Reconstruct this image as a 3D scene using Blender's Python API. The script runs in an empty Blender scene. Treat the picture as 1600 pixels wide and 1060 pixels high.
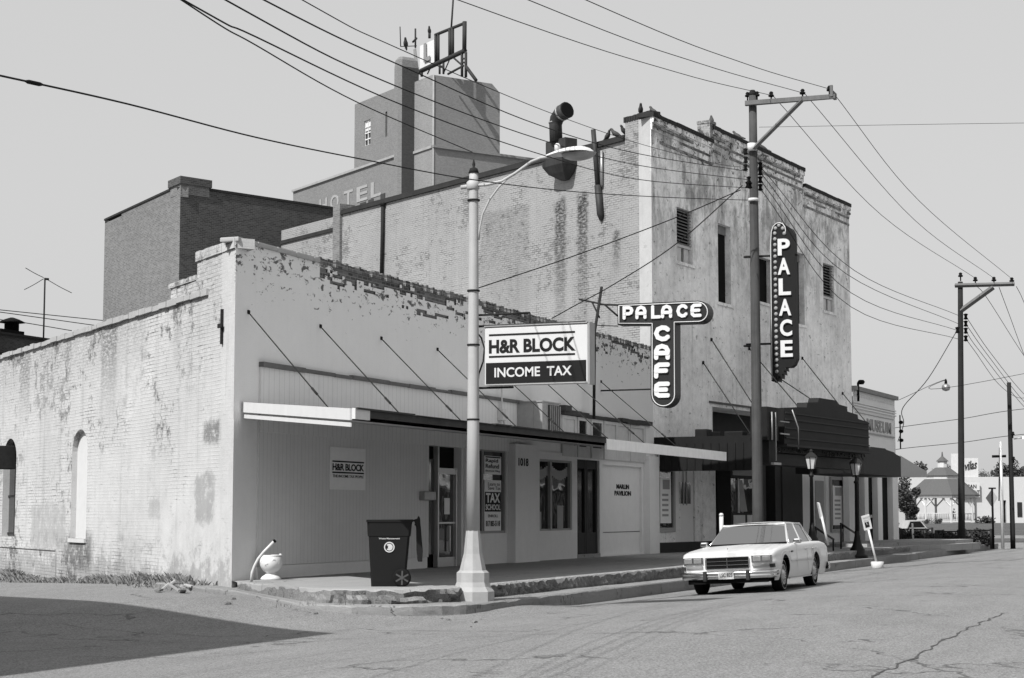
import bpy, bmesh, math, random
from mathutils import Vector, Matrix, noise
random.seed(7)
R_ = math.radians
sc = bpy.context.scene
COL = sc.collection

# ------------------------------------------------------------------ camera
FPX, PITCH, EYE = 2850.0, R_(5.45), 1.75
YAW = math.atan2(1180.0, FPX / math.cos(PITCH))
CF = Vector((math.cos(YAW)*math.cos(PITCH), math.sin(YAW)*math.cos(PITCH), math.sin(PITCH)))
CR = Vector((math.sin(YAW), -math.cos(YAW), 0.0))
CU = CR.cross(CF)
CP = Vector((-29.46, -17.76, EYE))
cd = bpy.data.cameras.new("Camera"); cam = bpy.data.objects.new("Camera", cd); COL.objects.link(cam)
cam.matrix_world = Matrix((( CR.x, CU.x, -CF.x, CP.x), (CR.y, CU.y, -CF.y, CP.y), (CR.z, CU.z, -CF.z, CP.z), (0, 0, 0, 1)))
cd.sensor_fit = 'HORIZONTAL'; cd.sensor_width = 36.0; cd.lens = 36.0*FPX/1600.0
cd.clip_start = 0.3; cd.clip_end = 3000
sc.camera = cam

# ------------------------------------------------------------------ light
SUN_EL, SUN_B = 46.0, -14.5          # light travels along azimuth SUN_B (degrees ccw from +x)
w = bpy.data.worlds.new("World"); sc.world = w; w.use_nodes = True
nt = w.node_tree; nt.nodes.clear()
o_ = nt.nodes.new('ShaderNodeOutputWorld'); bg = nt.nodes.new('ShaderNodeBackground')
sky = nt.nodes.new('ShaderNodeTexSky'); sky.sky_type = 'NISHITA'; sky.sun_disc = False
sky.sun_elevation = R_(SUN_EL)
tx, ty = -math.cos(R_(SUN_B)), -math.sin(R_(SUN_B))      # towards the sun
sky.sun_rotation = math.atan2(tx, ty)
sky.air_density = 1.0; sky.dust_density = 4.0; sky.ozone_density = 1.0
bw = nt.nodes.new('ShaderNodeRGBToBW')
mx = nt.nodes.new('ShaderNodeMix'); mx.data_type = 'FLOAT'; mx.inputs[0].default_value = 0.72
mx.inputs[3].default_value = 6.3
nt.links.new(sky.outputs[0], bw.inputs[0]); nt.links.new(bw.outputs[0], mx.inputs[2])
nt.links.new(mx.outputs[0], bg.inputs[0]); nt.links.new(bg.outputs[0], o_.inputs[0])
bg.inputs[1].default_value = 0.092
sd = bpy.data.lights.new("sun", 'SUN'); sun = bpy.data.objects.new("sun", sd); COL.objects.link(sun)
sd.energy = 4.4; sd.angle = R_(0.55); sd.color = (1.0, 0.995, 0.985)
ldir = Vector((math.cos(R_(SUN_B))*math.cos(R_(SUN_EL)), math.sin(R_(SUN_B))*math.cos(R_(SUN_EL)), -math.sin(R_(SUN_EL))))
sun.rotation_euler = (-ldir).to_track_quat('Z', 'Y').to_euler(); sun.location = (-30, 10, 40)
vs = sc.view_settings; vs.view_transform = 'Standard'; vs.look = 'None'; vs.gamma = 1.0
vs.exposure = 0.4; vs.use_curve_mapping = False

# ------------------------------------------------------------------ measuring helpers
def ray(u, v): return CF + CR*((u-800)/FPX) + CU*((530-v)/FPX)
def at(u, v, ax, val):                       # point of the world plane (axis = val) seen at a place in the photo
    d = ray(u, v); return CP + d*((val-CP[ax])/d[ax])
class Fr:                                    # a vertical plane: origin, direction t (deg), outward side
    def __init__(s, x, y, t, side=1):
        s.o = Vector((x, y, 0)); s.t = Vector((math.cos(R_(t)), math.sin(R_(t)), 0)); s.deg = t
        s.n = Vector((s.t.y, -s.t.x, 0))*side
    def p(s, a, z, d=0.0): return s.o + s.t*a + s.n*d + Vector((0, 0, z))
    def m(s, u, v, d=0.0):                   # photo place -> (along, z) on this plane
        r = ray(u, v); o = s.o + s.n*d
        k = (o-CP).dot(s.n)/r.dot(s.n); q = CP + r*k
        return (q-o).dot(s.t), q.z
LOWF = Fr(0, 0, 0); LOWS = Fr(0, 0, 51.1, -1)
PALF = Fr(25.28, 0, -6.8); PALS = Fr(25.28, 0, 58.0, -1)
SW = 0.5                                     # sidewalk height

# ------------------------------------------------------------------ mesh builder
ORG = {}
class MB:
    def __init__(s): s.v = []; s.f = []; s.sm = []
    def add(s, vs, fs, smooth=False):
        b = len(s.v); s.v += [Vector(q) for q in vs]
        for f in fs: s.f.append([b+i for i in f]); s.sm.append(smooth)
        return s
    def quad(s, a, b, c, d): return s.add([a, b, c, d], [(0, 1, 2, 3)])
    def box(s, x0, x1, y0, y1, z0, z1, M=None):
        p = [Vector((x, y, z)) for z in (z0, z1) for x, y in ((x0, y0), (x1, y0), (x1, y1), (x0, y1))]
        if M is not None: p = [M @ q for q in p]
        return s.add(p, [(0, 3, 2, 1), (4, 5, 6, 7), (0, 1, 5, 4), (1, 2, 6, 5), (2, 3, 7, 6), (3, 0, 4, 7)])
    def fbox(s, F, a0, a1, z0, z1, d0, d1):   # box on a plane frame
        c = [(a0, d0), (a1, d0), (a1, d1), (a0, d1)]
        p = [F.p(a, z, d) for z in (z0, z1) for a, d in c]
        return s.add(p, [(0, 3, 2, 1), (4, 5, 6, 7), (0, 1, 5, 4), (1, 2, 6, 5), (2, 3, 7, 6), (3, 0, 4, 7)])
    def bbox(s, x0, x1, y0, y1, z0, z1, r=0.02, M=None):   # bevelled box
        bm = bmesh.new(); bmesh.ops.create_cube(bm, size=1)
        for q in bm.verts: q.co = Vector(((x0+x1)/2+q.co.x*(x1-x0), (y0+y1)/2+q.co.y*(y1-y0), (z0+z1)/2+q.co.z*(z1-z0)))
        bmesh.ops.bevel(bm, geom=bm.edges[:], offset=r, segments=2, affect='EDGES', profile=0.6)
        bm.verts.index_update()
        s.add([(M @ q.co) if M is not None else q.co.copy() for q in bm.verts], [[q.index for q in f.verts] for f in bm.faces], False); bm.free(); return s
    def tube(s, pts, r, n=8, caps=True, smooth=True, flat=None):
        pts = [Vector(q) for q in pts]; rs = r if isinstance(r, (list, tuple)) else [r]*len(pts)
        T0 = (pts[1]-pts[0]).normalized(); up = Vector((0, 0, 1)) if abs(T0.z) < .9 else Vector((1, 0, 0))
        A = T0.cross(up).normalized(); vs = []
        for i, q in enumerate(pts):
            T = ((pts[min(i+1, len(pts)-1)]-pts[i]).normalized() + (pts[i]-pts[max(i-1, 0)]).normalized())
            T = T.normalized() if T.length > 1e-6 else T0
            A = (A - T*A.dot(T)).normalized(); B = T.cross(A)
            for k in range(n):
                a = 2*math.pi*k/n; off = (A*math.cos(a)+B*math.sin(a))*rs[i]
                if flat: off = off - flat[0]*(off.dot(flat[0])*(1-flat[1]))
                vs.append(q + off)
        fs = [(i*n+k, i*n+(k+1) % n, (i+1)*n+(k+1) % n, (i+1)*n+k) for i in range(len(pts)-1) for k in range(n)]
        s.add(vs, fs, smooth)
        if caps:
            b = len(s.v)-len(vs)
            s.f.append([b+k for k in range(n)][::-1]); s.sm.append(False)
            s.f.append([b+(len(pts)-1)*n+k for k in range(n)]); s.sm.append(False)
        return s
    def lathe(s, c, prof, n=20, smooth=True, ang=0.0):    # prof: (r, z)
        c = Vector(c); vs = []
        for r, z in prof:
            for k in range(n):
                a = ang + 2*math.pi*k/n; vs.append(c + Vector((r*math.cos(a), r*math.sin(a), z)))
        m = len(prof)
        fs = [(i*n+k, i*n+(k+1) % n, (i+1)*n+(k+1) % n, (i+1)*n+k) for i in range(m-1) for k in range(n)]
        s.add(vs, fs, smooth); b = len(s.v)-len(vs)
        s.f.append([b+k for k in range(n)][::-1]); s.sm.append(False)
        s.f.append([b+(m-1)*n+k for k in range(n)]); s.sm.append(False)
        return s
    def prism(s, pts, off):                  # planar polygon pushed along a vector
        pts = [Vector(q) for q in pts]; off = Vector(off); n = len(pts)
        return s.add(pts + [q+off for q in pts], [tuple(range(n))[::-1], tuple(range(n, 2*n))] + [(k, (k+1) % n, n+(k+1) % n, n+k) for k in range(n)])
    def wall(s, F, a0, a1, z0, z1, holes=(), rec=0.2, d=0.0):   # front skin with rectangular openings and their reveals
        A = sorted({a0, a1, *[h[0] for h in holes], *[h[1] for h in holes]}); Z = sorted({z0, z1, *[h[2] for h in holes], *[h[3] for h in holes]})
        A = [a for a in A if a0 <= a <= a1]; Z = [z for z in Z if z0 <= z <= z1]
        for i in range(len(A)-1):
            for j in range(len(Z)-1):
                ca, cz = (A[i]+A[i+1])/2, (Z[j]+Z[j+1])/2
                if any(h[0] < ca < h[1] and h[2] < cz < h[3] for h in holes): continue
                s.quad(F.p(A[i], Z[j], d), F.p(A[i+1], Z[j], d), F.p(A[i+1], Z[j+1], d), F.p(A[i], Z[j+1], d))
        for h in holes:
            r = h[4] if len(h) > 4 else rec
            a, b, c, e = h[:4]
            s.quad(F.p(a, c, d), F.p(a, e, d), F.p(a, e, d-r), F.p(a, c, d-r)); s.quad(F.p(b, c, d), F.p(b, e, d), F.p(b, e, d-r), F.p(b, c, d-r))
            s.quad(F.p(a, c, d), F.p(b, c, d), F.p(b, c, d-r), F.p(a, c, d-r)); s.quad(F.p(a, e, d), F.p(b, e, d), F.p(b, e, d-r), F.p(a, e, d-r))
        return s
    def build(s, name, mat, parent=None, recalc=True):
        me = bpy.data.meshes.new(name); o = bpy.data.objects.new(name, me); COL.objects.link(o)
        org = ORG.get(parent.name, Vector()) if parent else Vector()
        ORG[o.name] = org
        me.from_pydata([tuple(q-org) for q in s.v], [], s.f)
        for p, sm in zip(me.polygons, s.sm): p.use_smooth = sm
        if recalc:
            bm = bmesh.new(); bm.from_mesh(me); bmesh.ops.recalc_face_normals(bm, faces=bm.faces); bm.to_mesh(me); bm.free()
        uv = me.uv_layers.new(name="UVMap")
        for p in me.polygons:
            n = p.normal
            if abs(n.z) > .7:
                for li in p.loop_indices:
                    q = me.vertices[me.loops[li].vertex_index].co + org; uv.data[li].uv = (q.x, q.y)
            else:
                t = Vector((-n.y, n.x, 0)).normalized()
                if t.x < -1e-4 or (abs(t.x) <= 1e-4 and t.y < 0): t = -t
                for li in p.loop_indices:
                    q = me.vertices[me.loops[li].vertex_index].co + org; uv.data[li].uv = (q.dot(t), q.z)
        me.materials.append(mat)
        if parent: o.parent = parent
        return o

def tag(o, label=None, cat=None, group=None, kind=None):
    if label: o['label'] = label
    if cat: o['category'] = cat
    if group: o['group'] = group
    if kind: o['kind'] = kind
    return o
def thing(name, label, cat, loc=(0, 0, 0), group=None):
    o = bpy.data.objects.new(name, None); COL.objects.link(o); o.location = loc; o.empty_display_size = .2
    ORG[o.name] = Vector(loc); return tag(o, label, cat, group)
def copy_tree(o, parent=None):
    c = o.copy(); COL.objects.link(c); c.parent = parent
    for ch in o.children: copy_tree(ch, c)
    return c

# ------------------------------------------------------------------ materials (all neutral: the photograph is black and white)
def newmat(name):
    m = bpy.data.materials.new(name); m.use_nodes = True; n = m.node_tree
    return m, n, n.nodes['Principled BSDF']
def g(v): return (v, v, v, 1)
def N(n, t, **k):
    q = n.nodes.new(t)
    for a, b in k.items(): setattr(q, a, b)
    return q
def mathn(n, op, a, b=None, clamp=False):
    q = N(n, 'ShaderNodeMath', operation=op, use_clamp=clamp)
    for i, x in enumerate((a, b)):
        if x is None: continue
        if isinstance(x, (int, float)): q.inputs[i].default_value = x
        else: n.links.new(x, q.inputs[i])
    return q.outputs[0]
def mixf(n, f, a, b):
    q = N(n, 'ShaderNodeMix', data_type='FLOAT')
    for i, x in ((0, f), (2, a), (3, b)):
        if isinstance(x, (int, float)): q.inputs[i].default_value = x
        else: n.links.new(x, q.inputs[i])
    return q.outputs[0]
def noi(n, vec, scale, detail=5, rough=.6, dist=0.0):
    q = N(n, 'ShaderNodeTexNoise'); q.inputs['Scale'].default_value = scale; q.inputs['Detail'].default_value = detail
    q.inputs['Roughness'].default_value = rough; q.inputs['Distortion'].default_value = dist
    if vec is not None: n.links.new(vec, q.inputs['Vector'])
    return q.outputs[0]
def ramp(n, x, lo, hi):                      # smooth 0..1 between lo and hi
    q = N(n, 'ShaderNodeMapRange', interpolation_type='SMOOTHSTEP'); n.links.new(x, q.inputs[0])
    q.inputs[1].default_value = lo; q.inputs[2].default_value = hi; return q.outputs[0]
def uvn(n, sx=1, sy=1, ox=0, oy=0):
    t = N(n, 'ShaderNodeUVMap'); m = N(n, 'ShaderNodeMapping'); n.links.new(t.outputs[0], m.inputs[0])
    m.inputs['Scale'].default_value = (sx, sy, 1); m.inputs['Location'].default_value = (ox, oy, 0); return m.outputs[0]
def finish(n, b, val, rough=.85, bump=None, bstr=.3, bdist=.02, spec=.3):
    cmb = N(n, 'ShaderNodeCombineColor')
    if isinstance(val, (int, float)): b.inputs['Base Color'].default_value = g(val)
    else:
        for i in range(3): n.links.new(val, cmb.inputs[i])
        n.links.new(cmb.outputs[0], b.inputs['Base Color'])
    if isinstance(rough, (int, float)): b.inputs['Roughness'].default_value = rough
    else: n.links.new(rough, b.inputs['Roughness'])
    b.inputs['Specular IOR Level'].default_value = spec
    if bump is not None:
        q = N(n, 'ShaderNodeBump'); q.inputs['Strength'].default_value = bstr; q.inputs['Distance'].default_value = bdist
        n.links.new(bump, q.inputs['Height']); n.links.new(q.outputs[0], b.inputs['Normal'])
def plain(name, v, rough=.6, var=.25, scale=6, metal=0.0, fine=60, spec=.35, bstr=.15, streak=0.0):
    m, n, b = newmat(name); uv = N(n, 'ShaderNodeTexCoord').outputs['Object']
    a = noi(n, uv, scale); c = noi(n, uv, fine, 2)
    f = mathn(n, 'ADD', mathn(n, 'MULTIPLY', mathn(n, 'SUBTRACT', a, .5), var*2), mathn(n, 'MULTIPLY', mathn(n, 'SUBTRACT', c, .5), var*.9))
    if streak:
        st = noi(n, uvn(n, 9, .35), 1, 4); f = mathn(n, 'ADD', f, mathn(n, 'MULTIPLY', mathn(n, 'SUBTRACT', st, .5), streak*2))
    val = mathn(n, 'MULTIPLY', mathn(n, 'ADD', f, 1), v, )
    finish(n, b, mathn(n, 'MAXIMUM', val, 0.004), rough, c, bstr, .01, spec); b.inputs['Metallic'].default_value = metal
    return m
def brickmat(name, brick, mortar, paint=None, peel=.55, pscale=.7, course=.075, var=.3, blotch=.2, streaks=0.0, basedirt=0.0, rough=.9, stains=(), patches=(), bs=.5, fade=0.0):
    m, n, b = newmat(name); uv = uvn(n)
    t = N(n, 'ShaderNodeTexBrick'); n.links.new(uv, t.inputs[0])
    t.inputs['Scale'].default_value = 1; t.inputs['Mortar Size'].default_value = .012; t.inputs['Mortar Smooth'].default_value = .3
    t.inputs['Brick Width'].default_value = .225; t.inputs['Row Height'].default_value = course
    t.inputs['Color1'].default_value = g(brick*(1-var)); t.inputs['Color2'].default_value = g(brick*(1+var)); t.inputs['Mortar'].default_value = g(mortar)
    t.inputs['Bias'].default_value = 0
    val = N(n, 'ShaderNodeRGBToBW'); n.links.new(t.outputs[0], val.inputs[0]); val = val.outputs[0]
    grain = noi(n, uv, 28, 4, .7); big = noi(n, uv, .35, 5, .6); mid = noi(n, uv, 2.2, 6, .7)
    if paint is not None:
        # paint wears off brick faces and joints; worn patches gather in blotches
        pm = mathn(n, 'ADD', mathn(n, 'MULTIPLY', noi(n, uv, pscale*6, 8, .75), .55), mathn(n, 'MULTIPLY', noi(n, uv, pscale, 4, .6, .4), .45))
        pm = mathn(n, 'ADD', pm, mathn(n, 'MULTIPLY', mathn(n, 'SUBTRACT', grain, .5), .12))
        pm = ramp(n, pm, peel, peel+.05)
        crs = noi(n, uvn(n, 1.3, 13.3), 1, 4, .65, )
        joint = mathn(n, 'MULTIPLY', mathn(n, 'MULTIPLY', t.outputs['Fac'], ramp(n, crs, .40, .62)), ramp(n, noi(n, uv, .7, 7, .75), .42, .64))
        pv = mathn(n, 'MULTIPLY', paint, mathn(n, 'SUBTRACT', 1, mathn(n, 'MULTIPLY', joint, .85)))
        val = mixf(n, pm, pv, val)
    f = mathn(n, 'ADD', 1, mathn(n, 'MULTIPLY', mathn(n, 'SUBTRACT', big, .5), blotch*2))
    f = mathn(n, 'ADD', f, mathn(n, 'MULTIPLY', mathn(n, 'SUBTRACT', mid, .5), blotch*1.4))
    f = mathn(n, 'ADD', f, mathn(n, 'MULTIPLY', mathn(n, 'SUBTRACT', grain, .5), .35))
    if streaks:
        st = ramp(n, noi(n, uvn(n, 2.6, .16), 1, 6, .7), .5, .72); f = mathn(n, 'SUBTRACT', f, mathn(n, 'MULTIPLY', st, streaks))
    val = mathn(n, 'MULTIPLY', val, f)
    sep = N(n, 'ShaderNodeSeparateXYZ'); n.links.new(uv, sep.inputs[0])
    U, V = sep.outputs[0], sep.outputs[1]
    wob = mathn(n, 'MULTIPLY', mathn(n, 'SUBTRACT', noi(n, uv, 2.2, 8, .8), .5), 2.6)
    def boxmask(u0, u1, v0, v1, soft, ww=.25):
        uu = mathn(n, 'ADD', U, mathn(n, 'MULTIPLY', wob, ww)); vv = mathn(n, 'ADD', V, mathn(n, 'MULTIPLY', wob, ww))
        a = mathn(n, 'MULTIPLY', ramp(n, uu, u0-soft, u0+soft), mathn(n, 'SUBTRACT', 1, ramp(n, uu, u1-soft, u1+soft)))
        c = mathn(n, 'MULTIPLY', ramp(n, vv, v0-soft, v0+soft), mathn(n, 'SUBTRACT', 1, ramp(n, vv, v1-soft, v1+soft)))
        return mathn(n, 'MULTIPLY', a, c)
    keepb = None
    for (u0, u1, v0, v1, soft, v, amt) in patches:      # patches of render or bare brick with their own outline
        if v > .2:
            k_ = mathn(n, 'SUBTRACT', 1, mathn(n, 'MULTIPLY', boxmask(u0, u1, v0, v1, soft), amt)); keepb = k_ if keepb is None else mathn(n, 'MULTIPLY', keepb, k_)
        val = mixf(n, mathn(n, 'MULTIPLY', mathn(n, 'MULTIPLY', boxmask(u0, u1, v0, v1, soft), ramp(n, noi(n, uv, 3.0, 8, .75), .36, .5)), amt), val, mathn(n, 'MULTIPLY', v, f))
    for (u0, u1, v0, v1, amt) in stains:                # dark runs of soot and water
        k = mathn(n, 'MULTIPLY', boxmask(u0, u1, v0, v1, .12, .3), ramp(n, noi(n, uvn(n, 5, 14), 1, 4, .7), .3, .6))
        k = mathn(n, 'MULTIPLY', k, ramp(n, V, v0, v1))
        val = mathn(n, 'MULTIPLY', val, mathn(n, 'SUBTRACT', 1, mathn(n, 'MULTIPLY', k, amt)))
    if basedirt:
        h = mathn(n, 'ADD', V, mathn(n, 'MULTIPLY', wob, 1.6)); k = mathn(n, 'SUBTRACT', 1, ramp(n, h, .45, 1.0))
        val = mathn(n, 'MULTIPLY', val, mathn(n, 'SUBTRACT', 1, mathn(n, 'MULTIPLY', k, basedirt)))
    hb = mathn(n, 'MULTIPLY', t.outputs['Fac'], -1.0)
    if keepb is not None: hb = mathn(n, 'MULTIPLY', hb, keepb)
    hh = mathn(n, 'ADD', hb, mathn(n, 'MULTIPLY', grain, .6))
    finish(n, b, mathn(n, 'MAXIMUM', val, .01), rough, hh, bs, .012, .2)
    return m
def stucco(name, v, peelz=None, streaks=.15, blotch=.12, dark=.1, groove=0.0, grain=.2, spots=0.0, stainz=None):
    m, n, b = newmat(name); uv = uvn(n); fine = noi(n, uv, 45, 3, .7); big = noi(n, uv, .5, 5, .6); mid = noi(n, uv, 4, 6, .75)
    f = mathn(n, 'ADD', 1, mathn(n, 'MULTIPLY', mathn(n, 'SUBTRACT', big, .5), blotch*2))
    f = mathn(n, 'ADD', f, mathn(n, 'MULTIPLY', mathn(n, 'SUBTRACT', mid, .5), blotch*1.5))
    f = mathn(n, 'ADD', f, mathn(n, 'MULTIPLY', mathn(n, 'SUBTRACT', fine, .5), grain*2))
    st = ramp(n, noi(n, uvn(n, 3.2, .22), 1, 6, .75), .48, .8); f = mathn(n, 'SUBTRACT', f, mathn(n, 'MULTIPLY', st, streaks))
    val = mathn(n, 'MULTIPLY', f, v)
    sep = N(n, 'ShaderNodeSeparateXYZ'); n.links.new(uv, sep.inputs[0]); V = sep.outputs[1]
    bump = fine
    if spots:
        sp = ramp(n, noi(n, uvn(n, 1, 1.5), 3.1, 9, .72, .3), .60, .63); val = mixf(n, mathn(n, 'MULTIPLY', sp, spots), val, dark)
    if peelz:
        z0, z1, thr = peelz
        zz = ramp(n, V, z0, z1); pn = noi(n, uvn(n, 1, 1.8), 3.3, 9, .72, .4)
        k = ramp(n, mathn(n, 'ADD', pn, mathn(n, 'MULTIPLY', zz, thr)), .70, .72)
        val = mixf(n, k, val, mathn(n, 'MULTIPLY', mathn(n, 'ADD', fine, .5), dark))
    if stainz:
        z0, z1, amt = stainz
        k = mathn(n, 'MULTIPLY', ramp(n, V, z0, z1), ramp(n, noi(n, uvn(n, 1.1, .5), 1.2, 8, .75), .42, .62))
        val = mathn(n, 'MULTIPLY', val, mathn(n, 'SUBTRACT', 1, mathn(n, 'MULTIPLY', k, amt)))
    if groove:
        u = mathn(n, 'FRACT', mathn(n, 'MULTIPLY', sep.outputs[0], 1/groove)); k = mathn(n, 'LESS_THAN', u, .12)
        val = mathn(n, 'MULTIPLY', val, mathn(n, 'SUBTRACT', 1, mathn(n, 'MULTIPLY', k, .16))); bump = mathn(n, 'SUBTRACT', mathn(n, 'MULTIPLY', fine, .3), k)
    finish(n, b, mathn(n, 'MAXIMUM', val, .01), .9, bump, .25, .01, .2)
    return m
def groundmat(name, v, agg=.3, crack=.5, blotch=.2, cs=.5, rough=.92, joints=0.0):
    m, n, b = newmat(name); uv = uvn(n)
    f1 = noi(n, uv, 34, 3, .85); f2 = noi(n, uv, 9, 5, .8); f3 = noi(n, uv, .6, 6, .65, .3); f4 = noi(n, uvn(n, .25, 2.2), .7, 5, .7)
    f = mathn(n, 'ADD', 1, mathn(n, 'MULTIPLY', mathn(n, 'SUBTRACT', f1, .5), agg*4.2))
    f = mathn(n, 'ADD', f, mathn(n, 'MULTIPLY', mathn(n, 'SUBTRACT', f2, .5), agg*1.6))
    f = mathn(n, 'ADD', f, mathn(n, 'MULTIPLY', mathn(n, 'SUBTRACT', f3, .5), blotch*2))
    f = mathn(n, 'ADD', f, mathn(n, 'MULTIPLY', mathn(n, 'SUBTRACT', f4, .5), blotch*2))
    val = mathn(n, 'MULTIPLY', f, v)
    vo = N(n, 'ShaderNodeTexVoronoi', feature='DISTANCE_TO_EDGE'); vo.inputs['Scale'].default_value = cs
    dv = N(n, 'ShaderNodeVectorMath', operation='ADD'); n.links.new(uv, dv.inputs[0])
    nn = N(n, 'ShaderNodeTexNoise'); nn.inputs['Scale'].default_value = 1.7; nn.inputs['Detail'].default_value = 7; n.links.new(uv, nn.inputs['Vector'])
    sc_ = N(n, 'ShaderNodeVectorMath', operation='SCALE'); sc_.inputs['Scale'].default_value = 1.3; n.links.new(nn.outputs['Color'], sc_.inputs[0])
    n.links.new(sc_.outputs[0], dv.inputs[1]); n.links.new(dv.outputs[0], vo.inputs['Vector'])
    k = mathn(n, 'SUBTRACT', 1, ramp(n, vo.outputs[0], .002, .012)); k = mathn(n, 'MULTIPLY', k, ramp(n, noi(n, uv, .45, 3), .46, .6))
    val = mathn(n, 'MULTIPLY', val, mathn(n, 'SUBTRACT', 1, mathn(n, 'MULTIPLY', k, crack)))
    if joints:
        sep = N(n, 'ShaderNodeSeparateXYZ'); n.links.new(uv, sep.inputs[0])
        j = mathn(n, 'LESS_THAN', mathn(n, 'FRACT', mathn(n, 'MULTIPLY', sep.outputs[0], 1/joints)), .012)
        val = mathn(n, 'MULTIPLY', val, mathn(n, 'SUBTRACT', 1, mathn(n, 'MULTIPLY', j, .5)))
    finish(n, b, mathn(n, 'MAXIMUM', val, .01), rough, mathn(n, 'SUBTRACT', f1, mathn(n, 'MULTIPLY', k, 1.5)), .8, .02, .15)
    return m
def glassmat(name, v=.02, rough=.04, wav=.02, ws=1.2, spec=.75):
    m, n, b = newmat(name); uv = N(n, 'ShaderNodeTexCoord').outputs['Object']
    finish(n, b, v, rough, noi(n, uv, ws, 2), wav*5, .05, spec); return m
def seeglass(name):
    m, n, b = newmat(name); n.nodes.remove(b)
    tr = N(n, 'ShaderNodeBsdfTransparent'); tr.inputs[0].default_value = g(.38)
    gl = N(n, 'ShaderNodeBsdfGlossy'); gl.inputs[0].default_value = g(.42); gl.inputs['Roughness'].default_value = .05
    fr = N(n, 'ShaderNodeFresnel'); fr.inputs[0].default_value = 1.4; mxs = N(n, 'ShaderNodeMixShader')
    n.links.new(fr.outputs[0], mxs.inputs[0]); n.links.new(tr.outputs[0], mxs.inputs[1]); n.links.new(gl.outputs[0], mxs.inputs[2])
    n.links.new(mxs.outputs[0], n.nodes['Material Output'].inputs[0]); return m

M = {}
M['side'] = brickmat('painted_side_brick', .16, .26, paint=.47, peel=.535, pscale=.5, blotch=.26, streaks=.2, basedirt=.3, bs=.5,
    patches=[(-1, 4.4, .1, 2.3, .5, .50, 1.0), (-1, .75, 2.0, 8, .12, .47, .9), (.9, 3.4, 2.4, 4.6, .5, .48, .75), (4.0, 9.5, .9, 3.2, .5, .49, .8), (5.5, 9.0, 3.9, 5.4, .5, .47, .7), (12, 30, 2.2, 5.5, .8, .40, .35), (11.6, 14.9, .85, 1.95, .12, .34, .85), (1.0, 2.1, 1.55, 2.5, .08, .27, .75), (9.3, 11.6, .45, 1.25, .2, .12, .8), (5.6, 6.9, .6, 1.3, .15, .36, .6), (4.3, 5.1, 1.65, 2.0, .06, .32, .6), (.7, 1.7, 3.1, 3.5, .12, .12, .8), (10.2, 10.6, .8, 1.8, .1, .14, .8)],
    stains=[(5.5, 32, 4.2, 6.1, .30), (.8, 3.6, 4.6, 6.9, .28), (7.6, 8.8, 3.4, 6.0, .5), (15.4, 16.5, 3.6, 6.0, .45), (11.4, 11.9, 3.7, 6.0, .35), (3.2, 3.6, 4.2, 6.0, .3)])
M['quoin'] = stucco('bright_corner_paint', .38, blotch=.16, streaks=.2, spots=.4, dark=.22)
M['stucco'] = stucco('front_stucco', .70, peelz=(4.9, 6.9, .17), streaks=.06, blotch=.05, dark=.12, grain=.12)
M['stucco_low'] = stucco('shopfront_stucco', .72, streaks=.08, blotch=.08, dark=.2, grain=.14)
M['siding'] = stucco('ribbed_siding', .64, streaks=.12, blotch=.08, groove=.15, grain=.16)
M['siding_up'] = stucco('upper_siding', .66, streaks=.12, blotch=.06, groove=.2, grain=.12)
M['oldbrick'] = brickmat('exposed_old_brick', .11, .2, var=.6, blotch=.35)
M['palside'] = brickmat('weathered_pale_brick', .22, .10, paint=.27, peel=.53, pscale=.5, blotch=.24, streaks=.16, var=.35, bs=.8,
    stains=[(16.7, 17.25, 6.5, 12.4, .9), (17.9, 18.5, 6.0, 12.4, .85), (15.0, 15.35, 9.0, 10.9, .8), (20, 23, 7, 12.5, .3)])
M['palfront'] = stucco('stained_front_stucco', .86, peelz=(11.5, 14.9, .17), streaks=.42, blotch=.45, dark=.13, grain=.4, spots=.65, stainz=(8.0, 13.0, .62))
M['palbrick'] = brickmat('parapet_bare_brick', .09, .16, var=.5, paint=.28, peel=.47, pscale=1.4, blotch=.3)
M['coping'] = plain('dark_coping_tile', .03, .8, .5, 3, spec=.1)
M['cope_l'] = plain('concrete_coping', .34, .9, .25, 3)
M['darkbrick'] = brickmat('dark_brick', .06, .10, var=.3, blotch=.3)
M['midbrick'] = brickmat('mid_brick', .14, .2, var=.25, blotch=.16)
M['hotelbrick'] = brickmat('hotel_brick', .155, .2, var=.18, blotch=.12, bs=.3)
M['hotelbuff'] = brickmat('hotel_buff_brick', .20, .24, var=.15, blotch=.1, bs=.3)
M['hotelshade'] = brickmat('hotel_shaded_brick', .055, .07, var=.2, blotch=.1, bs=.3)  # hotel brick toned down to carry the shade of the turret's right facet
M['asphalt'] = groundmat('worn_asphalt', .205, agg=.85, crack=.5, blotch=.2, cs=.22)
M['gravel'] = groundmat('pale_gravel', .32, agg=.35, crack=0, blotch=.2)
M['concrete'] = groundmat('sidewalk_concrete', .30, agg=.14, crack=.5, blotch=.14, cs=.5, joints=1.6)
M['kerb'] = groundmat('kerb_concrete', .24, agg=.2, crack=.6, blotch=.3, cs=.8, joints=2.9)
M['broken'] = groundmat('broken_kerb', .17, agg=.5, crack=.8, blotch=.8, cs=2.2)
M['white'] = plain('white_paint', .56, .5, .08, 4, streak=.05)
M['signwhite'] = plain('sign_white', .52, .45, .05, 3)
M['offwhite'] = plain('old_white_paint', .52, .6, .18, 5, streak=.1)
M['black'] = plain('black_paint', .010, .5, .3, 5, spec=.2)
M['signblack'] = plain('sign_black', .010, .6, .2, 3, spec=.15)
M['neon'] = plain('sign_enamel_dark', .020, .45, .25, 2, streak=.3, spec=.2)
M['signside'] = plain('sign_sheet_metal', .06, .5, .3, 3, streak=.2)
M['marquee'] = plain('marquee_dark', .010, .6, .5, 2, streak=.3, spec=.15)
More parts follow.
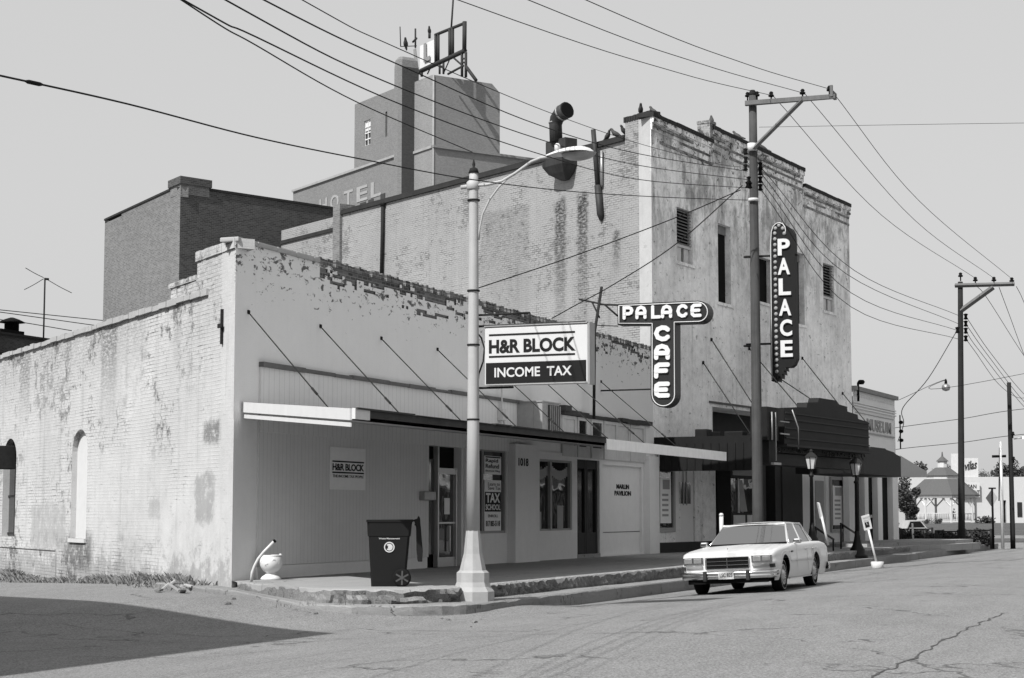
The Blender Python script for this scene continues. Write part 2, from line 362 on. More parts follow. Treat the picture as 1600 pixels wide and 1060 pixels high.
M['marquee2'] = plain('marquee_trim', .022, .6, .4, 3, spec=.15)
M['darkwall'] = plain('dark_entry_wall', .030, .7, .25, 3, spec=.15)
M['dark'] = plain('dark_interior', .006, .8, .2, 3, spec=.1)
M['iron'] = plain('rusty_iron', .022, .8, .5, 9, spec=.1)
M['metal'] = plain('galvanised_metal', .33, .45, .2, 8, metal=.6)
M['lampmetal'] = plain('painted_lamp_steel', .36, .6, .14, 3, streak=.15)
M['lampbase'] = plain('concrete_lamp_base', .34, .85, .2, 5, streak=.1)
M['rust'] = plain('sooty_sheet_metal', .03, .6, .7, 3, streak=.6, spec=.25)
M['pole'] = plain('weathered_pole_wood', .062, .9, .35, 3, streak=.6, spec=.1)
M['poledark'] = plain('creosoted_pole_wood', .022, .9, .3, 3, streak=.4, spec=.1)
M['wood'] = plain('grey_timber', .11, .85, .25, 4, streak=.3)
M['wire'] = plain('cable', .012, .8, .1, spec=.1)
M['fascia'] = plain('white_fascia', .82, .6, .14, 5, streak=.1)
M['fasciad'] = plain('dark_fascia', .055, .8, .4, 4, spec=.1)
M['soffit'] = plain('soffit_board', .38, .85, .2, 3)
M['glass'] = glassmat('shop_glass', .015, .03, .035, 1.1)
M['glassd'] = glassmat('dark_glass', .01, .08, .01)
M['frame'] = plain('window_frame', .30, .6, .15, 6)
M['framed'] = plain('dark_frame', .028, .7, .2, 6, spec=.2)
M['alu'] = plain('aluminium_frame', .48, .35, .08, 6, metal=.5)
M['cart'] = plain('black_cart_plastic', .009, .6, .2, 4, bstr=.05, spec=.2)
M['carpaint'] = plain('white_car_paint', .60, .25, .03, 3, spec=.5, bstr=0)
M['chrome'] = plain('chrome', .62, .18, .1, 8, metal=1.0, bstr=0)
M['tyre'] = plain('tyre_rubber', .010, .9, .1, spec=.1)
M['headlamp'] = plain('headlamp_glass', .34, .15, .2, 9, metal=.5)
M['seat'] = plain('car_seat', .09, .8, .1)
M['wind'] = seeglass('car_window')
M['louvre'] = plain('wood_louvre', .20, .8, .3, 5)
M['leaf'] = plain('foliage', .055, .8, .5, 2)
M['leaf2'] = plain('weed_leaf', .20, .8, .9, 2.5, fine=9)
M['bark'] = plain('bark', .09, .9, .3)
M['lawn'] = groundmat('lawn_grass', .085, agg=.5, crack=0, blotch=.3)
M['shingle'] = plain('shingle_roof', .085, .9, .25, 8)
M['restwall'] = plain('white_block_wall', .46, .8, .06, 2)
M['paper'] = plain('poster_paper', .80, .7, .08, 4)
M['letter'] = plain('grey_letters', .30, .7, .1)
M['feather'] = plain('pigeon_feathers', .045, .7, .4, 20)
M['urn'] = plain('chalky_urn', .62, .8, .14, 9)
M['museum'] = stucco('museum_render', .70, streaks=.08, blotch=.08)
M['bulb'] = plain('dusty_bulb', .24, .4, .2, 9)
M['hub'] = plain('hubcap', .5, .3, .1, 9, metal=.8)
M['ghost'] = plain('faded_white_letter', .27, .9, .3, 1.5)

# ------------------------------------------------------------------ lettering
DG = None
def text_mesh(s, bold=0.0, ext=.02, spacing=1.0):
    cu = bpy.data.curves.new('lettering', 'FONT'); cu.body = s; cu.offset = bold; cu.extrude = ext; cu.space_character = spacing; cu.resolution_u = 4
    o = bpy.data.objects.new('lettering', cu); COL.objects.link(o)
    dg = bpy.context.evaluated_depsgraph_get(); me = bpy.data.meshes.new_from_object(o.evaluated_get(dg))
    vs = [q.co.copy() for q in me.vertices]; fs = [tuple(p.vertices) for p in me.polygons]
    bpy.data.objects.remove(o); bpy.data.meshes.remove(me); bpy.data.curves.remove(cu)
    return vs, fs
def letters(mb, s, org, right, up, w, h, nrm, bold=0.0, depth=.012, spacing=1.0):
    vs, fs = text_mesh(s, bold, .5, spacing)
    if not vs: return mb
    x0 = min(q.x for q in vs); x1 = max(q.x for q in vs); y0 = min(q.y for q in vs); y1 = max(q.y for q in vs)
    org, right, up, nrm = Vector(org), Vector(right), Vector(up), Vector(nrm)
    P = [org + right*((q.x-x0)/(x1-x0)*w) + up*((q.y-y0)/(y1-y0)*h) + nrm*((q.z+.5)*depth) for q in vs]
    return mb.add(P, fs)
def flet(mb, s, F, a, z, w, h, d, bold=.0, depth=.012, spacing=1.0):
    return letters(mb, s, F.p(a, z, d), F.t, (0, 0, 1), w, h, F.n, bold, depth, spacing)
Z = Vector((0, 0, 1))

# ------------------------------------------------------------------ ground
def sst(x, a, b):
    t = max(0, min(1, (x-a)/(b-a))); return t*t*(3-2*t)
SD, SN = LOWS.t, LOWS.n                      # along the side wall / away from it
def GZ(x, y):
    zc = (.055*min(-5.4-y, 4.2)*sst(-5.4-y, -.3, .8) + .05*sst(-5.4-y, 4.0, 5.6) - .22*sst(-5.4-y, 6, 13)) if y < -5.4 else 0
    p = x*SD.x + y*SD.y; q = x*SN.x + y*SN.y
    side = .30*sst(p, -7.0, -1.5)*(1-.45*sst(q, 1.0, 9.0))*sst(q, -6.5, -2.5)
    side *= 1-sst(x, 2, 7)
    far = .7*sst(x, 75, 150)
    return max(zc, side) + far
def axis(lo, a, b, hi, fine, n):
    r = [lo + (a-lo)*(1-(1-i/n)**.4) for i in range(n)]
    r = [a-(a-lo)*((1-i/n)**2.2) for i in range(n)]
    k = a
    while k < b: r.append(k); k += fine
    r += [b + (hi-b)*((i/n)**2.2) for i in range(n+1)]
    return r
XS = axis(-500, -30, 62, 1600, .5, 14); YS = axis(-900, -19, 12, 1100, .45, 14)
mb = MB(); vs_ = [(x, y, GZ(x, y)) for y in YS for x in XS]; nx = len(XS)
mb.add(vs_, [(j*nx+i, j*nx+i+1, (j+1)*nx+i+1, (j+1)*nx+i) for j in range(len(YS)-1) for i in range(nx-1)], True)
tag(mb.build('road', M['asphalt'], recalc=False), kind='structure')

def path_noise(pts, step, amp, seed):
    out = []
    for (x0, y0), (x1, y1) in zip(pts[:-1], pts[1:]):
        L = math.hypot(x1-x0, y1-y0); n = max(1, int(L/step))
        for i in range(n):
            x, y = x0+(x1-x0)*i/n, y0+(y1-y0)*i/n
            k = amp*noise.noise(Vector((x*1.1+seed, y*1.1, seed))) + amp*.5*noise.noise(Vector((x*3.6+seed, y*3.6, 3))) + amp*.3*noise.noise(Vector((x*11, y*11, 8)))
            out.append((x+k*.5, y+k, k))
    out.append((*pts[-1], 0)); return out
def slab(name, outer, inner, ztop, zbot, mat, face, step=.25, amp=.03, seed=1, drop=.0, rough=.03):
    """walk surface whose street edge is worn; the riser is its own darker part of the same kerb"""
    P = path_noise(outer, step, amp, seed); top = MB(); ris = MB()
    def zt(x, y): return ztop(x, y) if callable(ztop) else ztop
    Q = []
    n = len(P)
    # inner points follow by arclength
    for i in range(n):
        t = i/(n-1); k = t*(len(inner)-1); j = min(int(k), len(inner)-2); f = k-j
        Q.append((inner[j][0]*(1-f)+inner[j+1][0]*f, inner[j][1]*(1-f)+inner[j+1][1]*f))
    rows = []
    for i, (x, y, k) in enumerate(P):
        z = zt(x, y); qx, qy = Q[i]; dx, dy = qx-x, qy-y; L = math.hypot(dx, dy) or 1
        ux, uy = dx/L, dy/L; chip = drop*(max(0, noise.noise(Vector((x*1.6, y*1.6, seed+5))))*1.2 + .8*max(0, noise.noise(Vector((x*6, y*6, seed+5)))))
        rows.append([(x-ux*.03, y-uy*.03, zbot-.25), (x, y, z-.07-chip), (x+ux*.015, y+uy*.015, z-.02-chip), (x+ux*.05, y+uy*.05, z-chip*.3), (x+ux*.25, y+uy*.25, z), (qx, qy, zt(qx, qy))])
    m = len(rows[0])
    v = [q for r in rows for q in r]
    NR = 7; RV = []
    for i in range(n):
        x, y, k = P[i]; qx, qy = Q[i]; dx, dy = qx-x, qy-y; L = math.hypot(dx, dy) or 1; ux, uy = dx/L, dy/L
        z1_ = rows[i][2][2]; z0_ = zbot-.25
        for f in range(NR+1):
            t = f/NR; z = z0_+(z1_-z0_)*t
            d_ = rough*(.6*noise.noise(Vector((x*2.2, y*2.2, z*9+seed)))+.5*noise.noise(Vector((x*7, y*7, z*20)))+.5*abs(noise.noise(Vector((x*1.3, y*1.3, seed+9))))*math.sin(t*math.pi)) if 0 < f < NR else (0 if f == NR else .02)
            b_ = rows[i][2]; RV.append((b_[0]+ux*d_, b_[1]+uy*d_, z))
    ris.add(RV, [(i*(NR+1)+k, i*(NR+1)+k+1, (i+1)*(NR+1)+k+1, (i+1)*(NR+1)+k) for i in range(n-1) for k in range(NR)])
    top.add([v[i*m+k] for i in range(n) for k in (2, 3, 4, 5)], [(i*4+k, i*4+k+1, (i+1)*4+k+1, (i+1)*4+k) for i in range(n-1) for k in (0, 1, 2)])
    a = tag(top.build(name, mat), kind='structure'); b = ris.build('riser', face, a)
    return a
def arc(cx, cy, r, a0, a1, n):
    return [(cx+r*math.cos(R_(a0+(a1-a0)*i/n)), cy+r*math.sin(R_(a0+(a1-a0)*i/n))) for i in range(n+1)]
c51, s51 = SD.x, SD.y
# low kerb step: y = -5.55, rounds the corner, then runs up the side street
kout = [(63, -5.5), (40, -5.55), (20, -5.55), (10, -5.55), (.6, -5.52)] + arc(-.9, -3.75, 1.78, 283, 152, 8)[1:] + [(-1.95, -1.9), (-1.0, -.5), (.3, 1.2), (1.6, 2.9)]
kin = [(63, -4.2)]*3 + [(30, -4.2), (12, -4.2), (2, -4.2), (-1.2, -3.1), (-.9, -1.6), (-.2, -.5), (2.2, 2.4)]
def kz(x, y): return .25 + .14*sst(-y, 3.2, .5)*(1 if x < 1.5 else 0) + (.03 if x > 40 else 0)
slab('kerb', kout, kin, kz, 0.0, M['kerb'], M['kerb'], .12, .02, 2, .04, .025)
# upper pavement with a broken edge
uout = [(57, -4.95), (40, -5.0), (20, -5.02), (8, -5.02), (1.2, -5.0)] + arc(-.9, -3.55, 1.5, 300, 150, 7)[1:] + [(-1.55, -1.95), (-.35, -.35)]
uin = [(57, .5), (40, .3), (28, .3), (14, .3), (2, .3), (.5, .3), (.3, .1), (.15, .1)]
slab('sidewalk', uout, uin, lambda x, y: SW + .0*y, .2, M['concrete'], M['broken'], .07, .07, 4, .13, .16)
# long crack in the carriageway
mb = MB(); pts = [at(u, v, 2, .17) for u, v in ((1330, 1085), (1385, 1053), (1440, 1028), (1490, 998), (1545, 972), (1575, 962))]
def ribbon(mb, pts, w, lift=.006, jit=.035):
    out = []
    for a, b in zip(pts[:-1], pts[1:]):
        n = max(2, int((b-a).length/.12))
        for i in range(n):
            q = a.lerp(b, i/n); k = noise.noise(q*2.1)*jit*2+noise.noise(q*9)*jit*.6; out.append(Vector((q.x+k, q.y+k, 0)))
    L = []; 
    for i, q in enumerate(out):
        t = (out[min(i+1, len(out)-1)]-out[max(i-1, 0)]).normalized(); nn_ = Vector((-t.y, t.x, 0)); ww = w*(.35+abs(noise.noise(q*6))*2.2)
        for sg in (-1, 1):
            p = q+nn_*ww*sg; L.append((p.x, p.y, GZ(p.x, p.y)+lift))
    return mb.add(L, [(2*i, 2*i+1, 2*i+3, 2*i+2) for i in range(len(out)-1)])
ribbon(mb, pts, .014)
for pl in (((90, 973), (230, 978), (300, 980), (410, 983), (470, 977), (560, 972)), ((420, 984), (500, 985), (555, 990), (610, 988)), ((560, 970), (720, 985), (860, 996)), ((1080, 893+40), (1200, 935), (1330, 937)), ((700, 1000), (830, 1003), (1000, 1008), (1130, 1012)), ((60, 1010), (180, 1012), (330, 1015), (450, 1008))):
    ribbon(mb, [at(u, v, 2, .12) for u, v in pl], .010, .006, .12)
tag(mb.build('road_crack', plain('crack_shadow', .06, .95, .3), recalc=False), kind='structure')

# ================================================================== LOW CORNER BUILDING
LB = thing('corner_building', 'low white corner building with peeling side brick, long canopy and shopfronts', 'building', (0, 0, SW))
sxz = LOWF.m
def S(u, v=800): return LOWF.m(u, v)[0]
def SS(u, v=700): return LOWS.m(u, v)[0]
# --- side wall with two arched openings
w2a, w2b = SS(113), SS(137); w1a, w1b = SS(6), SS(26)
w2a, w2b = min(w2a, w2b), max(w2a, w2b); w1a, w1b = min(w1a, w1b), max(w1a, w1b)
mb = MB()
H2 = (w2a, w2b, 1.15, 3.72, .22); H1 = (w1a, w1b, 1.12, 3.75, .25)
mb.wall(LOWS, .42, 45, -.3, 6.0, [H2, H1])
mb.fbox(LOWS, .42, 45, 5.999, 6.06, -.35, 0)
mb.fbox(LOWS, 0.42, 2.2, 6.06, 6.72, -.35, 0); mb.fbox(LOWS, 2.2, 3.85, 6.06, 6.36, -.35, 0)
# arched heads: masonry corners that turn the square heads into arches
for (a, b, z0, z1, r) in (H2, H1):
    c = (a+b)/2; hw = (b-a)/2; rise = hw*.75
    for sg in (-1, 1):
        pts = [LOWS.p(c+sg*hw, z1, -.003)] + [LOWS.p(c+sg*hw*math.sin(k), z1-rise+rise*math.cos(k), -.003) for k in [math.pi/2*i/6 for i in range(7)]]
        mb.prism(pts, -LOWS.n*.2)
side = mb.build('side_wall', M['side'], LB)
tag(side, 'sunlit whitewashed brick side wall with paint worn off in patches')
mb = MB().wall(LOWS, 0, .42, -.3, 6.72, []); mb.build('corner_strip', M['side'], LB)
mb = MB(); mb.fbox(LOWS, w2a, w2b, 1.15, 3.72, -.20, -.13); o = mb.build('window_board', M['white'], LB)
mb = MB(); mb.fbox(LOWS, w2a-.03, w2b+.05, 1.06, 1.15, -.1, .05); mb.build('sill', M['offwhite'], LB)
# dark window with an old air unit
wn = MB().fbox(LOWS, w1a, w1b, 1.12, 3.75, -.22, -.18).build('window', M['glassd'], LB)
mb = MB(); c = (w1a+w1b)/2
for z in (1.2, 2.2, 3.1): mb.fbox(LOWS, w1a, w1b, z-.03, z+.03, -.18, -.15)
mb.fbox(LOWS, c-.03, c+.03, 1.15, 3.6, -.178, -.152); mb.build('window_frame', M['framed'], wn)
mb = MB(); mb.bbox(0, .62, -.05, .5, 0, .62, .02, Matrix.Translation(LOWS.p(w1a+.25, 2.92, 0)) @ Matrix.Rotation(R_(51.1), 4, 'Z')); mb.build('air_unit', M['iron'], wn)
mb = MB(); a = w1b+.5; mb.tube([LOWS.p(a, z, .07) for z in (1.9, 3.0, 4.1)], .04); mb.tube([LOWS.p(a, 3.35, .05), LOWS.p(a-.5, 3.35, .1)], .03)
mb.build('conduit', M['metal'], LB)
# coping, plinth ledge, wall anchor
mb = MB(); x = 1.5
while x < 44:
    L = random.uniform(.2, .62); mb.fbox(LOWS, x, x+L-.006, 5.99+random.uniform(-.012, .012), 6.10+random.uniform(-.015, .02), -.42, .07+random.uniform(-.02, .02)); x += L
mb.build('side_coping', M['cope_l'], LB)
mb = MB(); prof = [LOWS.p(0, 0)]
n = 40
for i in range(n):
    a = -.04 + i*(2.24)/n
for (a_, b_, zz_) in ((.02, 2.25, 6.72), (2.25, 3.9, 6.36)):
    x = a_; top = MB()
    while x < b_-.01:
        L = min(.24, b_-x); top.fbox(LOWS, x, x+L-.008, zz_, zz_+(.19 if zz_ > 6.5 else .1)+random.uniform(-.012, .012), -.38, .03+random.uniform(-.01, .012)); x += L
    top.build('parapet_cap', M['side'], LB)
mb = MB(); mb.fbox(LOWS, SS(88, 865), SS(-60, 880), .84, .88, 0, .05); mb.fbox(LOWS, SS(88, 865), SS(-60, 880), .0, .84, 0.001, .02); mb.build('plinth', M['side'], LB)
mb = MB(); mb.fbox(LOWS, .62, .67, 4.95, 5.62, .002, .05); mb.fbox(LOWS, .55, .75, 5.26, 5.34, .05, .08); mb.build('wall_anchor', M['iron'], LB)
# --- front: old brick behind, stucco skin with ragged top
mb = MB(); mb.wall(LOWF, .08, 25.28, 3.3, 6.84, [], d=-.035)
mb.add([(0, -.035+.035, 6.84), (25.28, 0, 6.84), (25.5, .4, 6.84), (.2, .4, 6.84)], [(0, 1, 2, 3)])
x = 3.25
while x < 25.2:                              # loose header course along the top
    if random.random() < .86:
        hgt = .10 + .06*random.random(); mb.box(x, x+.095+.02*random.random(), -.02+.02*random.random(), .35, 6.841, 6.84+hgt)
    x += .12
mb.build('parapet_brick', M['oldbrick'], LB)
mb = MB()
mb.wall(LOWF, -.0, 25.28, 3.6, 6.1, [])
cw, ch = .11, .0745
nxx = int(25.28/cw)
for i in range(nxx+1):
    a0, a1 = i*cw, min((i+1)*cw, 25.28)
    for j in range(10):
        z0 = 6.1 + j*ch; z1 = z0+ch
        if a0 < 3.2: keep = True
        else:
            k = .8*noise.noise(Vector((a0*.42, j*.55, 2.2))) + .55*noise.noise(Vector((a0*1.9, j*1.6, 7))) + .35*noise.noise(Vector((a0*6, j*4.1, 3))) + (.3 if 17 < a0 else 0)
            keep = k > (-.62 + j*.095)
            if j >= 9: keep = k > .3
        if keep: mb.quad(LOWF.p(a0, z0), LOWF.p(a1, z0), LOWF.p(a1, z1), LOWF.p(a0, z1)); mb.quad(LOWF.p(a0, z0), LOWF.p(a1, z0), LOWF.p(a1, z0, -.034), LOWF.p(a0, z0, -.034)); mb.quad(LOWF.p(a1, z0), LOWF.p(a1, z1), LOWF.p(a1, z1, -.034), LOWF.p(a1, z0, -.034))
tag(mb.build('front_wall', M['stucco'], LB), 'pale stucco upper front with bare brick showing along the top')
# rounded white coping at the corner
mb = MB(); x = .0
while x < 3.25:
    L = min(.75, 3.25-x); mb.bbox(x, x+L-.006, -.05, .36, 6.845, 6.935+.008*math.sin(x*9), .025); x += L
mb.build('corner_coping', M['cope_l'], LB)
# --- lower front with openings
dr = (S(668), S(721), SW, 3.3); tw = (S(743), S(792), 1.25, 3.33); ww = (S(833), S(894), 1.28, 3.18); d2 = (S(902), S(937), .55, 3.25)
pn = (S(942), S(1003), .6, 3.1)
holes = [(dr[0], dr[1], SW, dr[3], .2), (tw[0], tw[1], tw[2], tw[3], .15), (ww[0], ww[1], ww[2], ww[3], .16), (d2[0], d2[1], SW, d2[3], .16), (pn[0], pn[1], .55, 3.15, .14)]
mb = MB(); mb.wall(LOWF, 0, 25.28, .2, 3.6, holes); mb.build('shopfront_wall', M['stucco_low'], LB)
# piers and pilasters standing proud
mb = MB()
for u0, u1, d in ((361.5, 399, .006), (793, 831, .22), (1006, 1021, .2), (724, 742, .06)): MB().fbox(LOWF, max(S(u0), .0), S(u1), .3, 3.5, .002, d).build('pier', M['stucco_low'], LB)
MB().fbox(LOWF, S(400), S(497), .3, .74, .004, .05).build('base_board', M['stucco_low'], LB)
# ribbed panel
mb = MB(); mb.fbox(LOWF, S(401), dr[0], .75, 3.6, .002, .03); mb.build('ribbed_panel', M['siding'], LB)
# band above the canopy
mb = MB(); zt_ = 4.55; mb.fbox(LOWF, .92, S(812, 640), 3.3, zt_, .002, .05); mb.build('upper_panel', M['siding_up'], LB)
mb = MB(); x = .9
while x < S(812, 640):
    L = .6+random.random()*1.5; L = min(L, S(812, 640)-x+.01); mb.fbox(LOWF, x, x+L-.01, zt_+random.uniform(-.01, .01), zt_+.075+random.uniform(-.015, .015), .0, .10+random.uniform(-.02, .02)); x += L
mb.build('panel_trim', M['wood'], LB)
# transom band right of the air conditioner
ta, tb = S(876, 660), S(1008, 680); tz0, tz1 = 3.3, 4.42
mb = MB(); bays = [(877, 896, 0), (901, 914, 1), (922, 938, 1), (942, 960, 0), (962, 980, 0), (983, 1003, 0)]
mb.fbox(LOWF, ta, tb, tz0, tz1, .001, .03)
for u0, u1, gl in bays:
    a, b = S(u0, 670), S(u1, 675); mb.fbox(LOWF, a-.06, a+.03, tz0, tz1, .03, .07); mb.fbox(LOWF, b-.03, b+.06, tz0, tz1, .03, .07); mb.fbox(LOWF, a+.03, b-.03, tz1-.09, tz1, .03, .066); mb.fbox(LOWF, a+.03, b-.03, tz0, tz0+.3, .03, .066)
tr = mb.build('transom', M['offwhite'], LB)
for u0, u1, gl in bays:
    if gl: a, b = S(u0, 670), S(u1, 675); MB().fbox(LOWF, a+.03, b-.03, tz0+.3, tz1-.09, .031, .04).build('pane', M['glassd'], tr)
mb = MB(); x = ta-.1
while x < tb+.2:
    L = .5+random.random(); mb.fbox(LOWF, x, x+L, tz1+.02+random.uniform(-.03, .03), tz1+.12+random.uniform(-.02, .05), .0, .14+random.uniform(-.04, .05)); x += L*.97
mb.fbox(LOWF, ta-.15, ta+.35, tz1+.1, tz1+.26, .01, .2)
mb.build('transom_ledge', M['fasciad'], LB)
# --- entrance 1 (recessed aluminium door)
mb = MB(); mb.fbox(LOWF, dr[0], dr[1], SW, 3.3, -.26, -.2); mb.build('entrance_back', M['dark'], LB)
da, db = LOWF.m(682.5, 800, -.1)[0], LOWF.m(709, 800, -.1)[0]
door = MB().fbox(LOWF, da, db, SW+.05, 2.72, -.16, -.12).build('door', M['glass'], LB)
mb = MB()
mb.fbox(LOWF, da-.07, da, SW, 3.3, -.16, -.04); mb.fbox(LOWF, db, db+.07, SW, 2.8, -.16, -.04); mb.fbox(LOWF, da, db, 2.66, 2.8, -.15, -.05); mb.fbox(LOWF, da, db, SW, SW+.22, -.16, -.07); mb.fbox(LOWF, da, db, 1.5, 1.54, -.115, -.07)
mb.build('door_frame', M['alu'], door)
mb = MB(); mb.fbox(LOWF, db-.34, db-.28, .85, 1.45, -.08, -.05); mb.build('handle', M['alu'], door)
mb = MB(); mb.fbox(LOWF, da+.45, da+.75, 1.72, 2.1, -.119, -.11); mb.build('door_notice', M['paper'], door)
mb = MB(); mb.fbox(LOWF, dr[0]+.02, da-.1, SW+.3, 3.0, -.17, -.13); mb.build('sidelight', M['glassd'], LB)
mb = MB(); mb.bbox(0, .62, -.14, 0, 0, .2, .02, Matrix.Translation((S(653, 776), -.03, LOWF.m(653, 782)[1]))); mb.build('mailbox', M['metal'], LB)
# --- window with the tax posters
win = MB().fbox(LOWF, tw[0], tw[1], tw[2], tw[3], -.13, -.1).build('window', M['glassd'], LB)
mb = MB()
for a in (tw[0], tw[1]-.07): mb.fbox(LOWF, a, a+.07, tw[2], tw[3], -.1, -.04)
mid_ = S(757.5); mb.fbox(LOWF, mid_-.03, mid_+.04, tw[2]+.06, tw[3]-.06, -.1, -.05); mb.fbox(LOWF, tw[0]+.07, tw[1]-.07, tw[2], tw[2]+.06, -.1, -.045); mb.fbox(LOWF, tw[0]+.07, tw[1]-.07, tw[3]-.06, tw[3], -.1, -.045)
mb.build('window_frame', M['frame'], win)
# posters
def poster(u0, u1, v0, v1, mat, lines, parent, d=-.085, name='poster'):
    a, z1 = LOWF.m(u0, v0); b, _ = LOWF.m(u1, v0); _, z0 = LOWF.m(u0, v1)
    p = MB().fbox(LOWF, a, b, z0, z1, d-.008, d).build(name, mat, parent)
    for s_, mt, x0, y0, x1, y1, bold in lines:   # fractions of the poster, y up
        l = MB(); wd, hh = b-a, z1-z0
        if s_ == '#': l.fbox(LOWF, a+x0*wd, a+x1*wd, z0+y0*hh, z0+y1*hh, d, d+.003)
        else: flet(l, s_, LOWF, a+x0*wd, z0+y0*hh, (x1-x0)*wd, (y1-y0)*hh, d+.0035, bold, .003)
        l.build('lettering' if s_ != '#' else 'print_band', mt, p)
    return p
P0, K0 = M['paper'], M['signblack']
poster(762, 788, 712, 741, P0, [('#', K0, .05, .9, .95, .97, 0), ('Rapid', K0, .06, .6, .8, .85, .02), ('Refund', K0, .06, .33, .85, .57, .02), ('Electronic Filing', K0, .06, .12, .9, .24, .01)], win)
poster(762, 788, 750, 839, P0, [('Learn to', K0, .2, .9, .9, .96, .0), ('Save Tax', K0, .2, .83, .95, .89, .0), ('#', K0, .02, .44, .98, .79, 0), ('TAX', P0, .08, .60, .92, .77, .03), ('SCHOOL', P0, .06, .47, .94, .57, .02), ('ENROLL', K0, .2, .34, .8, .39, .01), ('817 883-5118', K0, .08, .18, .92, .28, .02)], win)
# number on the pier
mb = MB(); a, z = LOWF.m(810, 728, .22); flet(mb, '1018', LOWF, a, z, S(825)-S(810), .2, .222, .015, .01); mb.build('house_number', M['iron'], LB)
# --- double display window
win = MB().fbox(LOWF, ww[0], ww[1], ww[2], ww[3], -.14, -.1).build('window', M['glass'], LB)
mb = MB(); c = S(862.5)
for a, b in ((ww[0], ww[0]+.06), (c-.06, c+.06), (ww[1]-.09, ww[1])): mb.fbox(LOWF, a, b, ww[2], ww[3], -.1, -.02)
for a, b in ((ww[0]+.06, c-.06), (c+.06, ww[1]-.09)): mb.fbox(LOWF, a, b, ww[2], ww[2]+.05, -.1, -.03); mb.fbox(LOWF, a, b, ww[3]-.06, ww[3], -.1, -.03)
mb.build('window_frame', M['frame'], win)
for u0, u1, v0, v1 in ((836, 846, 800, 832), (871, 880, 790, 826)):
    a, z1p = LOWF.m(u0, v0, -.09); b, _ = LOWF.m(u1, v0, -.09); z0p = LOWF.m(u0, v1, -.09)[1]
    MB().fbox(LOWF, a, b, z0p, z1p, -.098, -.093).build('window_card', M['letter'], win)
mb = MB()
for a, b in ((ww[0]+.07, c-.07), (c+.07, ww[1]-.1)):
    n_ = 10
    for k in range(n_): x = a+(b-a)*k/n_; zz_ = ww[3]-.12-.16*math.sin(math.pi*k/n_); mb.fbox(LOWF, x, x+(b-a)/n_, zz_-.26, zz_, -.099, -.097)
mb.build('valance_cloth', M['letter'], win)
mb = MB(); mb.fbox(LOWF, ww[0]-.02, ww[1]+.25, ww[3], ww[3]+.2, .004, .05); mb.build('window_head', M['stucco_low'], LB)
# --- double doors
dd = MB().fbox(LOWF, d2[0], d2[1], SW+.08, 3.25, -.16, -.12).build('door', M['glassd'], LB)
mb = MB(); c = (d2[0]+d2[1])/2
for a, b in ((d2[0], d2[0]+.13), (c-.13, c-.01), (c+.01, c+.13), (d2[1]-.13, d2[1])): mb.fbox(LOWF, a, b, SW, 3.25, -.12, -.07)
for a, b in ((d2[0]+.13, c-.13), (c+.13, d2[1]-.13)): mb.fbox(LOWF, a, b, SW, 1.2, -.12, -.075); mb.fbox(LOWF, a, b, 3.0, 3.25, -.12, -.075)
mb.build('door_frame', M['framed'], dd)
mb = MB(); mb.fbox(LOWF, d2[0], d2[1], SW, SW+.1, -.16, .02); mb.build('doorstep', M['concrete'], LB)
# --- wall panel with two lines of lettering
pa = MB().fbox(LOWF, pn[0], pn[1], .55, 3.15, -.12, -.08).build('wall_panel', M['stucco_low'], LB)
mb = MB(); mb.fbox(LOWF, pn[0], pn[1], 1.18, 1.2, -.08, -.07); mb.build('panel_joint', M['wood'], pa)
mb = MB(); a, z = LOWF.m(963, 763, -.08); b = LOWF.m(982.5, 763, -.08)[0]; flet(mb, 'MARLIN', LOWF, a, z-.02, b-a, .14, -.079, .035, .01)
a, z = LOWF.m(960, 773.5, -.08); b = LOWF.m(985.5, 763, -.08)[0]; flet(mb, 'PAVILION', LOWF, a, z-.02, b-a, .145, -.079, .035, .01); mb.build('lettering', M['signblack'], pa)
# back, far side and roof of the building
mb = MB(); A, B, Cc, D = LOWS.p(45, 0), Vector((25.28, .3, 0))+PALS.t*28, Vector((25.28, .3, 0)), Vector((.3, .3, 0))
mb.add([(D.x+.3, D.y, 5.4), (Cc.x-.1, Cc.y, 5.4), (25.1+28*PALS.t.x, 28*PALS.t.y, 5.4), (.6+44*SD.x, 44*SD.y, 5.4)], [(0, 1, 2, 3)])
mb.quad(LOWS.p(45, 0), LOWS.p(45, 0)+Vector((14, -6, 0)), LOWS.p(45, 6)+Vector((14, -6, 0)), LOWS.p(45, 6))
mb.build('roof', M['gravel'], LB)

# --- canopy over the pavement (skewed frame like the side street)
AW0, AW1 = (.35, -.0), (-2.93, -4.0)
def awz(y): return 3.80 + (y/4.0)*.38
xr = 19.3; xrw = 20.5
top = [(.35, 0), (xrw, 0), (xr, -4.0), (-2.93, -4.0)]
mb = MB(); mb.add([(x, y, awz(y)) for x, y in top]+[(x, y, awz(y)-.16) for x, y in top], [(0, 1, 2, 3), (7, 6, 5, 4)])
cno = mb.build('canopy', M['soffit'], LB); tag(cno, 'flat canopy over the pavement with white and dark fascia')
def fas(x0, y0, x1, y1, h0, h1, out, name, mat, th=.04):
    d = Vector((x1-x0, y1-y0, 0)).normalized(); nn_ = Vector((d.y, -d.x, 0))*out
    a, b = Vector((x0, y0, awz(y0))), Vector((x1, y1, awz(y1)))
    m_ = MB(); vs = []
    for q in (a, b):
        for dz in (h0, h1):
            for k in (0, th): vs.append(q + Z*dz + nn_*k)
    m_.add(vs, [(0, 1, 3, 2), (4, 6, 7, 5), (0, 4, 5, 1), (2, 3, 7, 6), (1, 5, 7, 3), (0, 2, 6, 4)]); m_.build(name, mat, cno)
fas(.35, 0, -2.93, -4.0, -.16, .03, 1, 'end_fascia', M['white'])
fas(.30, -.06, -2.90, -3.98, -.27, -.2, 1, 'end_fascia', M['white'], .02)
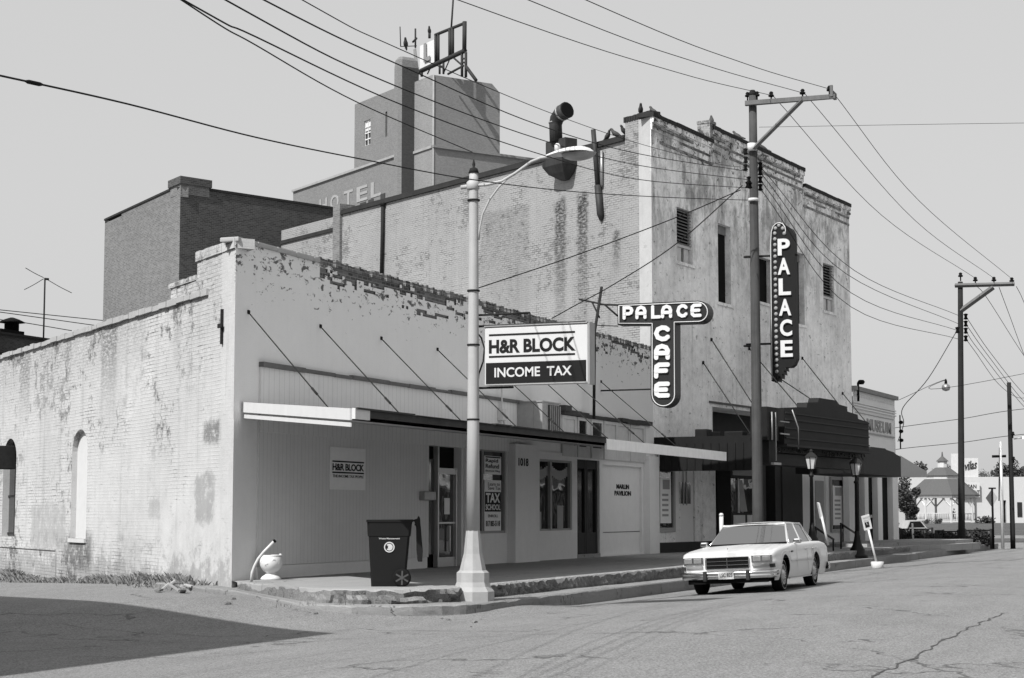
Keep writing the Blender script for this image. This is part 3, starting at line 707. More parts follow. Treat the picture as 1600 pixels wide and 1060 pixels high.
fas(-2.93, -4.0, -2.4, -4.0, -.14, .04, 1, 'front_fascia', M['white'], .06)
fas(-2.4, -4.0, 9.4, -4.0, -.10, .02, 1, 'front_fascia', M['fasciad'])
fas(9.42, -4.0, xr, -4.0, -.24, .0, 1, 'front_fascia', M['fascia'], .05)
fas(xr, -4.0, xrw, 0, -.16, .0, 1, 'end_fascia', M['fascia'])
mb = MB(); x = -2.9
while x < 9.3:
    L = .8+random.random()*1.6; mb.box(x, min(x+L, 9.4), -4.09, -4.0, awz(-4)+.021, awz(-4)+.032+random.random()*.02); x += L+.05
mb.build('drip_edge', M['fasciad'], cno)
rx = [.48, 3.34, 6.12, 9.05, 11.95, 14.8, 17.6, 20.4, 23.2]
for i, x in enumerate(rx):
    a = Vector((x, .0, 5.55)); k = 3.1; b = Vector((x-k*c51/s51, -k, awz(-k)+.0))
    if x > 22: continue
    mb = MB(); mb.tube([a, b], .012, 6); q = a.lerp(b, .8); mb.tube([q, a.lerp(b, .86)], .022, 6); mb.lathe(a-Vector((0, 0, .04)), [(.02, 0), (.04, .02), (.04, .07), (.02, .08)], 8)
    mb.build('tie_rod', M['iron'], cno)
# evaporative cooler standing on the canopy
cool = thing('air_cooler', 'boxy louvred air cooler standing on the canopy against the front wall', 'air cooler', (13, -.6, 3.5))
ua, ub = S(845, 660), S(876, 680)
q0 = LOWF.m(812, 650)[0]
x0c, x1c = LOWF.m(848, 650, .75)[0], LOWF.m(874.5, 650, .75)[0]
zc1 = LOWF.m(860, 630, .75)[1]; zc0 = awz(-.4)+.03
mb = MB(); mb.box(x0c, x1c, -.74, -.03, zc0, zc1); mb.box(x0c-.03, x1c+.03, -.77, -.02, zc1, zc1+.03); mb.build('housing', M['metal'], cool)
mb = MB(); a0 = x0c+(x1c-x0c)*.35
mb.box(a0, x1c-.02, -.76, -.741, zc0+.04, zc1-.05); lo = mb.build('grille', M['dark'], cool)
mb = MB()
for i in range(6): x = a0+.05+i*(x1c-a0-.1)/5; mb.box(x-.02, x+.02, -.79, -.761, zc0+.05, zc1-.06)
mb.build('louvre', M['metal'], lo)
mb = MB(); mb.box(LOWF.m(812, 650)[0]+.1, x0c-.02, -.5, -.05, zc0, zc1-.06); mb.build('duct', M['metal'], cool)
mb = MB(); x = x0c-1.2; mb.tube([(x, -.12, 5.2), (x, -.12, 4.2), (x+.1, -.2, 3.8)], .025, 6); mb.bbox(x-.12, x+.12, -.2, -.05, 4.05, 4.35, .02); mb.build('electric_box', M['offwhite'], cool)

# wall sign by the corner
a, z1 = LOWF.m(515.5, 698, .04); b, _ = LOWF.m(570, 705, .04); _, z0 = LOWF.m(515.5, 765, .04)
ws = thing('wall_sign', 'square white H&R BLOCK board on the shaded ribbed wall above the refuse cart', 'sign', (a, -.04, z0))
mb = MB(); mb.fbox(LOWF, a, b, z0, z1, .035, .06); mb.build('board', M['paper'], ws)
W_, Hh = b-a, z1-z0; K0 = M['signblack']
mb = MB(); mb.fbox(LOWF, a+.05*W_, a+.95*W_, z0+.645*Hh, z0+.68*Hh, .06, .066); mb.fbox(LOWF, a+.05*W_, a+.95*W_, z0+.385*Hh, z0+.42*Hh, .06, .066); mb.build('rule', K0, ws)
mb = MB(); flet(mb, 'H&R BLOCK', LOWF, a+.05*W_, z0+.45*Hh, .9*W_, .165*Hh, .062, .03, .004, .95); flet(mb, 'THE INCOME TAX PEOPLE', LOWF, a+.06*W_, z0+.285*Hh, .88*W_, .065*Hh, .062, .005, .004); mb.build('lettering', K0, ws)

# ================================================================== PALACE THEATRE
PB = thing('theatre_building', 'tall weathered theatre with stepped brick parapet, stained stucco front and dark marquee', 'building', (25.28, 0, SW))
PT = lambda u, v, d=0: PALF.m(u, v, d)
ct = [(0, 14.5), (4.95, 14.5), (4.95, 15.0), (13.9, 15.0), (13.9, 14.4), (19.3, 14.4)]
mb = MB()
vents = [(1.95, 3.25, 9.95, 11.75), (16.05, 17.35, 9.7, 11.6)]
tall = [(5.4, 6.55, 8.95, 11.7), (12.75, 13.9, 8.9, 11.65)]
midw = (8.8, 10.5, 9.35, 11.0)
op = (4.77, 14.5, 4.2, 5.33)
shop = [(.55, 2.05, 1.2, 3.2, .12), (PT(1055, 800)[0], PT(1086, 800)[0], SW, 3.15, .1)]
mb.wall(PALF, 0, 19.3, SW-.3, 12.6, [v+(.2,) for v in vents]+[t+(.25,) for t in tall]+[midw+(.25,), op+(1.2,), (4.98, 13.0, SW-.3, 3.7, 2.0), (14.6, 18.95, SW-.3, 3.6, .3)]+shop)
mb.build('front_wall', M['palfront'], PB)
mb = MB()
for (a, b, zt) in ((0, 4.95, 14.5), (4.95, 13.9, 15.0), (13.9, 19.3, 14.4)):
    if a == 0: mb.fbox(PALF, 0, .2, 12.6, zt-.13, -.02, 0)
    a2 = .2 if a == 0 else a
    mb.fbox(PALF, a2, b, 12.6, zt-.55, -.4, 0)
    mb.fbox(PALF, a, b, zt-.55, zt-.3, .001, .04); mb.fbox(PALF, a, b, zt-.3, zt-.13, .001, .09); mb.fbox(PALF, a2, b, zt-.55, zt-.13, -.4, 0)
mb.build('parapet', M['palfront'], PB)
mb = MB()
for (a, b, zt) in ((0, 4.95, 14.5), (4.95, 13.9, 15.0), (13.9, 19.3, 14.4)):
    for k, dz in enumerate((.9, .62, .45)): 
        x = a
        while x < b-.3:
            L = random.uniform(.5, 2.0)
            if random.random() < .75: mb.fbox(PALF, x, min(x+L, b), zt-dz, zt-dz+.09, .041 if dz < .55 else .002, .055+.015*k if dz < .55 else .02)
            x += L
mb.build('brick_course', M['palbrick'], PB)
mb = MB()
for (a, b, zt) in ((-.05, 4.95, 14.5), (4.93, 13.93, 15.0), (13.93, 19.33, 14.4)): 
    x = a; mb = MB()
    while x < b-.05:
        L = min(.62, b-x); mb.fbox(PALF, x, x+L-.015, zt-.13, zt+random.uniform(-.01, .015), -.45, .12); x += L
    mb.build('front_coping', M['coping'], PB)
MB().fbox(PALF, 4.70, 4.925, 14.515, 15.05, -.42, .05).fbox(PALF, 4.68, 5.2, 15.051, 15.15, -.43, .07).build('step_block', M['palbrick'], PB)
# side wall
SL = 24.6
mb = MB(); mb.wall(PALS, .62, SL, 3.0, 13.8, []); mb.fbox(PALS, .62, 1.3, 13.8, 14.4, -.4, 0)
mb.build('side_wall', M['palside'], PB)
mb = MB(); mb.wall(PALS, 0, .62, 3.0, 14.38, []); mb.build('corner_strip', M['quoin'], PB)
mb = MB(); mb.fbox(PALS, 1.3, SL-5.1, 13.8, 13.93, -.4, .10); mb.fbox(PALS, 1.3, SL-5.1, 13.93, 14.0, -.4, .05); mb.fbox(PALS, SL-4.7, SL, 13.2, 13.35, -.35, .06)
x = 0
while x < 1.3: mb.fbox(PALS, x, x+.1, 14.4, 14.56+random.random()*.02, -.4, .03); x += .125
mb.build('side_coping', M['coping'], PB)
mb = MB(); mb.fbox(PALS, SL-5.15, SL-4.6, 9.5, 14.25, -.6, .12); mb.build('chimney_stub', M['midbrick'], PB)
# rest of the shell
mb = MB(); e1 = PALF.p(19.3, 0); e2 = PALS.p(SL, 0); 
mb.quad(e1, e1+PALS.t*25+Z*0, e1+PALS.t*25+Z*14, e1+Z*14.4); mb.quad(e2, e1+PALS.t*25, e1+PALS.t*25+Z*13, e2+Z*13)
mb.quad(PALS.p(.4, 13.0, -.3), PALF.p(19, 13.0, -.3), e1+PALS.t*25+Z*13, e2+Z*13)
mb.build('shell', M['midbrick'], PB)
# vents with louvres
for a, b, z0, z1 in vents:
    f = MB().fbox(PALF, a, b, z0, z1, -.24, -.19).build('vent', M['dark'], PB)
    mb = MB(); zz = z0+.62
    for i in range(11): 
        z = zz+(z1-zz)*i/11; mb.add([PALF.p(a+.02, z, -.06), PALF.p(b-.02, z, -.06), PALF.p(b-.02, z+.09, -.17), PALF.p(a+.02, z+.09, -.17), PALF.p(a+.02, z+.02, -.05), PALF.p(b-.02, z+.02, -.05)], [(0, 1, 2, 3), (0, 4, 5, 1)])
    mb.build('louvre', M['louvre'], f)
    mb = MB(); m_ = (a+b)/2; mb.fbox(PALF, a+.02, b-.02, zz-.1, zz, -.18, -.08); mb.fbox(PALF, a+.15, m_-.03, z0+.03, zz-.11, -.18, -.12); mb.fbox(PALF, m_+.18, b-.1, z0+.03, zz-.11, -.18, -.12); mb.build('board', M['offwhite'], f)
    mb = MB(); mb.fbox(PALF, a-.12, b+.12, z0-.1, z0, -.15, .06); mb.build('sill', M['palfront'], f)
for a, b, z0, z1 in tall:
    f = MB().fbox(PALF, a, b, z0, z1, -.26, -.22).build('window', M['dark'], PB)
    mb = MB(); mb.fbox(PALF, a, b, z1-.3, z1, -.22, -.18); mb.build('window_board', M['louvre'], f)
    mb = MB(); mb.fbox(PALF, a-.12, b+.12, z0-.1, z0, -.15, .05); mb.build('sill', M['palfront'], f)
a, b, z0, z1 = midw
f = MB().fbox(PALF, a, b, z0, z1, -.26, -.22).build('window', M['dark'], PB)
mb = MB(); mb.fbox(PALF, a-.1, b+.1, z0-.1, z0, -.15, .06); mb.build('sill', M['palfront'], f)
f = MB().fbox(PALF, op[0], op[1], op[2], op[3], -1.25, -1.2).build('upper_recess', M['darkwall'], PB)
mb = MB(); mb.fbox(PALF, op[0]-.3, op[1], op[3]+.12, op[3]+.18, 0.003, .05); mb.build('lintel', M['wood'], PB)
# soot hood and bent flue on the side wall
VN = thing('exhaust_flue', 'sooty bent sheet metal flue rising from a hood on the theatre side wall', 'flue', PALS.p(4.2, 11.9))
a0, a1 = PALS.m(891, 280, .3)[0], PALS.m(860, 280, .3)[0]
zb, zm, zt = PALS.m(880, 277, .5)[1], PALS.m(880, 262, .5)[1], PALS.m(880, 247, .5)[1]
cA = (a0+a1)/2
mb = MB(); ring = []
for (k, z) in ((.25, zb-.0), (.75, zb+.2), (1.0, zb+.45), (1.0, zt)):
    ring.append([PALS.p(cA+sx_*(a1-a0)/2*k, z, d) for sx_, d in ((-1, .02), (1, .02), (1, .02+.62*k), (-1, .02+.62*k))])
mb.add([q for r in ring for q in r], [(0, 1, 2, 3), (12, 13, 14, 15)]+[(i*4+k, i*4+(k+1) % 4, (i+1)*4+(k+1) % 4, (i+1)*4+k) for i in range(3) for k in range(4)])
mb.build('hood', M['rust'], VN)
zq = PALS.m(870, 218, .5)[1]
mb = MB(); mb.fbox(PALS, cA-.55, cA+.55, zt, zq, .0, .5); mb.build('housing', M['rust'], VN)
pc = lambda u, v, d=.45: (lambda m_: PALS.p(m_[0], m_[1], d))(PALS.m(u, v, d))
mb = MB(); mb.tube([pc(869, 222), pc(868, 195), pc(870, 186), pc(876, 178), pc(886, 172)], [.22, .22, .24, .26, .29], 14)
mb.build('flue_pipe', M['rust'], VN)
mb = MB(); mb.tube([pc(886, 172), pc(887.0, 171.5)], [.25, .25], 14); mb.build('flue_mouth', M['dark'], VN)
mb = MB(); mb.tube([pc(868, 193), pc(868, 191)], [.24, .24], 14); mb.tube([pc(877, 177.5), pc(879, 176)], [.28, .285], 14); mb.build('collar', M['metal'], VN)
# down pipes
DP = thing('drain_pipe', 'short leaning dark pipe high on the theatre side wall beside the flue', 'pipe', pc(935, 340, .1))
mb = MB(); mb.tube([pc(927, 203, .25), pc(930, 240, .2), pc(934, 292, .12)], .085, 10); mb.tube([pc(934, 290, .12), pc(938, 335, .1), pc(939, 345, .05)], [.12, .12, .05], 10); mb.build('pipe', M['rust'], DP)
mb = MB(); mb.tube([pc(940, 236, .08), pc(940, 290, .08)], .05, 8); mb.build('thin_pipe', M['metal'], DP)
DP = thing('down_pipe', 'straight dark down pipe on the rear half of the theatre side wall', 'pipe', pc(597, 430, .08))
mb = MB(); mb.tube([pc(598, 322, .1), pc(597.5, 365, .1), pc(596, 432, .1)], .075, 8); mb.lathe(pc(598, 323, .1), [(.08, 0), (.14, .1), (.14, .16)], 8); mb.build('pipe', M['iron'], DP)

# shopfront left of the entrance: poster case, door, end wall
def pposter(u0, u1, v0, v1, fr, name, parent, d=.0):
    a, z1 = PT(u0, v0); b, _ = PT(u1, v0); _, z0 = PT(u0, v1)
    f = MB(); 
    f.fbox(PALF, a, a+fr, z0, z1, d, d+.07); f.fbox(PALF, b-fr, b, z0, z1, d, d+.07); f.fbox(PALF, a+fr, b-fr, z0, z0+fr, d, d+.065); f.fbox(PALF, a+fr, b-fr, z1-fr, z1, d, d+.065)
    c = f.build(name, M['frame'], parent); MB().fbox(PALF, a+fr, b-fr, z0+fr, z1-fr, d+.002, d+.02).build('glazing', M['glass'], c)
    w_, h_ = b-a-2*fr, z1-z0-2*fr
    MB().fbox(PALF, a+fr+.12*w_, b-fr-.1*w_, z0+fr+.08*h_, z1-fr-.12*h_, d+.021, d+.026).build('poster', M['paper'], c)
    mb = MB(); 
    for i in range(5): mb.fbox(PALF, a+fr+.25*w_, b-fr-.3*w_, z0+fr+(.2+.09*i)*h_, z0+fr+(.24+.09*i)*h_, d+.0265, d+.028)
    mb.fbox(PALF, a+fr+.3*w_, b-fr-.2*w_, z0+fr+.68*h_, z0+fr+.85*h_, d+.0265, d+.028)
    mb.build('poster_print', M['letter'], c)
pposter(1024.5, 1052, 729, 832, .14, 'poster_case', PB)
a, b = PT(1055.5, 800)[0], PT(1085, 800)[0]
dpn = MB().fbox(PALF, a, b, .75, 3.2, -.09, -.04).build('door', M['stucco_low'], PB)
mb = MB(); mb.fbox(PALF, a+.25*(b-a), b-.15*(b-a), 2.05, 2.75, -.04, -.03); mb.build('door_window', M['glassd'], dpn)
mb = MB(); 
for k in (.45, .62): x = a+k*(b-a); mb.fbox(PALF, x-.03, x+.03, 2.0, 3.1, -.029, -.01)
mb.build('door_bar', M['frame'], dpn)
mb = MB(); mb.fbox(PALF, 0, 4.97, SW, .82, .003, .02); mb.build('skirting', M['darkwall'], PB)
# under the marquee
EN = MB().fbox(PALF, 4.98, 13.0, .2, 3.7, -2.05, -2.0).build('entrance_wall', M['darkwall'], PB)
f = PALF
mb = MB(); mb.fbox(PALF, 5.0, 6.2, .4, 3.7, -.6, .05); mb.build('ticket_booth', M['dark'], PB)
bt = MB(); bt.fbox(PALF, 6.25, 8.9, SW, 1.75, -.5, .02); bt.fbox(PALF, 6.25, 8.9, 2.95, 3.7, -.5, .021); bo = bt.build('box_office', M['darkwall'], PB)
mb = MB(); mb.fbox(PALF, 6.3, 8.85, 1.76, 2.94, -.10, -.06); mb.build('glazing', M['glass'], bo); MB().prism([PALF.p(a_, z_, -.055) for a_, z_ in ((6.9, 2.9), (7.5, 2.9), (7.75, 2.3), (7.95, 1.8), (7.3, 1.8))], -PALF.n*.004).build('drape', M['letter'], bo)
mb = MB()
for a in (6.25, 7.0, 8.83): mb.fbox(PALF, a, a+.07, 1.76, 2.94, -.05, .0)
mb.build('glazing_bar', M['alu'], bo)
mb = MB(); [MB().fbox(PALF, *q_).build('tile_panel', M['offwhite'] if q_[2] < 2 else M['letter'], bo) for q_ in ((6.45, 7.5, .75, 1.68, .022, .04), (7.7, 8.85, .75, 1.68, .022, .04), (6.4, 8.9, 3.05, 3.25, .022, .05), (6.4, 8.9, 3.35, 3.5, .022, .05))]
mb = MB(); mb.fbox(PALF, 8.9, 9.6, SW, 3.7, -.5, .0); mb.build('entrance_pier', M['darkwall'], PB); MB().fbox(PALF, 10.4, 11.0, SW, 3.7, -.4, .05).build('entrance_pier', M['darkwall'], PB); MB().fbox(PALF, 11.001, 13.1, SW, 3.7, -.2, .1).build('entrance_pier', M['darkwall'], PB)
# right part: pale pilasters, door, poster case
mb = MB(); mb.fbox(PALF, 13.1, 14.45, SW, 3.7, -.02, .06)
mb.fbox(PALF, 14.6, 16.5, SW, 3.6, -.28, -.24); mb.fbox(PALF, 16.5, 18.95, SW, 3.6, -.3, -.2); mb.build('pilaster', M['stucco_low'], PB)
mb = MB(); mb.fbox(PALF, 15.4, 16.35, SW, 3.0, -.235, -.21); mb.build('side_door', M['frame'], PB)
pposter(1303, 1326, 745, 832, .12, 'poster_case', PB, -.19)
# deck and steps in front of the theatre doors
mb = MB(); mb.fbox(PALF, 13.0, 27.5, .3, .62, .1, 2.6); mb.fbox(PALF, 13.2, 27.5, .2, .47+.0, 2.6, 2.95)
tag(mb.build('entrance_steps', M['concrete']), 'low concrete steps in front of the theatre and museum doors', 'steps')

# marquee
MQ = MB(); D0 = 3.75
s0m, s1m = .05, 9.15
def mq(s, z, d): return PALF.p(s, z, d)
MQb = MQ.fbox(PALF, s0m, s1m, 3.62, 4.12, 0, D0-.05).build('marquee', M['marquee'], PB)
tag(MQb, 'dark stepped theatre marquee over the entrance')
mb = MB(); mb.fbox(PALF, s0m-.02, s0m+.03, 3.05, 3.95, .2, D0-.4); 
for i in range(12): d = .3+i*.27; mb.fbox(PALF, s0m-.05, s0m-.021, 3.1, 3.9, d, d+.03)
mb.build('side_board', M['marquee'], MQb)
prof = [(s0m+.9, 3.86), (s1m, 3.86), (s1m, 4.90), (s1m-1.1, 4.96), (s1m-1.15, 5.10), (s1m-2.2, 5.16), (s1m-2.25, 5.32), (s1m-3.2, 5.36), (s1m-3.3, 5.47), (s1m-5.0, 5.47), (s1m-5.1, 5.32), (s1m-6.1, 5.26), (s1m-6.15, 5.10), (s1m-7.2, 5.05), (s0m+.9, 4.98)]
mb = MB(); mb.prism([mq(a, z, D0+.25) for a, z in prof], -PALF.n*.35); mb.build('stepped_front', M['marquee'], MQb)
mb = MB()
for z in (4.05, 4.35, 4.62, 4.82): mb.fbox(PALF, s0m+.95, s1m-.05, z, z+.045, D0+.25, D0+.30)
mb.fbox(PALF, s0m+.9, s1m+.03, 3.80, 3.87, D0-.1, D0+.34)
for i, (a, z) in enumerate(prof[3:14]):
    a2, z2 = prof[4+i] if 4+i < len(prof) else prof[-1]
mb.build('ribbing', M['marquee2'], MQb)
mb = MB(); random.seed(3)
for i in range(60): 
    a = s0m+.6+random.random()*(s1m-.6-s0m); d = D0+.05+random.random()*.15; mb.lathe(mq(a, 3.60+random.random()*.12, d), [(.015, 0), (.03, .03), (.02, .06)], 6)
mb.fbox(PALF, s0m+.4, s1m, 3.25, 3.6, D0-.9, D0-.2)
mb.build('bulb_row', M['marquee2'], MQb)
# corner display with lit tubes
a, b = -.42, .42
zt2, zb2 = PALF.m(1200, 636, D0+.2)[1], PALF.m(1200, 725, D0+.2)[1]
ca, cb = PALF.m(1199, 680, D0+.25)[0], PALF.m(1216, 680, D0+.25)[0]
mb = MB(); mb.fbox(PALF, ca, cb, zt2-1.0, zt2, D0-.3, D0+.25); mb.fbox(PALF, ca+.25, cb, zb2, zt2-1.0, D0-.25, D0+.2); mb.build('corner_display', M['marquee'], MQb)
mb = MB(); x = ca+.3; mb.tube([mq(x, zt2-.15, D0+.28), mq(x, zt2-1.0, D0+.28)], .035, 6); x = ca+.62; mb.tube([mq(x, zt2-.15, D0+.28), mq(x, zb2+.1, D0+.28)], .022, 6)
mb.fbox(PALF, cb+.08, cb+.85, zt2-.42, zt2-.39, D0+.27, D0+.3); mb.fbox(PALF, cb+.08, cb+.85, zt2-.80, zt2-.76, D0+.27, D0+.3); mb.fbox(PALF, ca+.4, cb+.1, zb2-.02, zb2+.05, D0+.2, D0+.3); mb.build('neon_tube', M['metal'], MQb)
mb = MB(); mb.tube([mq(cb+1.1, 4.95, D0+.3), mq(cb+1.35, 4.4, D0+.4), mq(cb+1.6, 3.75, D0+.3)], .02, 6); mb.build('loose_cable', M['metal'], MQb)
mb = MB(); random.seed(11)
for i, (a, d, s_) in enumerate(((1.2, 1.2, .5), (2.4, 1.0, .4), (3.4, 1.4, .55), (4.6, 1.1, .5), (5.4, 1.6, .4))): MB().bbox(-s_*.6, s_*.6, -.2, .2, 0, .12+s_*.3, .03, Matrix.Translation(mq(a, 4.12, d)) @ Matrix.Rotation(i*.7, 4, 'Z')).build('roof_clutter', M['marquee'], MQb)
for u0, v0, a1_, d1 in ((1111, 531, 1.4, 3.4), (1098, 567, .6, 3.0), (1170, 545, 3.6, 3.6), (1215, 590, 6.4, 3.8), (1253, 560, 7.6, 3.8), (1316, 615, 9.9, 3.6)):
    a, z = PT(u0, v0); mb = MB(); mb.tube([mq(a, z, .02), mq(a1_+.2, 4.95 if d1 > 3.5 else 4.12, d1)], .018, 6); mb.lathe(mq(a, z-.06, .0), [(.03, 0), (.06, .03), (.06, .1), (.03, .12)], 8); mb.build('tie_rod', M['iron'], MQb)

# ---- PALACE vertical sign
XS1 = PALF.p(7.9, 0)
def sg(u, v, xx): return at(u, v, 0, xx)
xs = XS1.x
VS = thing('theatre_sign', 'tall vertical sign reading PALACE with a curl of bulbs down its edge', 'sign', at(1225, 590, 0, xs))
face = []
L_ = [(1205, 585), (1205, 365), (1206.5, 357), (1211, 350), (1217, 347), (1223, 349), (1228, 355), (1240, 361)]
out = [(1205.5, 596), (1204, 560), (1203.5, 470), (1203, 380), (1204, 362), (1207, 353), (1212, 348), (1217.5, 346.5), (1224, 349), (1229, 353), (1236, 357), (1240, 364), (1241, 380), (1243, 470), (1245, 560), (1241, 570), (1236, 574), (1228, 574.5), (1229, 580), (1225, 579), (1226, 586), (1222, 584), (1222, 592), (1218, 588), (1217, 597), (1213, 590), (1211, 598), (1208, 592)]
pts = [at(u, v, 0, xs) for u, v in out]
mb = MB(); mb.prism(pts, (.42, 0, 0)); mb.build('cabinet', M['signblack'], VS)
mb = MB(); pl = [(1206.2, 594), (1205, 470), (1204.2, 380), (1205.2, 362), (1208, 354), (1212.5, 349.5), (1217.5, 348), (1223, 350), (1226.5, 355), (1227.5, 361), (1226.5, 366)]
mb.tube([at(u, v, 0, xs-.03) for u, v in pl], .018, 6); mb.build('neon_tube', M['white'], VS)
bulb = [(1224.5, 365), (1222, 357), (1216, 352.5), (1210.5, 357)]+[(1209.5+.004*(v-365)*1.0, v) for v in [365+i*9.0 for i in range(25)]]
for u, v in bulb:
    q = at(u+1.2+ (v-365)*.011, v, 0, xs-.0)
    mb = MB(); mb.lathe((0, 0, 0), [(.02, 0), (.065, .0), (.07, .015), (.05, .035), (.02, .04)], 10)
    mm = Matrix.Translation(q) @ Matrix.Rotation(R_(-90), 4, 'Y'); mb.v = [mm @ p for p in mb.v]; mb.build('bulb', M['bulb'], VS)
hz = at(1215, 375, 0, xs); 
for i, chh in enumerate('PALACE'):
    vb = (400, 430, 462, 494, 526, 558.5)[i]; ub = (1216, 1216, 1217.5, 1218, 1219.5, 1220.5)[i]
    o_p = at(ub, vb, 0, xs); top_p = at(ub, vb-26, 0, xs); rp = at(ub+19, vb, 0, xs)
    mb = MB(); letters(mb, chh, o_p, (0, -1, 0), (0, 0, 1), abs(rp.y-o_p.y), top_p.z-o_p.z, (-1, 0, 0), .03, .07)
    mb.build('letter', M['white'], VS)
mb = MB()
for v in (401.5, 538.5):
    a = at(1165, v, 0, xs); b = at(1246, v, 0, xs+.2); mb.tube([a, (xs+.2, b.y, a.z)], .04, 6)
mb.build('bracket', M['iron'], VS)

# ---- PALACE CAFE sign
xc = 20.4
cf = lambda u, v, dx=0: at(u, v, 0, xc+dx)
CS = thing('cafe_sign', 'T-shaped neon sign reading PALACE across and CAFE down', 'sign', cf(1036, 637))
def arcpx(cu, cv, ru, rv, a0, a1, n): return [(cu+ru*math.cos(R_(a0+(a1-a0)*i/n)), cv-rv*math.sin(R_(a0+(a1-a0)*i/n))) for i in range(n+1)]
out = [(965, 475.5), (1090, 470)] + arcpx(1091, 487.5, 17, 17.5, 85, -85, 10) + [(1056, 506), (1056.5, 615)] + arcpx(1036.5, 617, 20, 20, 0, -180, 12) + [(1016.5, 508), (965, 508)]
mb = MB(); mb.prism([cf(u, v) for u, v in out], (.45, 0, 0)); mb.build('cabinet', M['neon'], CS)
inn = [(967, 478), (1090, 472.5)] + arcpx(1091, 487.5, 14.5, 15, 85, -85, 10) + [(1053.5, 503.5), (1054, 615)] + arcpx(1036.5, 617, 17.5, 17.5, 0, -180, 12) + [(1019, 505.5), (967, 505.5), (967, 478)]
mb = MB(); mb.tube([cf(u, v, -.02) for u, v in inn], .015, 6); mb.build('neon_tube', M['white'], CS)
# rounded neon lettering drawn as strokes (unit box, y up)
ST = {'P': [[(0, 0), (0, 1), (.6, 1), (.85, .9), (.95, .72), (.85, .5), (.6, .4), (0, .4)]], 'A': [[(0, 0), (0, .6), (.15, .88), (.5, 1), (.85, .88), (1, .6), (1, 0)], [(0, .4), (1, .4)]],
      'L': [[(0, 1), (0, 0), (.85, 0)]], 'C': [[(1, .82), (.8, .97), (.5, 1), (.15, .85), (0, .5), (.15, .15), (.5, 0), (.8, .03), (1, .18)]],
      'E': [[(1, 1), (.25, 1), (.03, .85), (0, .5), (.03, .15), (.25, 0), (1, 0)], [(0, .5), (.85, .5)]], 'F': [[(1, 1), (.25, 1), (.03, .85), (0, .5), (0, 0)], [(0, .48), (.85, .48)]]}
def neonletter(ch, u0, v0, w_, h_, sl=0.0, r=.075):
    """each stroke a flat enamelled band with round ends, the bands a few millimetres apart in depth"""
    mb = MB(); dep = [.05]
    def face2(P, holes=None):
        d0 = dep[0]; dep[0] += .003; n = len(P)
        fr_ = [Vector((xc-d0, q[0], q[1])) for q in P]; bk = [Vector((xc, q[0], q[1])) for q in P]
        return fr_, bk
    for st in ST[ch]:
        P = [(lambda q: Vector((q.y, q.z)))(cf(u0+x*w_, v0-y*h_+sl*(x*w_))) for x, y in st]
        L_, R2 = [], []
        for i_, q in enumerate(P):
            a_ = (P[i_]-P[i_-1]).normalized() if i_ > 0 else (P[1]-P[0]).normalized(); b_ = (P[i_+1]-P[i_]).normalized() if i_ < len(P)-1 else a_
            nn_ = Vector((-(a_+b_).y, (a_+b_).x)).normalized(); k_ = 1/max(.5, nn_.dot(Vector((-a_.y, a_.x))))
            L_.append(q+nn_*r*k_); R2.append(q-nn_*r*k_)
        Lf, Lb = face2(L_); dep[0] -= .003; Rf, Rb = face2(R2); n = len(P)
        mb.add(Lf+Rf+Lb+Rb, [(i_, i_+1, n+i_+1, n+i_) for i_ in range(n-1)]+[(i_, i_+1, 2*n+i_+1, 2*n+i_) for i_ in range(n-1)]+[(n+i_, n+i_+1, 3*n+i_+1, 3*n+i_) for i_ in range(n-1)])
        for q in (P[0], P[-1]):
            c_ = [q+Vector((math.cos(k*math.pi/8), math.sin(k*math.pi/8)))*r for k in range(16)]; F2, B2 = face2(c_)
            mb.add(F2+B2, [tuple(range(16))]+[(k, (k+1) % 16, 16+(k+1) % 16, 16+k) for k in range(16)])
            dd_ = [q+Vector((math.cos(k*math.pi/4), math.sin(k*math.pi/4)))*r*.22 for k in range(8)]
    mb.build('letter', M['white'], CS)
for ch, u in zip('PALACE', (976, 996, 1020.5, 1036, 1060, 1082)): neonletter(ch, u, 497.5-(u-976)*.036, 12.5, 16, -.04, .047)
for ch, v in zip('CAFE', (532.5, 561.5, 590.5, 620.5)): neonletter(ch, 1026, v-2, 18, 18, -.02, .064)
mb = MB()
p0 = at(940, 449, 1, -.3); p1 = at(928, 655, 1, -.3)
mb.tube([p0, at(929, 520, 1, -.3), p1], .045, 8); mb.build('support_pipe', M['iron'], CS)
mb = MB(); mb.tube([cf(905, 468), cf(945, 476.5), cf(965, 494)], .03, 6); mb.tube([cf(938, 476), cf(966, 477)], .03, 6); mb.tube([cf(925, 472), cf(937, 497)], .025, 6); mb.tube([cf(930, 611), cf(1016, 608.5)], .025, 6); mb.tube([cf(922, 508), cf(966, 510)], .015, 6)
mb.build('bracket', M['iron'], CS)

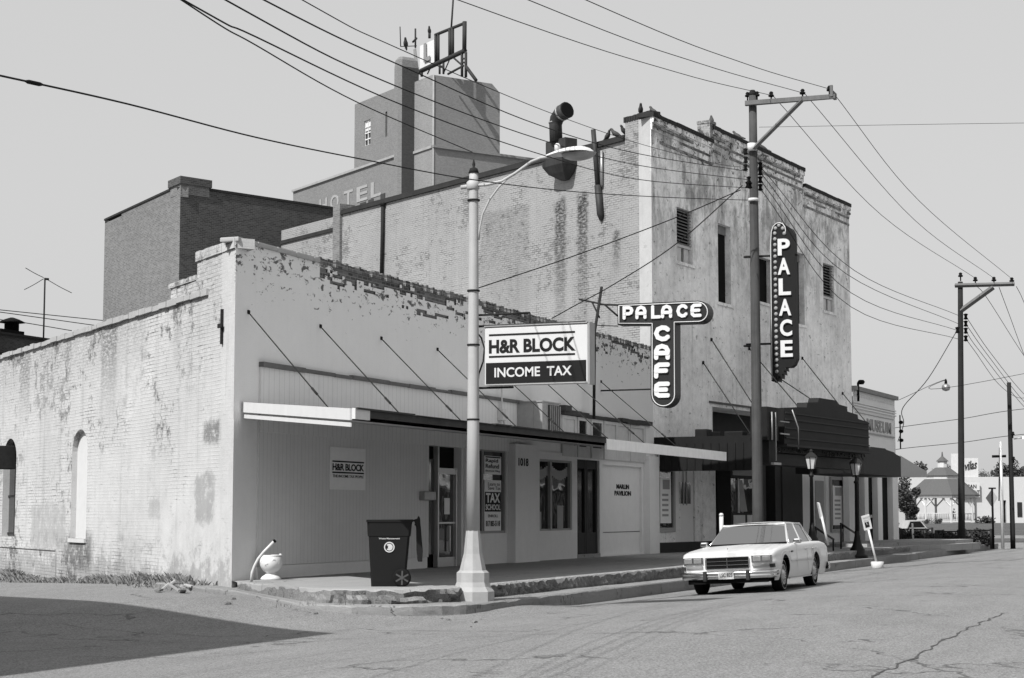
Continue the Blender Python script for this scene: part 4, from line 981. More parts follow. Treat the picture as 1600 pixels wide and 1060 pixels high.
# ---- hanging tax sign on the street lamp
LX = -.45
hs = lambda u, v, dx=0: at(u, v, 0, LX+dx)
HS = thing('hanging_sign', 'two-tone H&R BLOCK INCOME TAX box sign hung from the street lamp', 'sign', hs(838, 602))
q = [hs(757, 511), hs(920, 505.5), hs(920, 599), hs(757, 602.5)]
y0, y1 = q[0].y, q[1].y; zt1 = (q[0].z+q[1].z)/2; zb1 = (q[2].z+q[3].z)/2
mb = MB(); mb.bbox(LX, LX+.22, y1, y0, zb1, zt1, .03); mb.build('cabinet', M['signwhite'], HS)
W_ = y0-y1; Hh = zt1-zb1; zs = zb1+.385*Hh
mb = MB(); mb.box(LX-.006, LX-.001, y1+.05, y0-.03, zb1+.03, zs); mb.build('lower_panel', M['signblack'], HS)
mb = MB(); mb.box(LX-.007, LX-.001, y1+.13*W_, y0-.045*W_, zb1+.845*Hh, zb1+.875*Hh); mb.box(LX-.007, LX-.001, y1+.13*W_, y0-.045*W_, zb1+.475*Hh, zb1+.505*Hh); mb.build('rule', M['signblack'], HS)
mb = MB(); letters(mb, 'H&R BLOCK', (LX-.001, y0-.045*W_, zb1+.545*Hh), (0, -1, 0), Z, .83*W_, .235*Hh, (-1, 0, 0), .038, .006, 1.0); mb.build('lettering', M['signblack'], HS)
mb = MB(); letters(mb, 'INCOME  TAX', (LX-.006, y0-.10*W_, zb1+.135*Hh), (0, -1, 0), Z, .74*W_, .165*Hh, (-1, 0, 0), .02, .005, 1.0); mb.build('lettering', M['signwhite'], HS)
mb = MB(); mb.box(LX-.02, LX+.24, y1-.02, y1+.02, zb1-.02, zt1+.02); mb.box(LX-.02, LX+.24, y1, y0, zt1, zt1+.02); mb.build('edge_trim', M['metal'], HS)
mb = MB(); yl = -5.07
mb.tube([(LX+.1, yl, zt1+.03), (LX+.1, y1+.1, zt1+.03)], .022, 6); mb.tube([(LX+.1, yl, zb1-.03), (LX+.1, y0-.5, zb1-.03)], .022, 6); mb.tube([hs(745, 493, .1), hs(828, 489, .1)], .02, 6)
mb.tube([hs(828, 489, .1), (LX+.1, hs(828, 489, .1).y, zt1)], .015, 6); mb.tube([hs(745, 520, .1), hs(752, 528, .1), hs(757, 545, .1), hs(755, 565, .1), hs(748, 585, .1), hs(746, 605, .1)], .015, 6); mb.build('bracket', M['iron'], HS)

# ---- street lamp
LPo = at(739.5, 600, 1, -5.08); LPo.z = .25
SL_ = thing('street_lamp', 'pale steel street lamp with cobra head over the pavement corner', 'street lamp', LPo)
mb = MB(); mb.lathe(LPo, [(.37, -.1), (.37, .16), (.31, .24), (.28, .32), (.28, .48), (.23, .52), (.16, .80), (.135, 1.05), (.120, 1.2)], 8, False, R_(22.5)); mb.build('base', M['lampbase'], SL_)
mb = MB(); mb.lathe(LPo, [(.120, 1.2), (.105, 3.0), (.090, 5.4), (.083, 7.3), (.078, 7.45)], 12, True)
mb.build('pole', M['lampmetal'], SL_)
mb = MB()
for z in (6.95, 5.35, 4.4, 3.1): mb.lathe(LPo+Z*z, [(.08, 0), (.112, 0), (.112, .03), (.08, .03)], 12)
mb.lathe(LPo+Z*7.45, [(.1, 0), (.07, .08), (.02, .10), (.03, .15), (.012, .24)], 8); mb.build('band', M['iron'], SL_)
aq = lambda u, v: at(u, v, 0, LPo.x)
arm = [aq(741, 290), aq(760, 289), aq(785, 283), aq(805, 271), aq(830, 253), aq(845, 247), aq(860, 245)]
mb = MB(); mb.tube(arm, .028, 8); mb.tube([aq(795, 277), aq(780, 292), aq(765, 312), aq(754, 335), aq(749, 360), aq(748, 375)], .018, 6); mb.tube([aq(741, 290)+Vector((0, .25, -.02)), aq(741, 290)], .04, 6); mb.lathe(aq(739, 293)-Z*.05, [(.09, 0), (.115, .02), (.115, .14), (.09, .16)], 10); mb.build('arm', M['lampmetal'], SL_)
# cobra head: lofted along -y
h0, h1 = aq(855, 246), aq(928, 238)
mb = MB(); ax = (h1-h0); n_ = 12; vsx = []
for i in range(n_+1):
    t = i/n_; c = h0+ax*t + Z*(.0+.03*math.sin(t*math.pi))
    wx = .10+.14*math.sin(min(1, t*1.6)*math.pi/2) if t < .8 else .24*math.sqrt(max(0.02, 1-((t-.8)/.2)**2)); hzz = .04+.06*math.sin(min(1, t*1.4)*math.pi/2) if t < .7 else .10*math.sqrt(max(.02, 1-((t-.7)/.3)**2))
    for k in range(9):
        a = math.pi*k/8; vsx.append(c + Vector((math.cos(a)*wx, 0, math.sin(a)*hzz)))
mb.add(vsx, [(i*9+k, i*9+k+1, (i+1)*9+k+1, (i+1)*9+k) for i in range(n_) for k in range(8)], True)
for i in range(n_): mb.add([vsx[i*9], vsx[i*9+8], vsx[(i+1)*9+8], vsx[(i+1)*9]], [(0, 1, 2, 3)])
mb.build('lamp_head', M['white'], SL_)
mb = MB(); c0 = h0+ax*.68 + Z*.01
vsx = []; rr = (1, .85, .55, .2)
for i, r in enumerate(rr):
    for k in range(16): a = 2*math.pi*k/16; vsx.append(c0 + Vector((math.cos(a)*.17*r, math.sin(a)*.32*r, -.13*(1-r*r)**.5)))
mb.add(vsx, [(i*16+k, i*16+(k+1) % 16, (i+1)*16+(k+1) % 16, (i+1)*16+k) for i in range(3) for k in range(16)]+[tuple(range(48, 64))], True); mb.build('lens', M['metal'], SL_)
mb = MB(); mb.lathe(h0+ax*.22+Z*.09, [(.05, 0), (.05, .1), (.03, .13)], 10); mb.build('photocell', M['white'], SL_)
mb = MB(); mb.fbox(Fr(LPo.x+.16, LPo.y, 90), 0, .02, .9, 2.2, 0, .012); mb.build('bill_strip', M['white'], SL_)

# ================================================================== MUSEUM
e = PALF.p(19.3, 0); MUF = Fr(e.x+.02, e.y-.02, -2)
MU = thing('museum_building', 'low white building marked MUSEUM beyond the theatre', 'building', MUF.p(0, SW))
mw = 7.7
mb = MB(); mb.wall(MUF, 0, mw, .2, 6.75, [(.3, mw-.1, SW, 3.6, .22)]); mb.quad(MUF.p(mw, .2), MUF.p(mw, 6.75), MUF.p(mw, 6.75)+Vector((8, 14, 0)), MUF.p(mw, .2)+Vector((8, 14, 0))); mb.quad(MUF.p(0, 6.5), MUF.p(mw, 6.5), MUF.p(mw, 6.5)+Vector((8, 14, 0)), MUF.p(0, 6.5)+Vector((8, 14, 0)))
mb.build('wall', M['museum'], MU)
mb = MB(); mb.fbox(MUF, -.05, mw+.1, 6.75, 6.92, -.3, .16); mb.build('cornice', M['louvre'], MU)
mb = MB(); 
for z in (6.02, 6.14, 6.24): mb.fbox(MUF, 0, mw, z, z+.05, .002, .07)
for i in range(26): x = .3+i*.28; mb.fbox(MUF, x, x+.12, 6.52, 6.62, .002, .05)
mb.build('moulding', M['museum'], MU)
f = MUF; zb_, zt_2 = MUF.m(1370, 677)[1], MUF.m(1370, 650)[1]
mb = MB(); mb.fbox(MUF, .4, mw-.35, 5.05, 5.11, .002, .06); mb.fbox(MUF, .4, mw-.35, 5.85, 5.88, .002, .03); mb.build('panel_moulding', M['letter'], MU)
mb = MB(); a, b = MUF.m(1354, 660)[0], MUF.m(1391, 668)[0]; flet(mb, 'MUSEUM', MUF, a, 5.2, b-a, .5, .002, .01, .05, 1.1); mb.build('lettering', M['letter'], MU)
mb = MB(); mb.fbox(MUF, .3, mw-.1, SW, 3.6, -.3, -.22); mb.build('door', M['dark'], MU)
mb = MB()
for u0, u1 in ((1327, 1338.5), (1351.5, 1357.5), (1372, 1379), (1395.5, 1404)): mb.fbox(MUF, MUF.m(u0, 800, .04)[0], MUF.m(u1, 800, .04)[0], SW, 3.7, -.2, .04)
mb.fbox(MUF, MUF.m(1338.5, 800, .04)[0], MUF.m(1396, 800, .04)[0], 3.42, 3.6, -.2, .035)
mb.build('pilaster', M['stucco_low'], MU)
# its stepped canopy
md = 2.5
c1 = lambda u, v: MUF.m(u, v, md)
a0, a1 = c1(1349, 700)[0], c1(1407, 700)[0]; zb3 = c1(1380, 743)[1]
prof = [(a0, zb3), (a1, zb3)]+[c1(u, v) for u, v in ((1407.5, 714), (1400, 710), (1397, 707), (1391, 705), (1385, 703), (1383, 701), (1362, 698.5), (1359, 702), (1349, 701))]
mb = MB(); mb.prism([MUF.p(a, z, md) for a, z in prof], -MUF.n*.3); mb.fbox(MUF, a0, a1, zb3+.02, zb3+.35, 0, md-.3); cn = mb.build('canopy', M['marquee'], MU)
mb = MB(); t1, t2 = c1(1408, 712), c1(1449, 737); b2 = c1(1449, 746)
P_ = [MUF.p(a1+.02, t1[1], md-.02), MUF.p(a1+.02, zb3, md-.02), MUF.p(b2[0], b2[1], md-.02), MUF.p(t2[0], t2[1], md-.02)]
mb.prism(P_, -MUF.n*1.9); mb.build('canopy_roof', M['metal'], MU)
mb = MB(); mb.tube([MUF.p(mw+.12, z, .2) for z in (4.6, 6.1)], .03, 6)
for z in (4.9, 5.3, 5.7): mb.lathe(MUF.p(mw+.3, z, .2), [(.04, 0), (.1, .04), (.1, .12), (.04, .16)], 8)
mb.build('insulator_rack', M['dark'], MU)
mb = MB(); p = MUF.p(.35, 6.3, .15); mb.tube([p, p+Z*.75, p+Z*.85+Vector((.2, -.1, 0))], .05, 6); mb.lathe(p+Z*.8+Vector((.15, -.1, 0)), [(.1, -.1), (.16, 0), (.1, .08)], 8); mb.build('service_mast', M['dark'], MU)

# ================================================================== REAR BUILDINGS
def rear(name, label, F1, F2, L1, L2, z0, z1, m1, m2):
    b = thing(name, label, 'building', F1.p(0, 0)); return b
cd_ = at(282, 300, 1, 24.0)
DF = Fr(cd_.x, cd_.y, -23); DS = Fr(cd_.x, cd_.y, 52, -1)
DB = thing('brick_building', 'plain dark brick block with corner chimney rising behind the corner building', 'building', DF.p(0, 0))
z1 = DS.m(267, 298)[1]; zr = DF.m(325, 298)[1]; ztop = DF.m(300, 279)[1]
sl = DS.m(164, 345)[0]
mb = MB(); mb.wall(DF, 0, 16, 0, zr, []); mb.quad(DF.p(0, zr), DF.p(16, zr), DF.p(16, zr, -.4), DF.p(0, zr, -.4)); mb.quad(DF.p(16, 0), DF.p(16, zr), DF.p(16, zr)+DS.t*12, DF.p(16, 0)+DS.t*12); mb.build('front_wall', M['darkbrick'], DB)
mb = MB(); mb.wall(DS, 0, sl, 0, z1-.45, [])
st = [(0, DS.m(215, 320)[0], z1), (DS.m(215, 320)[0], DS.m(190, 331)[0], z1-.03), (DS.m(190, 331)[0], sl, z1-.06)]
for (a, b, zt) in ((0, st[0][1], z1), (st[1][0], st[1][1], z1-.0), (st[2][0], st[2][1], z1-.12)): mb.fbox(DS, a, b, z1-.45, zt, -.35, 0)
mb.quad(DS.p(sl, 0), DS.p(sl, z1), DS.p(sl, z1)+DF.t*14, DS.p(sl, 0)+DF.t*14)
mb.quad(DF.p(0, z1-.8), DF.p(16, z1-.8), DF.p(16, z1-.8)+DS.t*12, DS.p(sl, z1-.8)); mb.build('side_wall', M['midbrick'], DB)
mb = MB(); ca_ = DF.m(327, 285)[0]; sa_ = DS.m(267, 290)[0]
mb.add([DF.p(0, zr-.3, .02), DF.p(ca_, zr-.3, .02), DF.p(ca_, zr-.3, .02)+DS.t*sa_, DS.p(sa_, zr-.3, .02)] + [DF.p(0, ztop, .02), DF.p(ca_, ztop, .02), DF.p(ca_, ztop, .02)+DS.t*sa_, DS.p(sa_, ztop, .02)], [(0, 1, 5, 4), (1, 2, 6, 5), (2, 3, 7, 6), (3, 0, 4, 7), (4, 5, 6, 7)])
mb.build('chimney', M['midbrick'], DB)
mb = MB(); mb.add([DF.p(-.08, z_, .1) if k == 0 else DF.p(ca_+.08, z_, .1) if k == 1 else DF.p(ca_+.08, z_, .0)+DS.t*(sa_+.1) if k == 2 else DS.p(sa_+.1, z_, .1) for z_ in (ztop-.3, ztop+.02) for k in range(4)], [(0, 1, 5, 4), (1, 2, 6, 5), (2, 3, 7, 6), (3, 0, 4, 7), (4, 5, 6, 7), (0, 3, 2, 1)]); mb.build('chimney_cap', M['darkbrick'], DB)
mb = MB(); mb.fbox(DF, ca_, 16, zr, zr+.1, -.4, .05); mb.fbox(DS, sa_, sl, z1+.001, z1+.09, -.4, .05); mb.build('coping', M['coping'], DB)

ch = at(676, 120, 1, 60.0)
HF = Fr(ch.x, ch.y, -33); HSd = Fr(ch.x, ch.y, 54.6, -1)
HB = thing('hotel_tower', 'distant brick hotel tower with rooftop sign frame and faded painted lettering', 'hotel', HF.p(0, 0))
hz = lambda u, v: HSd.m(u, v)
zT = HF.m(676, 117)[1]; zW = HF.m(760, 242)[1]; fr = HF.m(781, 150)[0]
sa = hz(648, 130)[0]
mb = MB(); z_ = zT
mb.wall(HF, 0, fr, zW-.5, zT-.8, []); mb.add([HF.p(0, zT-.8), HF.p(fr, zT-.8), HF.p(fr-1.0, zT+.05), HF.p(0, zT)], [(0, 1, 2, 3)])
mb.quad(HF.p(fr, zW-.5), HF.p(fr, zT-.8), HF.p(fr, zT-.8)+HSd.t*9, HF.p(fr, zW-.5)+HSd.t*9); mb.quad(HF.p(0, zT-.1), HF.p(fr-1, zT-.1), HF.p(fr-1, zT-.1)+HSd.t*9, HF.p(0, zT-.1)+HSd.t*9)
mb.wall(HSd, 0, sa+2, 10, zT, []); mb.build('penthouse', M['hotelbuff'], HB)
mb = MB(); mb.wall(HF, 0, 20, 5, zW, [], d=.02); mb.quad(HF.p(0, zW), HF.p(20, zW), HF.p(20, zW)+HSd.t*9, HF.p(0, zW)+HSd.t*9); mb.fbox(HF, 0, 20, zW, zW+.25, -.5, .25); mb.build('rear_wing', M['hotelbuff'], HB)
mb = MB(); mb.fbox(HSd, 0, sa+.2, HSd.m(660, 235)[1]-.12, HSd.m(660, 235)[1]+.15, 0, .15); mb.build('ledge', M['ghost'], HB)
# main side block (stands forward of the penthouse)
sb0, sb1 = hz(625, 200)[0], hz(554, 200)[0]; zS = hz(556, 163)[1]
mb = MB(); wnd = [(hz(579, 200)[0], hz(569, 200)[0], hz(574, 227)[1], hz(574, 188)[1], .3), (hz(605, 200)[0], hz(602, 200)[0], hz(603, 214)[1], hz(603, 175)[1], .3)]
mb.wall(HSd, sb0, sb1, 5, zS, wnd); mb.quad(HSd.p(sb1, 5), HSd.p(sb1, zS), HSd.p(sb1, zS)+HF.t*8, HSd.p(sb1, 5)+HF.t*8)
mb.add([HSd.p(sb0, zS), HSd.p(sb0+1.2, zS), HSd.p(sb0+1.0, zS+.8), HSd.p(sb0+.4, zS+1.3), HSd.p(sb0, zS+3.2)], [(0, 1, 2, 3, 4)])
blk = mb.build('side_block', M['hotelbrick'], HB)
zL = hz(580, 259)[1]
sb2 = hz(458, 313)[0]
mb = MB(); mb.wall(HSd, sb1, sb2, 5, zL, []); mb.quad(HSd.p(sb1, zL), HSd.p(sb2, zL), HSd.p(sb2, zL)+HF.t*10, HSd.p(sb1, zL)+HF.t*10); mb.build('long_wing', M['hotelbrick'], HB)
mb = MB(); mb.fbox(HSd, sb0+.6, sb2, zL, zL+.25, 0, .22); mb.build('ledge', M['ghost'], HB)
a, b, z0, z1_, _ = wnd[0]
wn = MB().fbox(HSd, a, b, z0, z1_, -.3, -.22).build('window', M['glassd'], HB)
mb = MB(); c = (a+b)/2
for x in (a, c, b): mb.fbox(HSd, x-.05, x+.05, z0, z1_, -.2, -.1)
for k in (0, .25, .5, .75, 1): z = z0+(z1_-z0)*k; mb.fbox(HSd, a, b, z-.06, z+.06, -.198, -.09)
mb.fbox(HSd, c-.4, b-.05, z0+.6*(z1_-z0), z1_-.05, -.21, -.19); mb.build('window_frame', M['white'], wn)
a, b, z0, z1_, _ = wnd[1]; MB().fbox(HSd, a, b, z0, z1_, -.3, -.22).build('window', M['dark'], HB)
for u0, u1, v0, v1 in ((563, 572, 318, 328), (576, 584, 313, 324), (595, 602, 304, 318)):
    MB().fbox(HSd, hz(u1, 310)[0], hz(u0, 310)[0], hz(u0, v1)[1], hz(u0, v0)[1], .01, .06).build('window', M['glassd'], HB)
# painted ghost lettering: the sight line reads it from the wing towards the tower
HRt = -HSd.t
mb = MB(); za = hz(598, 303)[1]; 
for chh, u0, u1 in (('H', 500, 512), ('O', 517, 530), ('T', 538, 552), ('E', 558, 575), ('L', 580, 596)):
    a, b = hz(u0, 290)[0], hz(u1, 290)[0]; z = hz((u0+u1)/2, 300)[1]
    letters(mb, chh, HSd.p(a, za-.1, .02), HRt, Z, abs(a-b), hz(590, 275)[1]-hz(590, 299)[1], HSd.n, .02, .04)
mb.build('painted_lettering', M['ghost'], HB)
# stair turret: faceted shaft, lit left, right facet's shade put into its brick colour
tc = HSd.p((hz(612, 150)[0]+hz(648, 150)[0])/2-0.5, 0, .6)
a, b = hz(612, 200)[0], hz(647, 200)[0]; ztu = hz(630, 82)[1]
ce = HSd.p((a+b)/2, 0, -.2)+Vector((0, 0, 0))
ztu = (CP+ray(623, 79)*((ce-CP).length*.99)).z
ta_ = hz(647.5, 200)[0]; tw_, td_ = 1.35, 1.83; top_z = ztu
def tring(k, z):
    cx_, cd2 = ta_+tw_/2, td_/2
    return [HSd.p(cx_+(a-cx_)*k, z, cd2+(d-cd2)*k) for a, d in ((ta_, -.5), (ta_, td_*.82), (ta_+.28, td_), (ta_+tw_-.28, td_), (ta_+tw_, td_*.82), (ta_+tw_, -.5))]
mb = MB(); R3 = [tring(1, 5), tring(1, top_z-1.1), tring(.9, top_z-.35), tring(.62, top_z)]
mb.add([q for r in R3 for q in r], [(i_*6+k, i_*6+k+1, (i_+1)*6+k+1, (i_+1)*6+k) for i_ in range(3) for k in range(5) if not (k == 0 and i_ == 0)]+[(18, 19, 20, 21, 22, 23)])
mb.build('stair_turret', M['hotelbrick'], HB)
mb = MB(); mb.add([R3[0][0], R3[0][1], R3[1][1], R3[1][0]], [(0, 1, 2, 3)]); mb.build('turret_face', M['hotelshade'], HB)
# vertical pipes at the corner
mb = MB()
for k in (-.5, -.2): mb.tube([HF.p(.1, 10, .2)+HSd.t*-k, HF.p(.1, zT, .2)+HSd.t*-k], .1, 6)
mb.build('down_pipe', M['ghost'], HB)
# rooftop sign frame on trestles
RS = thing('roof_sign', 'empty steel sign frame with one leftover letter panel on the hotel roof', 'sign', HF.p(2, zT))
RF = Fr(HF.p(1.5, 0).x, HF.p(1.5, 0).y, 54.6, -1)
rp = lambda u, v: (lambda m_: RF.p(m_[0], m_[1]))(RF.m(u, v))
mb = MB(); B0, B1 = rp(650, 115), rp(726, 79)
mb.tube([rp(648, 116), rp(727, 79)], .24, 6); mb.tube([rp(680, 55), rp(727, 36)], .16, 6); mb.tube([rp(726, 34), rp(725.5, 80)], .24, 6); mb.tube([rp(681, 55), rp(681, 98)], .18, 6); mb.tube([rp(685, 54), rp(685, 97)], .15, 6); mb.tube([rp(703, 46), rp(703, 90)], .2, 6); mb.tube([rp(707, 45), rp(707, 88)], .2, 6)
mb.build('frame', M['framed'], RS)
mb = MB()
for (u0, v0, u1, v1, r) in ((687, 98, 687, 116, .12), (693, 95, 693, 116, .12), (722, 82, 722, 120, .15), (728, 82, 728, 121, .15), (728, 104, 744, 126, .18), (707, 89, 724, 104, .1), (724, 103, 700, 116, .12), (704, 90, 694, 113, .07), (676, 99, 668, 116, .08), (659, 112, 659, 120, .15), (705, 45, 708, 0, .1), (722, 92, 728, 92, .1), (722, 98, 728, 98, .1), (687, 104, 693, 104, .1)):
    mb.tube([rp(u0, v0), rp(u1, v1)], r, 5)
mb.build('trestle', M['framed'], RS)
mb = MB(); mb.prism([rp(656, 72), rp(678, 62), rp(679, 97), rp(656, 108)], -RF.n*.3); mb.build('letter_panel', M['white'], RS)
mb = MB(); mb.prism([rp(664, 69)+RF.n*.1, rp(667.5, 67.5)+RF.n*.1, rp(668, 90)+RF.n*.1, rp(673.5, 87.5)+RF.n*.1, rp(673.5, 94)+RF.n*.1, rp(664, 98)+RF.n*.1], RF.n*.08); mb.prism([rp(648, 78)+RF.n*.1, rp(651.5, 76)+RF.n*.1, rp(655, 103)+RF.n*.1, rp(650, 105)+RF.n*.1], RF.n*.08); mb.build('letter', M['louvre'], RS)
mb = MB()
for (u0, v0, u1, v1, r) in ((626, 73, 625, 42, .06), (649, 75, 649, 45, .1), (626, 73, 651, 72, .05), (645, 66, 651, 60, .12), (671, 60, 671, 50, .15)): mb.tube([rp(u0, v0), rp(u1, v1)], r, 5)
mb.build('antenna', M['framed'], RS)

# far left roof with ventilator, mast
FF = Fr(at(60, 530, 1, 45).x, 45, 0)
fz = FF.m(40, 528)[1]
FB = thing('flat_roof_building', 'dark flat-roofed building edge behind the side wall at far left', 'building', FF.p(0, 0))
mb = MB(); mb.fbox(FF, -12, FF.m(84, 529)[0], fz-3.5, fz, -6, 0); mb.build('upper_wall', M['darkbrick'], FB)
mb = MB(); mb.fbox(FF, -12, FF.m(86, 529)[0], fz, fz+.12, -6.1, .2); mb.fbox(FF, -12, FF.m(84, 529)[0]-.5, fz-1.2, fz-1.0, 0, .3); mb.build('cornice', M['coping'], FB)
vp = lambda u, v, d=-.3: FF.m(u, v, d)
a, b = vp(1, 520)[0], vp(38, 520)[0]; zt = vp(20, 516)[1]
mb = MB(); mb.fbox(FF, a, b, fz+.12, zt, -2.0, -.3)
a, b = vp(9, 520, -.8)[0], vp(27, 520, -.8)[0]; c = FF.p((a+b)/2, zt, -.8); r = (b-a)/2*.8
mb.lathe(c, [(r, 0), (r, (vp(18, 503)[1]-zt)), (r*1.9, (vp(18, 502)[1]-zt)), (r*1.0, (vp(18, 497)[1]-zt)), (.1, (vp(18, 494)[1]-zt))], 12); mb.build('ventilator', M['dark'], FB)
q = FF.p(vp(68, 527, -.4)[0], fz, -.4); zt = vp(68, 434, -.4)[1]
mb = MB(); mb.tube([q, Vector((q.x, q.y, zt))], .05, 6); mb.tube([Vector((q.x, q.y, zt-.06)), Vector((q.x+.2, q.y-.1, zt-.06))], .07, 6)
o = mb.build('antenna_mast', M['iron']); tag(o, 'thin antenna mast guyed on the dark roof at far left', 'mast')
NB = MB(); random.seed(5)      # neighbour across the side street (outside the picture; its shade falls on the road)
tip = Vector((-5.5, -5.1, 0)); Hn = 9.5; k = Hn/math.tan(R_(SUN_EL)); co = tip - Vector((math.cos(R_(SUN_B))*k, math.sin(R_(SUN_B))*k, 0))
dN = Vector((math.cos(R_(68)), math.sin(R_(68)), 0))
P = [co, co+dN*30, co+dN*30+Vector((-20, 0, 0)), co+Vector((-20, 0, 0))]
NB.add([q-Z*.3 for q in P]+[q+Z*Hn for q in P], [(0, 1, 5, 4), (1, 2, 6, 5), (2, 3, 7, 6), (3, 0, 4, 7), (4, 5, 6, 7)])
random.seed(8)
for i, (x0, x1, h, m_) in enumerate(((-6, 8, 6.5, 'midbrick'), (8.3, 21, 8.5, 'stucco_low'), (21.3, 33, 6.0, 'darkbrick'), (33.3, 50, 9.5, 'midbrick'), (58, 80, 7, 'museum'), (80.5, 110, 6, 'darkbrick'))):
    b = thing('shop_building', ('low brick shop nearest the viewer across the street', 'pale stucco shop across from the canopy', 'low dark brick shop across from the big pole', 'tallest brick shop across from the theatre', 'pale rendered shop past the cross street', 'dark brick shop farthest down the opposite side')[i], 'building', (x0, -27, 0), 'shops on the opposite side of the street')
    F_ = Fr(x1, -27, 180); L = x1-x0; hs_ = [(k*3.2+.8, k*3.2+3.2, .8, 3.1, .15) for k in range(int((L-1)/3.2))]
    mb = MB(); mb.wall(F_, 0, L, -.2, h, hs_); mb.box(x0, x1, -40, -27.4, -.2, h-.5); mb.build('wall', M[m_], b)
    for hh_ in hs_: MB().fbox(F_, hh_[0], hh_[1], hh_[2], hh_[3], -.2, -.16).build('window', M['glassd'], b)
    mb = MB(); mb.fbox(F_, .2, L-.2, 3.4, 3.55, 0, 2.2); mb.build('canopy', M['fascia'], b)
tag(NB.build('neighbour_building', M['midbrick']), 'brick building across the side street, out of view at the left', 'building')
# ================================================================== POLES AND WIRES
def wire(pts, r, label, group, mat=None, name='power_line'):
    """smooth curve through 3-D points (quadratic / Catmull)"""
    P = [Vector(p) for p in pts]
    if len(P) == 2: P = [P[0], P[0].lerp(P[1], .5)-Z*((P[1]-P[0]).length*.012), P[1]]
    out = []
    for i in range(len(P)-1):
        a = P[max(i-1, 0)] if i > 0 else P[0]*2-P[1]; b, c = P[i], P[i+1]; d = P[i+2] if i+2 < len(P) else P[-1]*2-P[-2]
        for k in range(8):
            t = k/8; out.append(.5*((2*b)+(c-a)*t+(2*a-5*b+4*c-d)*t*t+(3*b-a-3*c+d)*t**3))
    out.append(P[-1])
    mb = MB(); mb.tube(out, r, 5); o = mb.build(name, mat or M['wire']); return tag(o, label, 'cable', group)
def plane_wire(px, y0, y1, r, label, group, ax=1, ext=None):
    us = [p[0] for p in px]; P = []
    for u, v in px:
        t = (u-us[0])/(us[-1]-us[0]); P.append(at(u, v, ax, y0+(y1-y0)*t))
    if ext: P = [P[0]+(P[0]-P[1]).normalized()*ext+Z*ext*.02]+P
    return wire(P, r, label, group)

def upole(name, label, base, top, r0, r1, mat):
    t = thing(name, label, 'utility pole', base)
    mb = MB(); n = 9; pts = [Vector(base).lerp(Vector(top), i/n)+Vector((noise.noise(Vector((i, 2, base[0])))*.02, 0, 0)) for i in range(n+1)]
    mb.tube(pts, [r0+(r1-r0)*i/n for i in range(n+1)], 14); mb.build('shaft', mat, t); return t
def insul(q, parent, s=1.0, down=False):
    mb = MB(); mb.lathe(Vector(q), [(.02*s, -.12*s), (.02*s, 0), (.07*s, .01*s), (.075*s, .05*s), (.04*s, .07*s), (.06*s, .1*s), (.03*s, .14*s)], 8); return mb.build('insulator', M['dark'], parent)
b1 = Vector((18.98, -5.0, SW-.1)); t1 = at(1176, 150, 1, -5.0)
P1 = upole('utility_pole', 'tall weathered wooden utility pole with double cross-arm in front of the theatre', b1, t1, .155, .11, M['pole'])
X1 = t1.x+.0
mb = MB()
for dx in (-.2, .16):
    a, b = at(1164.5, 161.5+(1 if dx > 0 else 0), 0, X1+dx), at(1305, 151, 0, X1+dx); mb.add([a+Vector((ex, 0, ez)) for ez in (-.06, .06) for ex in (-.05, .05)]+[b+Vector((ex, 0, ez)) for ez in (-.06, .06) for ex in (-.05, .05)], [(0, 1, 3, 2), (4, 6, 7, 5), (0, 4, 5, 1), (2, 3, 7, 6), (0, 2, 6, 4), (1, 5, 7, 3)])
mb.build('cross_arm', M['wood'], P1)
mb = MB()
for dx in (-.2, .16):
    a, b = at(1177, 233, 0, X1+dx), at(1253, 157, 0, X1+dx); mb.tube([a, b], .065, 4, smooth=False)
mb.build('brace', M['wood'], P1)
mb = MB(); mb.lathe(at(1175, 229, 1, -5.0)-Z*.12, [(.128, 0), (.128, .2)], 14); mb.lathe(at(1177, 312, 1, -5.0)-Z*.05, [(.137, 0), (.137, .08)], 14); mb.build('band', M['offwhite'], P1)
ins1 = [at(u, v, 0, X1) for u, v in ((1205, 152), (1254, 148), (1296, 143))]
for q in ins1: insul(q, P1, 1.1)
for u, v in ((1168, 152), (1183, 151)): insul(at(u, v, 0, X1), P1, 1.0)
mb = MB(); mb.lathe(t1+Z*.0, [(.11, 0), (.10, .1), (.06, .16)], 12); mb.build('pole_cap', M['poledark'], P1)
mb = MB(); e_ = at(1303, 150, 0, X1); mb.box(e_.x-.28, e_.x+.22, e_.y-.03, e_.y+.05, e_.z-.07, e_.z+.10); mb.box(e_.x-.28, e_.x-.2, e_.y-.02, e_.y+.05, e_.z+.1, e_.z+.24); mb.build('arm_end', M['wood'], P1)
def spool(u, v, y, parent, s=1):
    q = at(u, v, 1, y); mb = MB(); mb.lathe(q-Z*.07*s, [(.02*s, -.02*s), (.07*s, 0), (.04*s, .05*s), (.04*s, .09*s), (.07*s, .14*s), (.02*s, .16*s)], 8); mb.build('insulator', M['dark'], parent)
for v in (237, 250, 262): spool(1165, v, -5.1, P1)
for v in (259, 269, 281, 293): spool(1188, v, -5.1, P1, 1.1)
for u, v in ((1170, 281), (1168, 289), (1172, 290)): spool(u, v, -5.15, P1, 1)
mb = MB()
for z in (7.9, 6.4, 5.1): mb.tube([at(1163, 402 if z > 7 else 541, 1, -5.0), at(1172, 402 if z > 7 else 541, 1, -5.0)], .03, 5)
mb.build('step_bolt', M['iron'], P1)

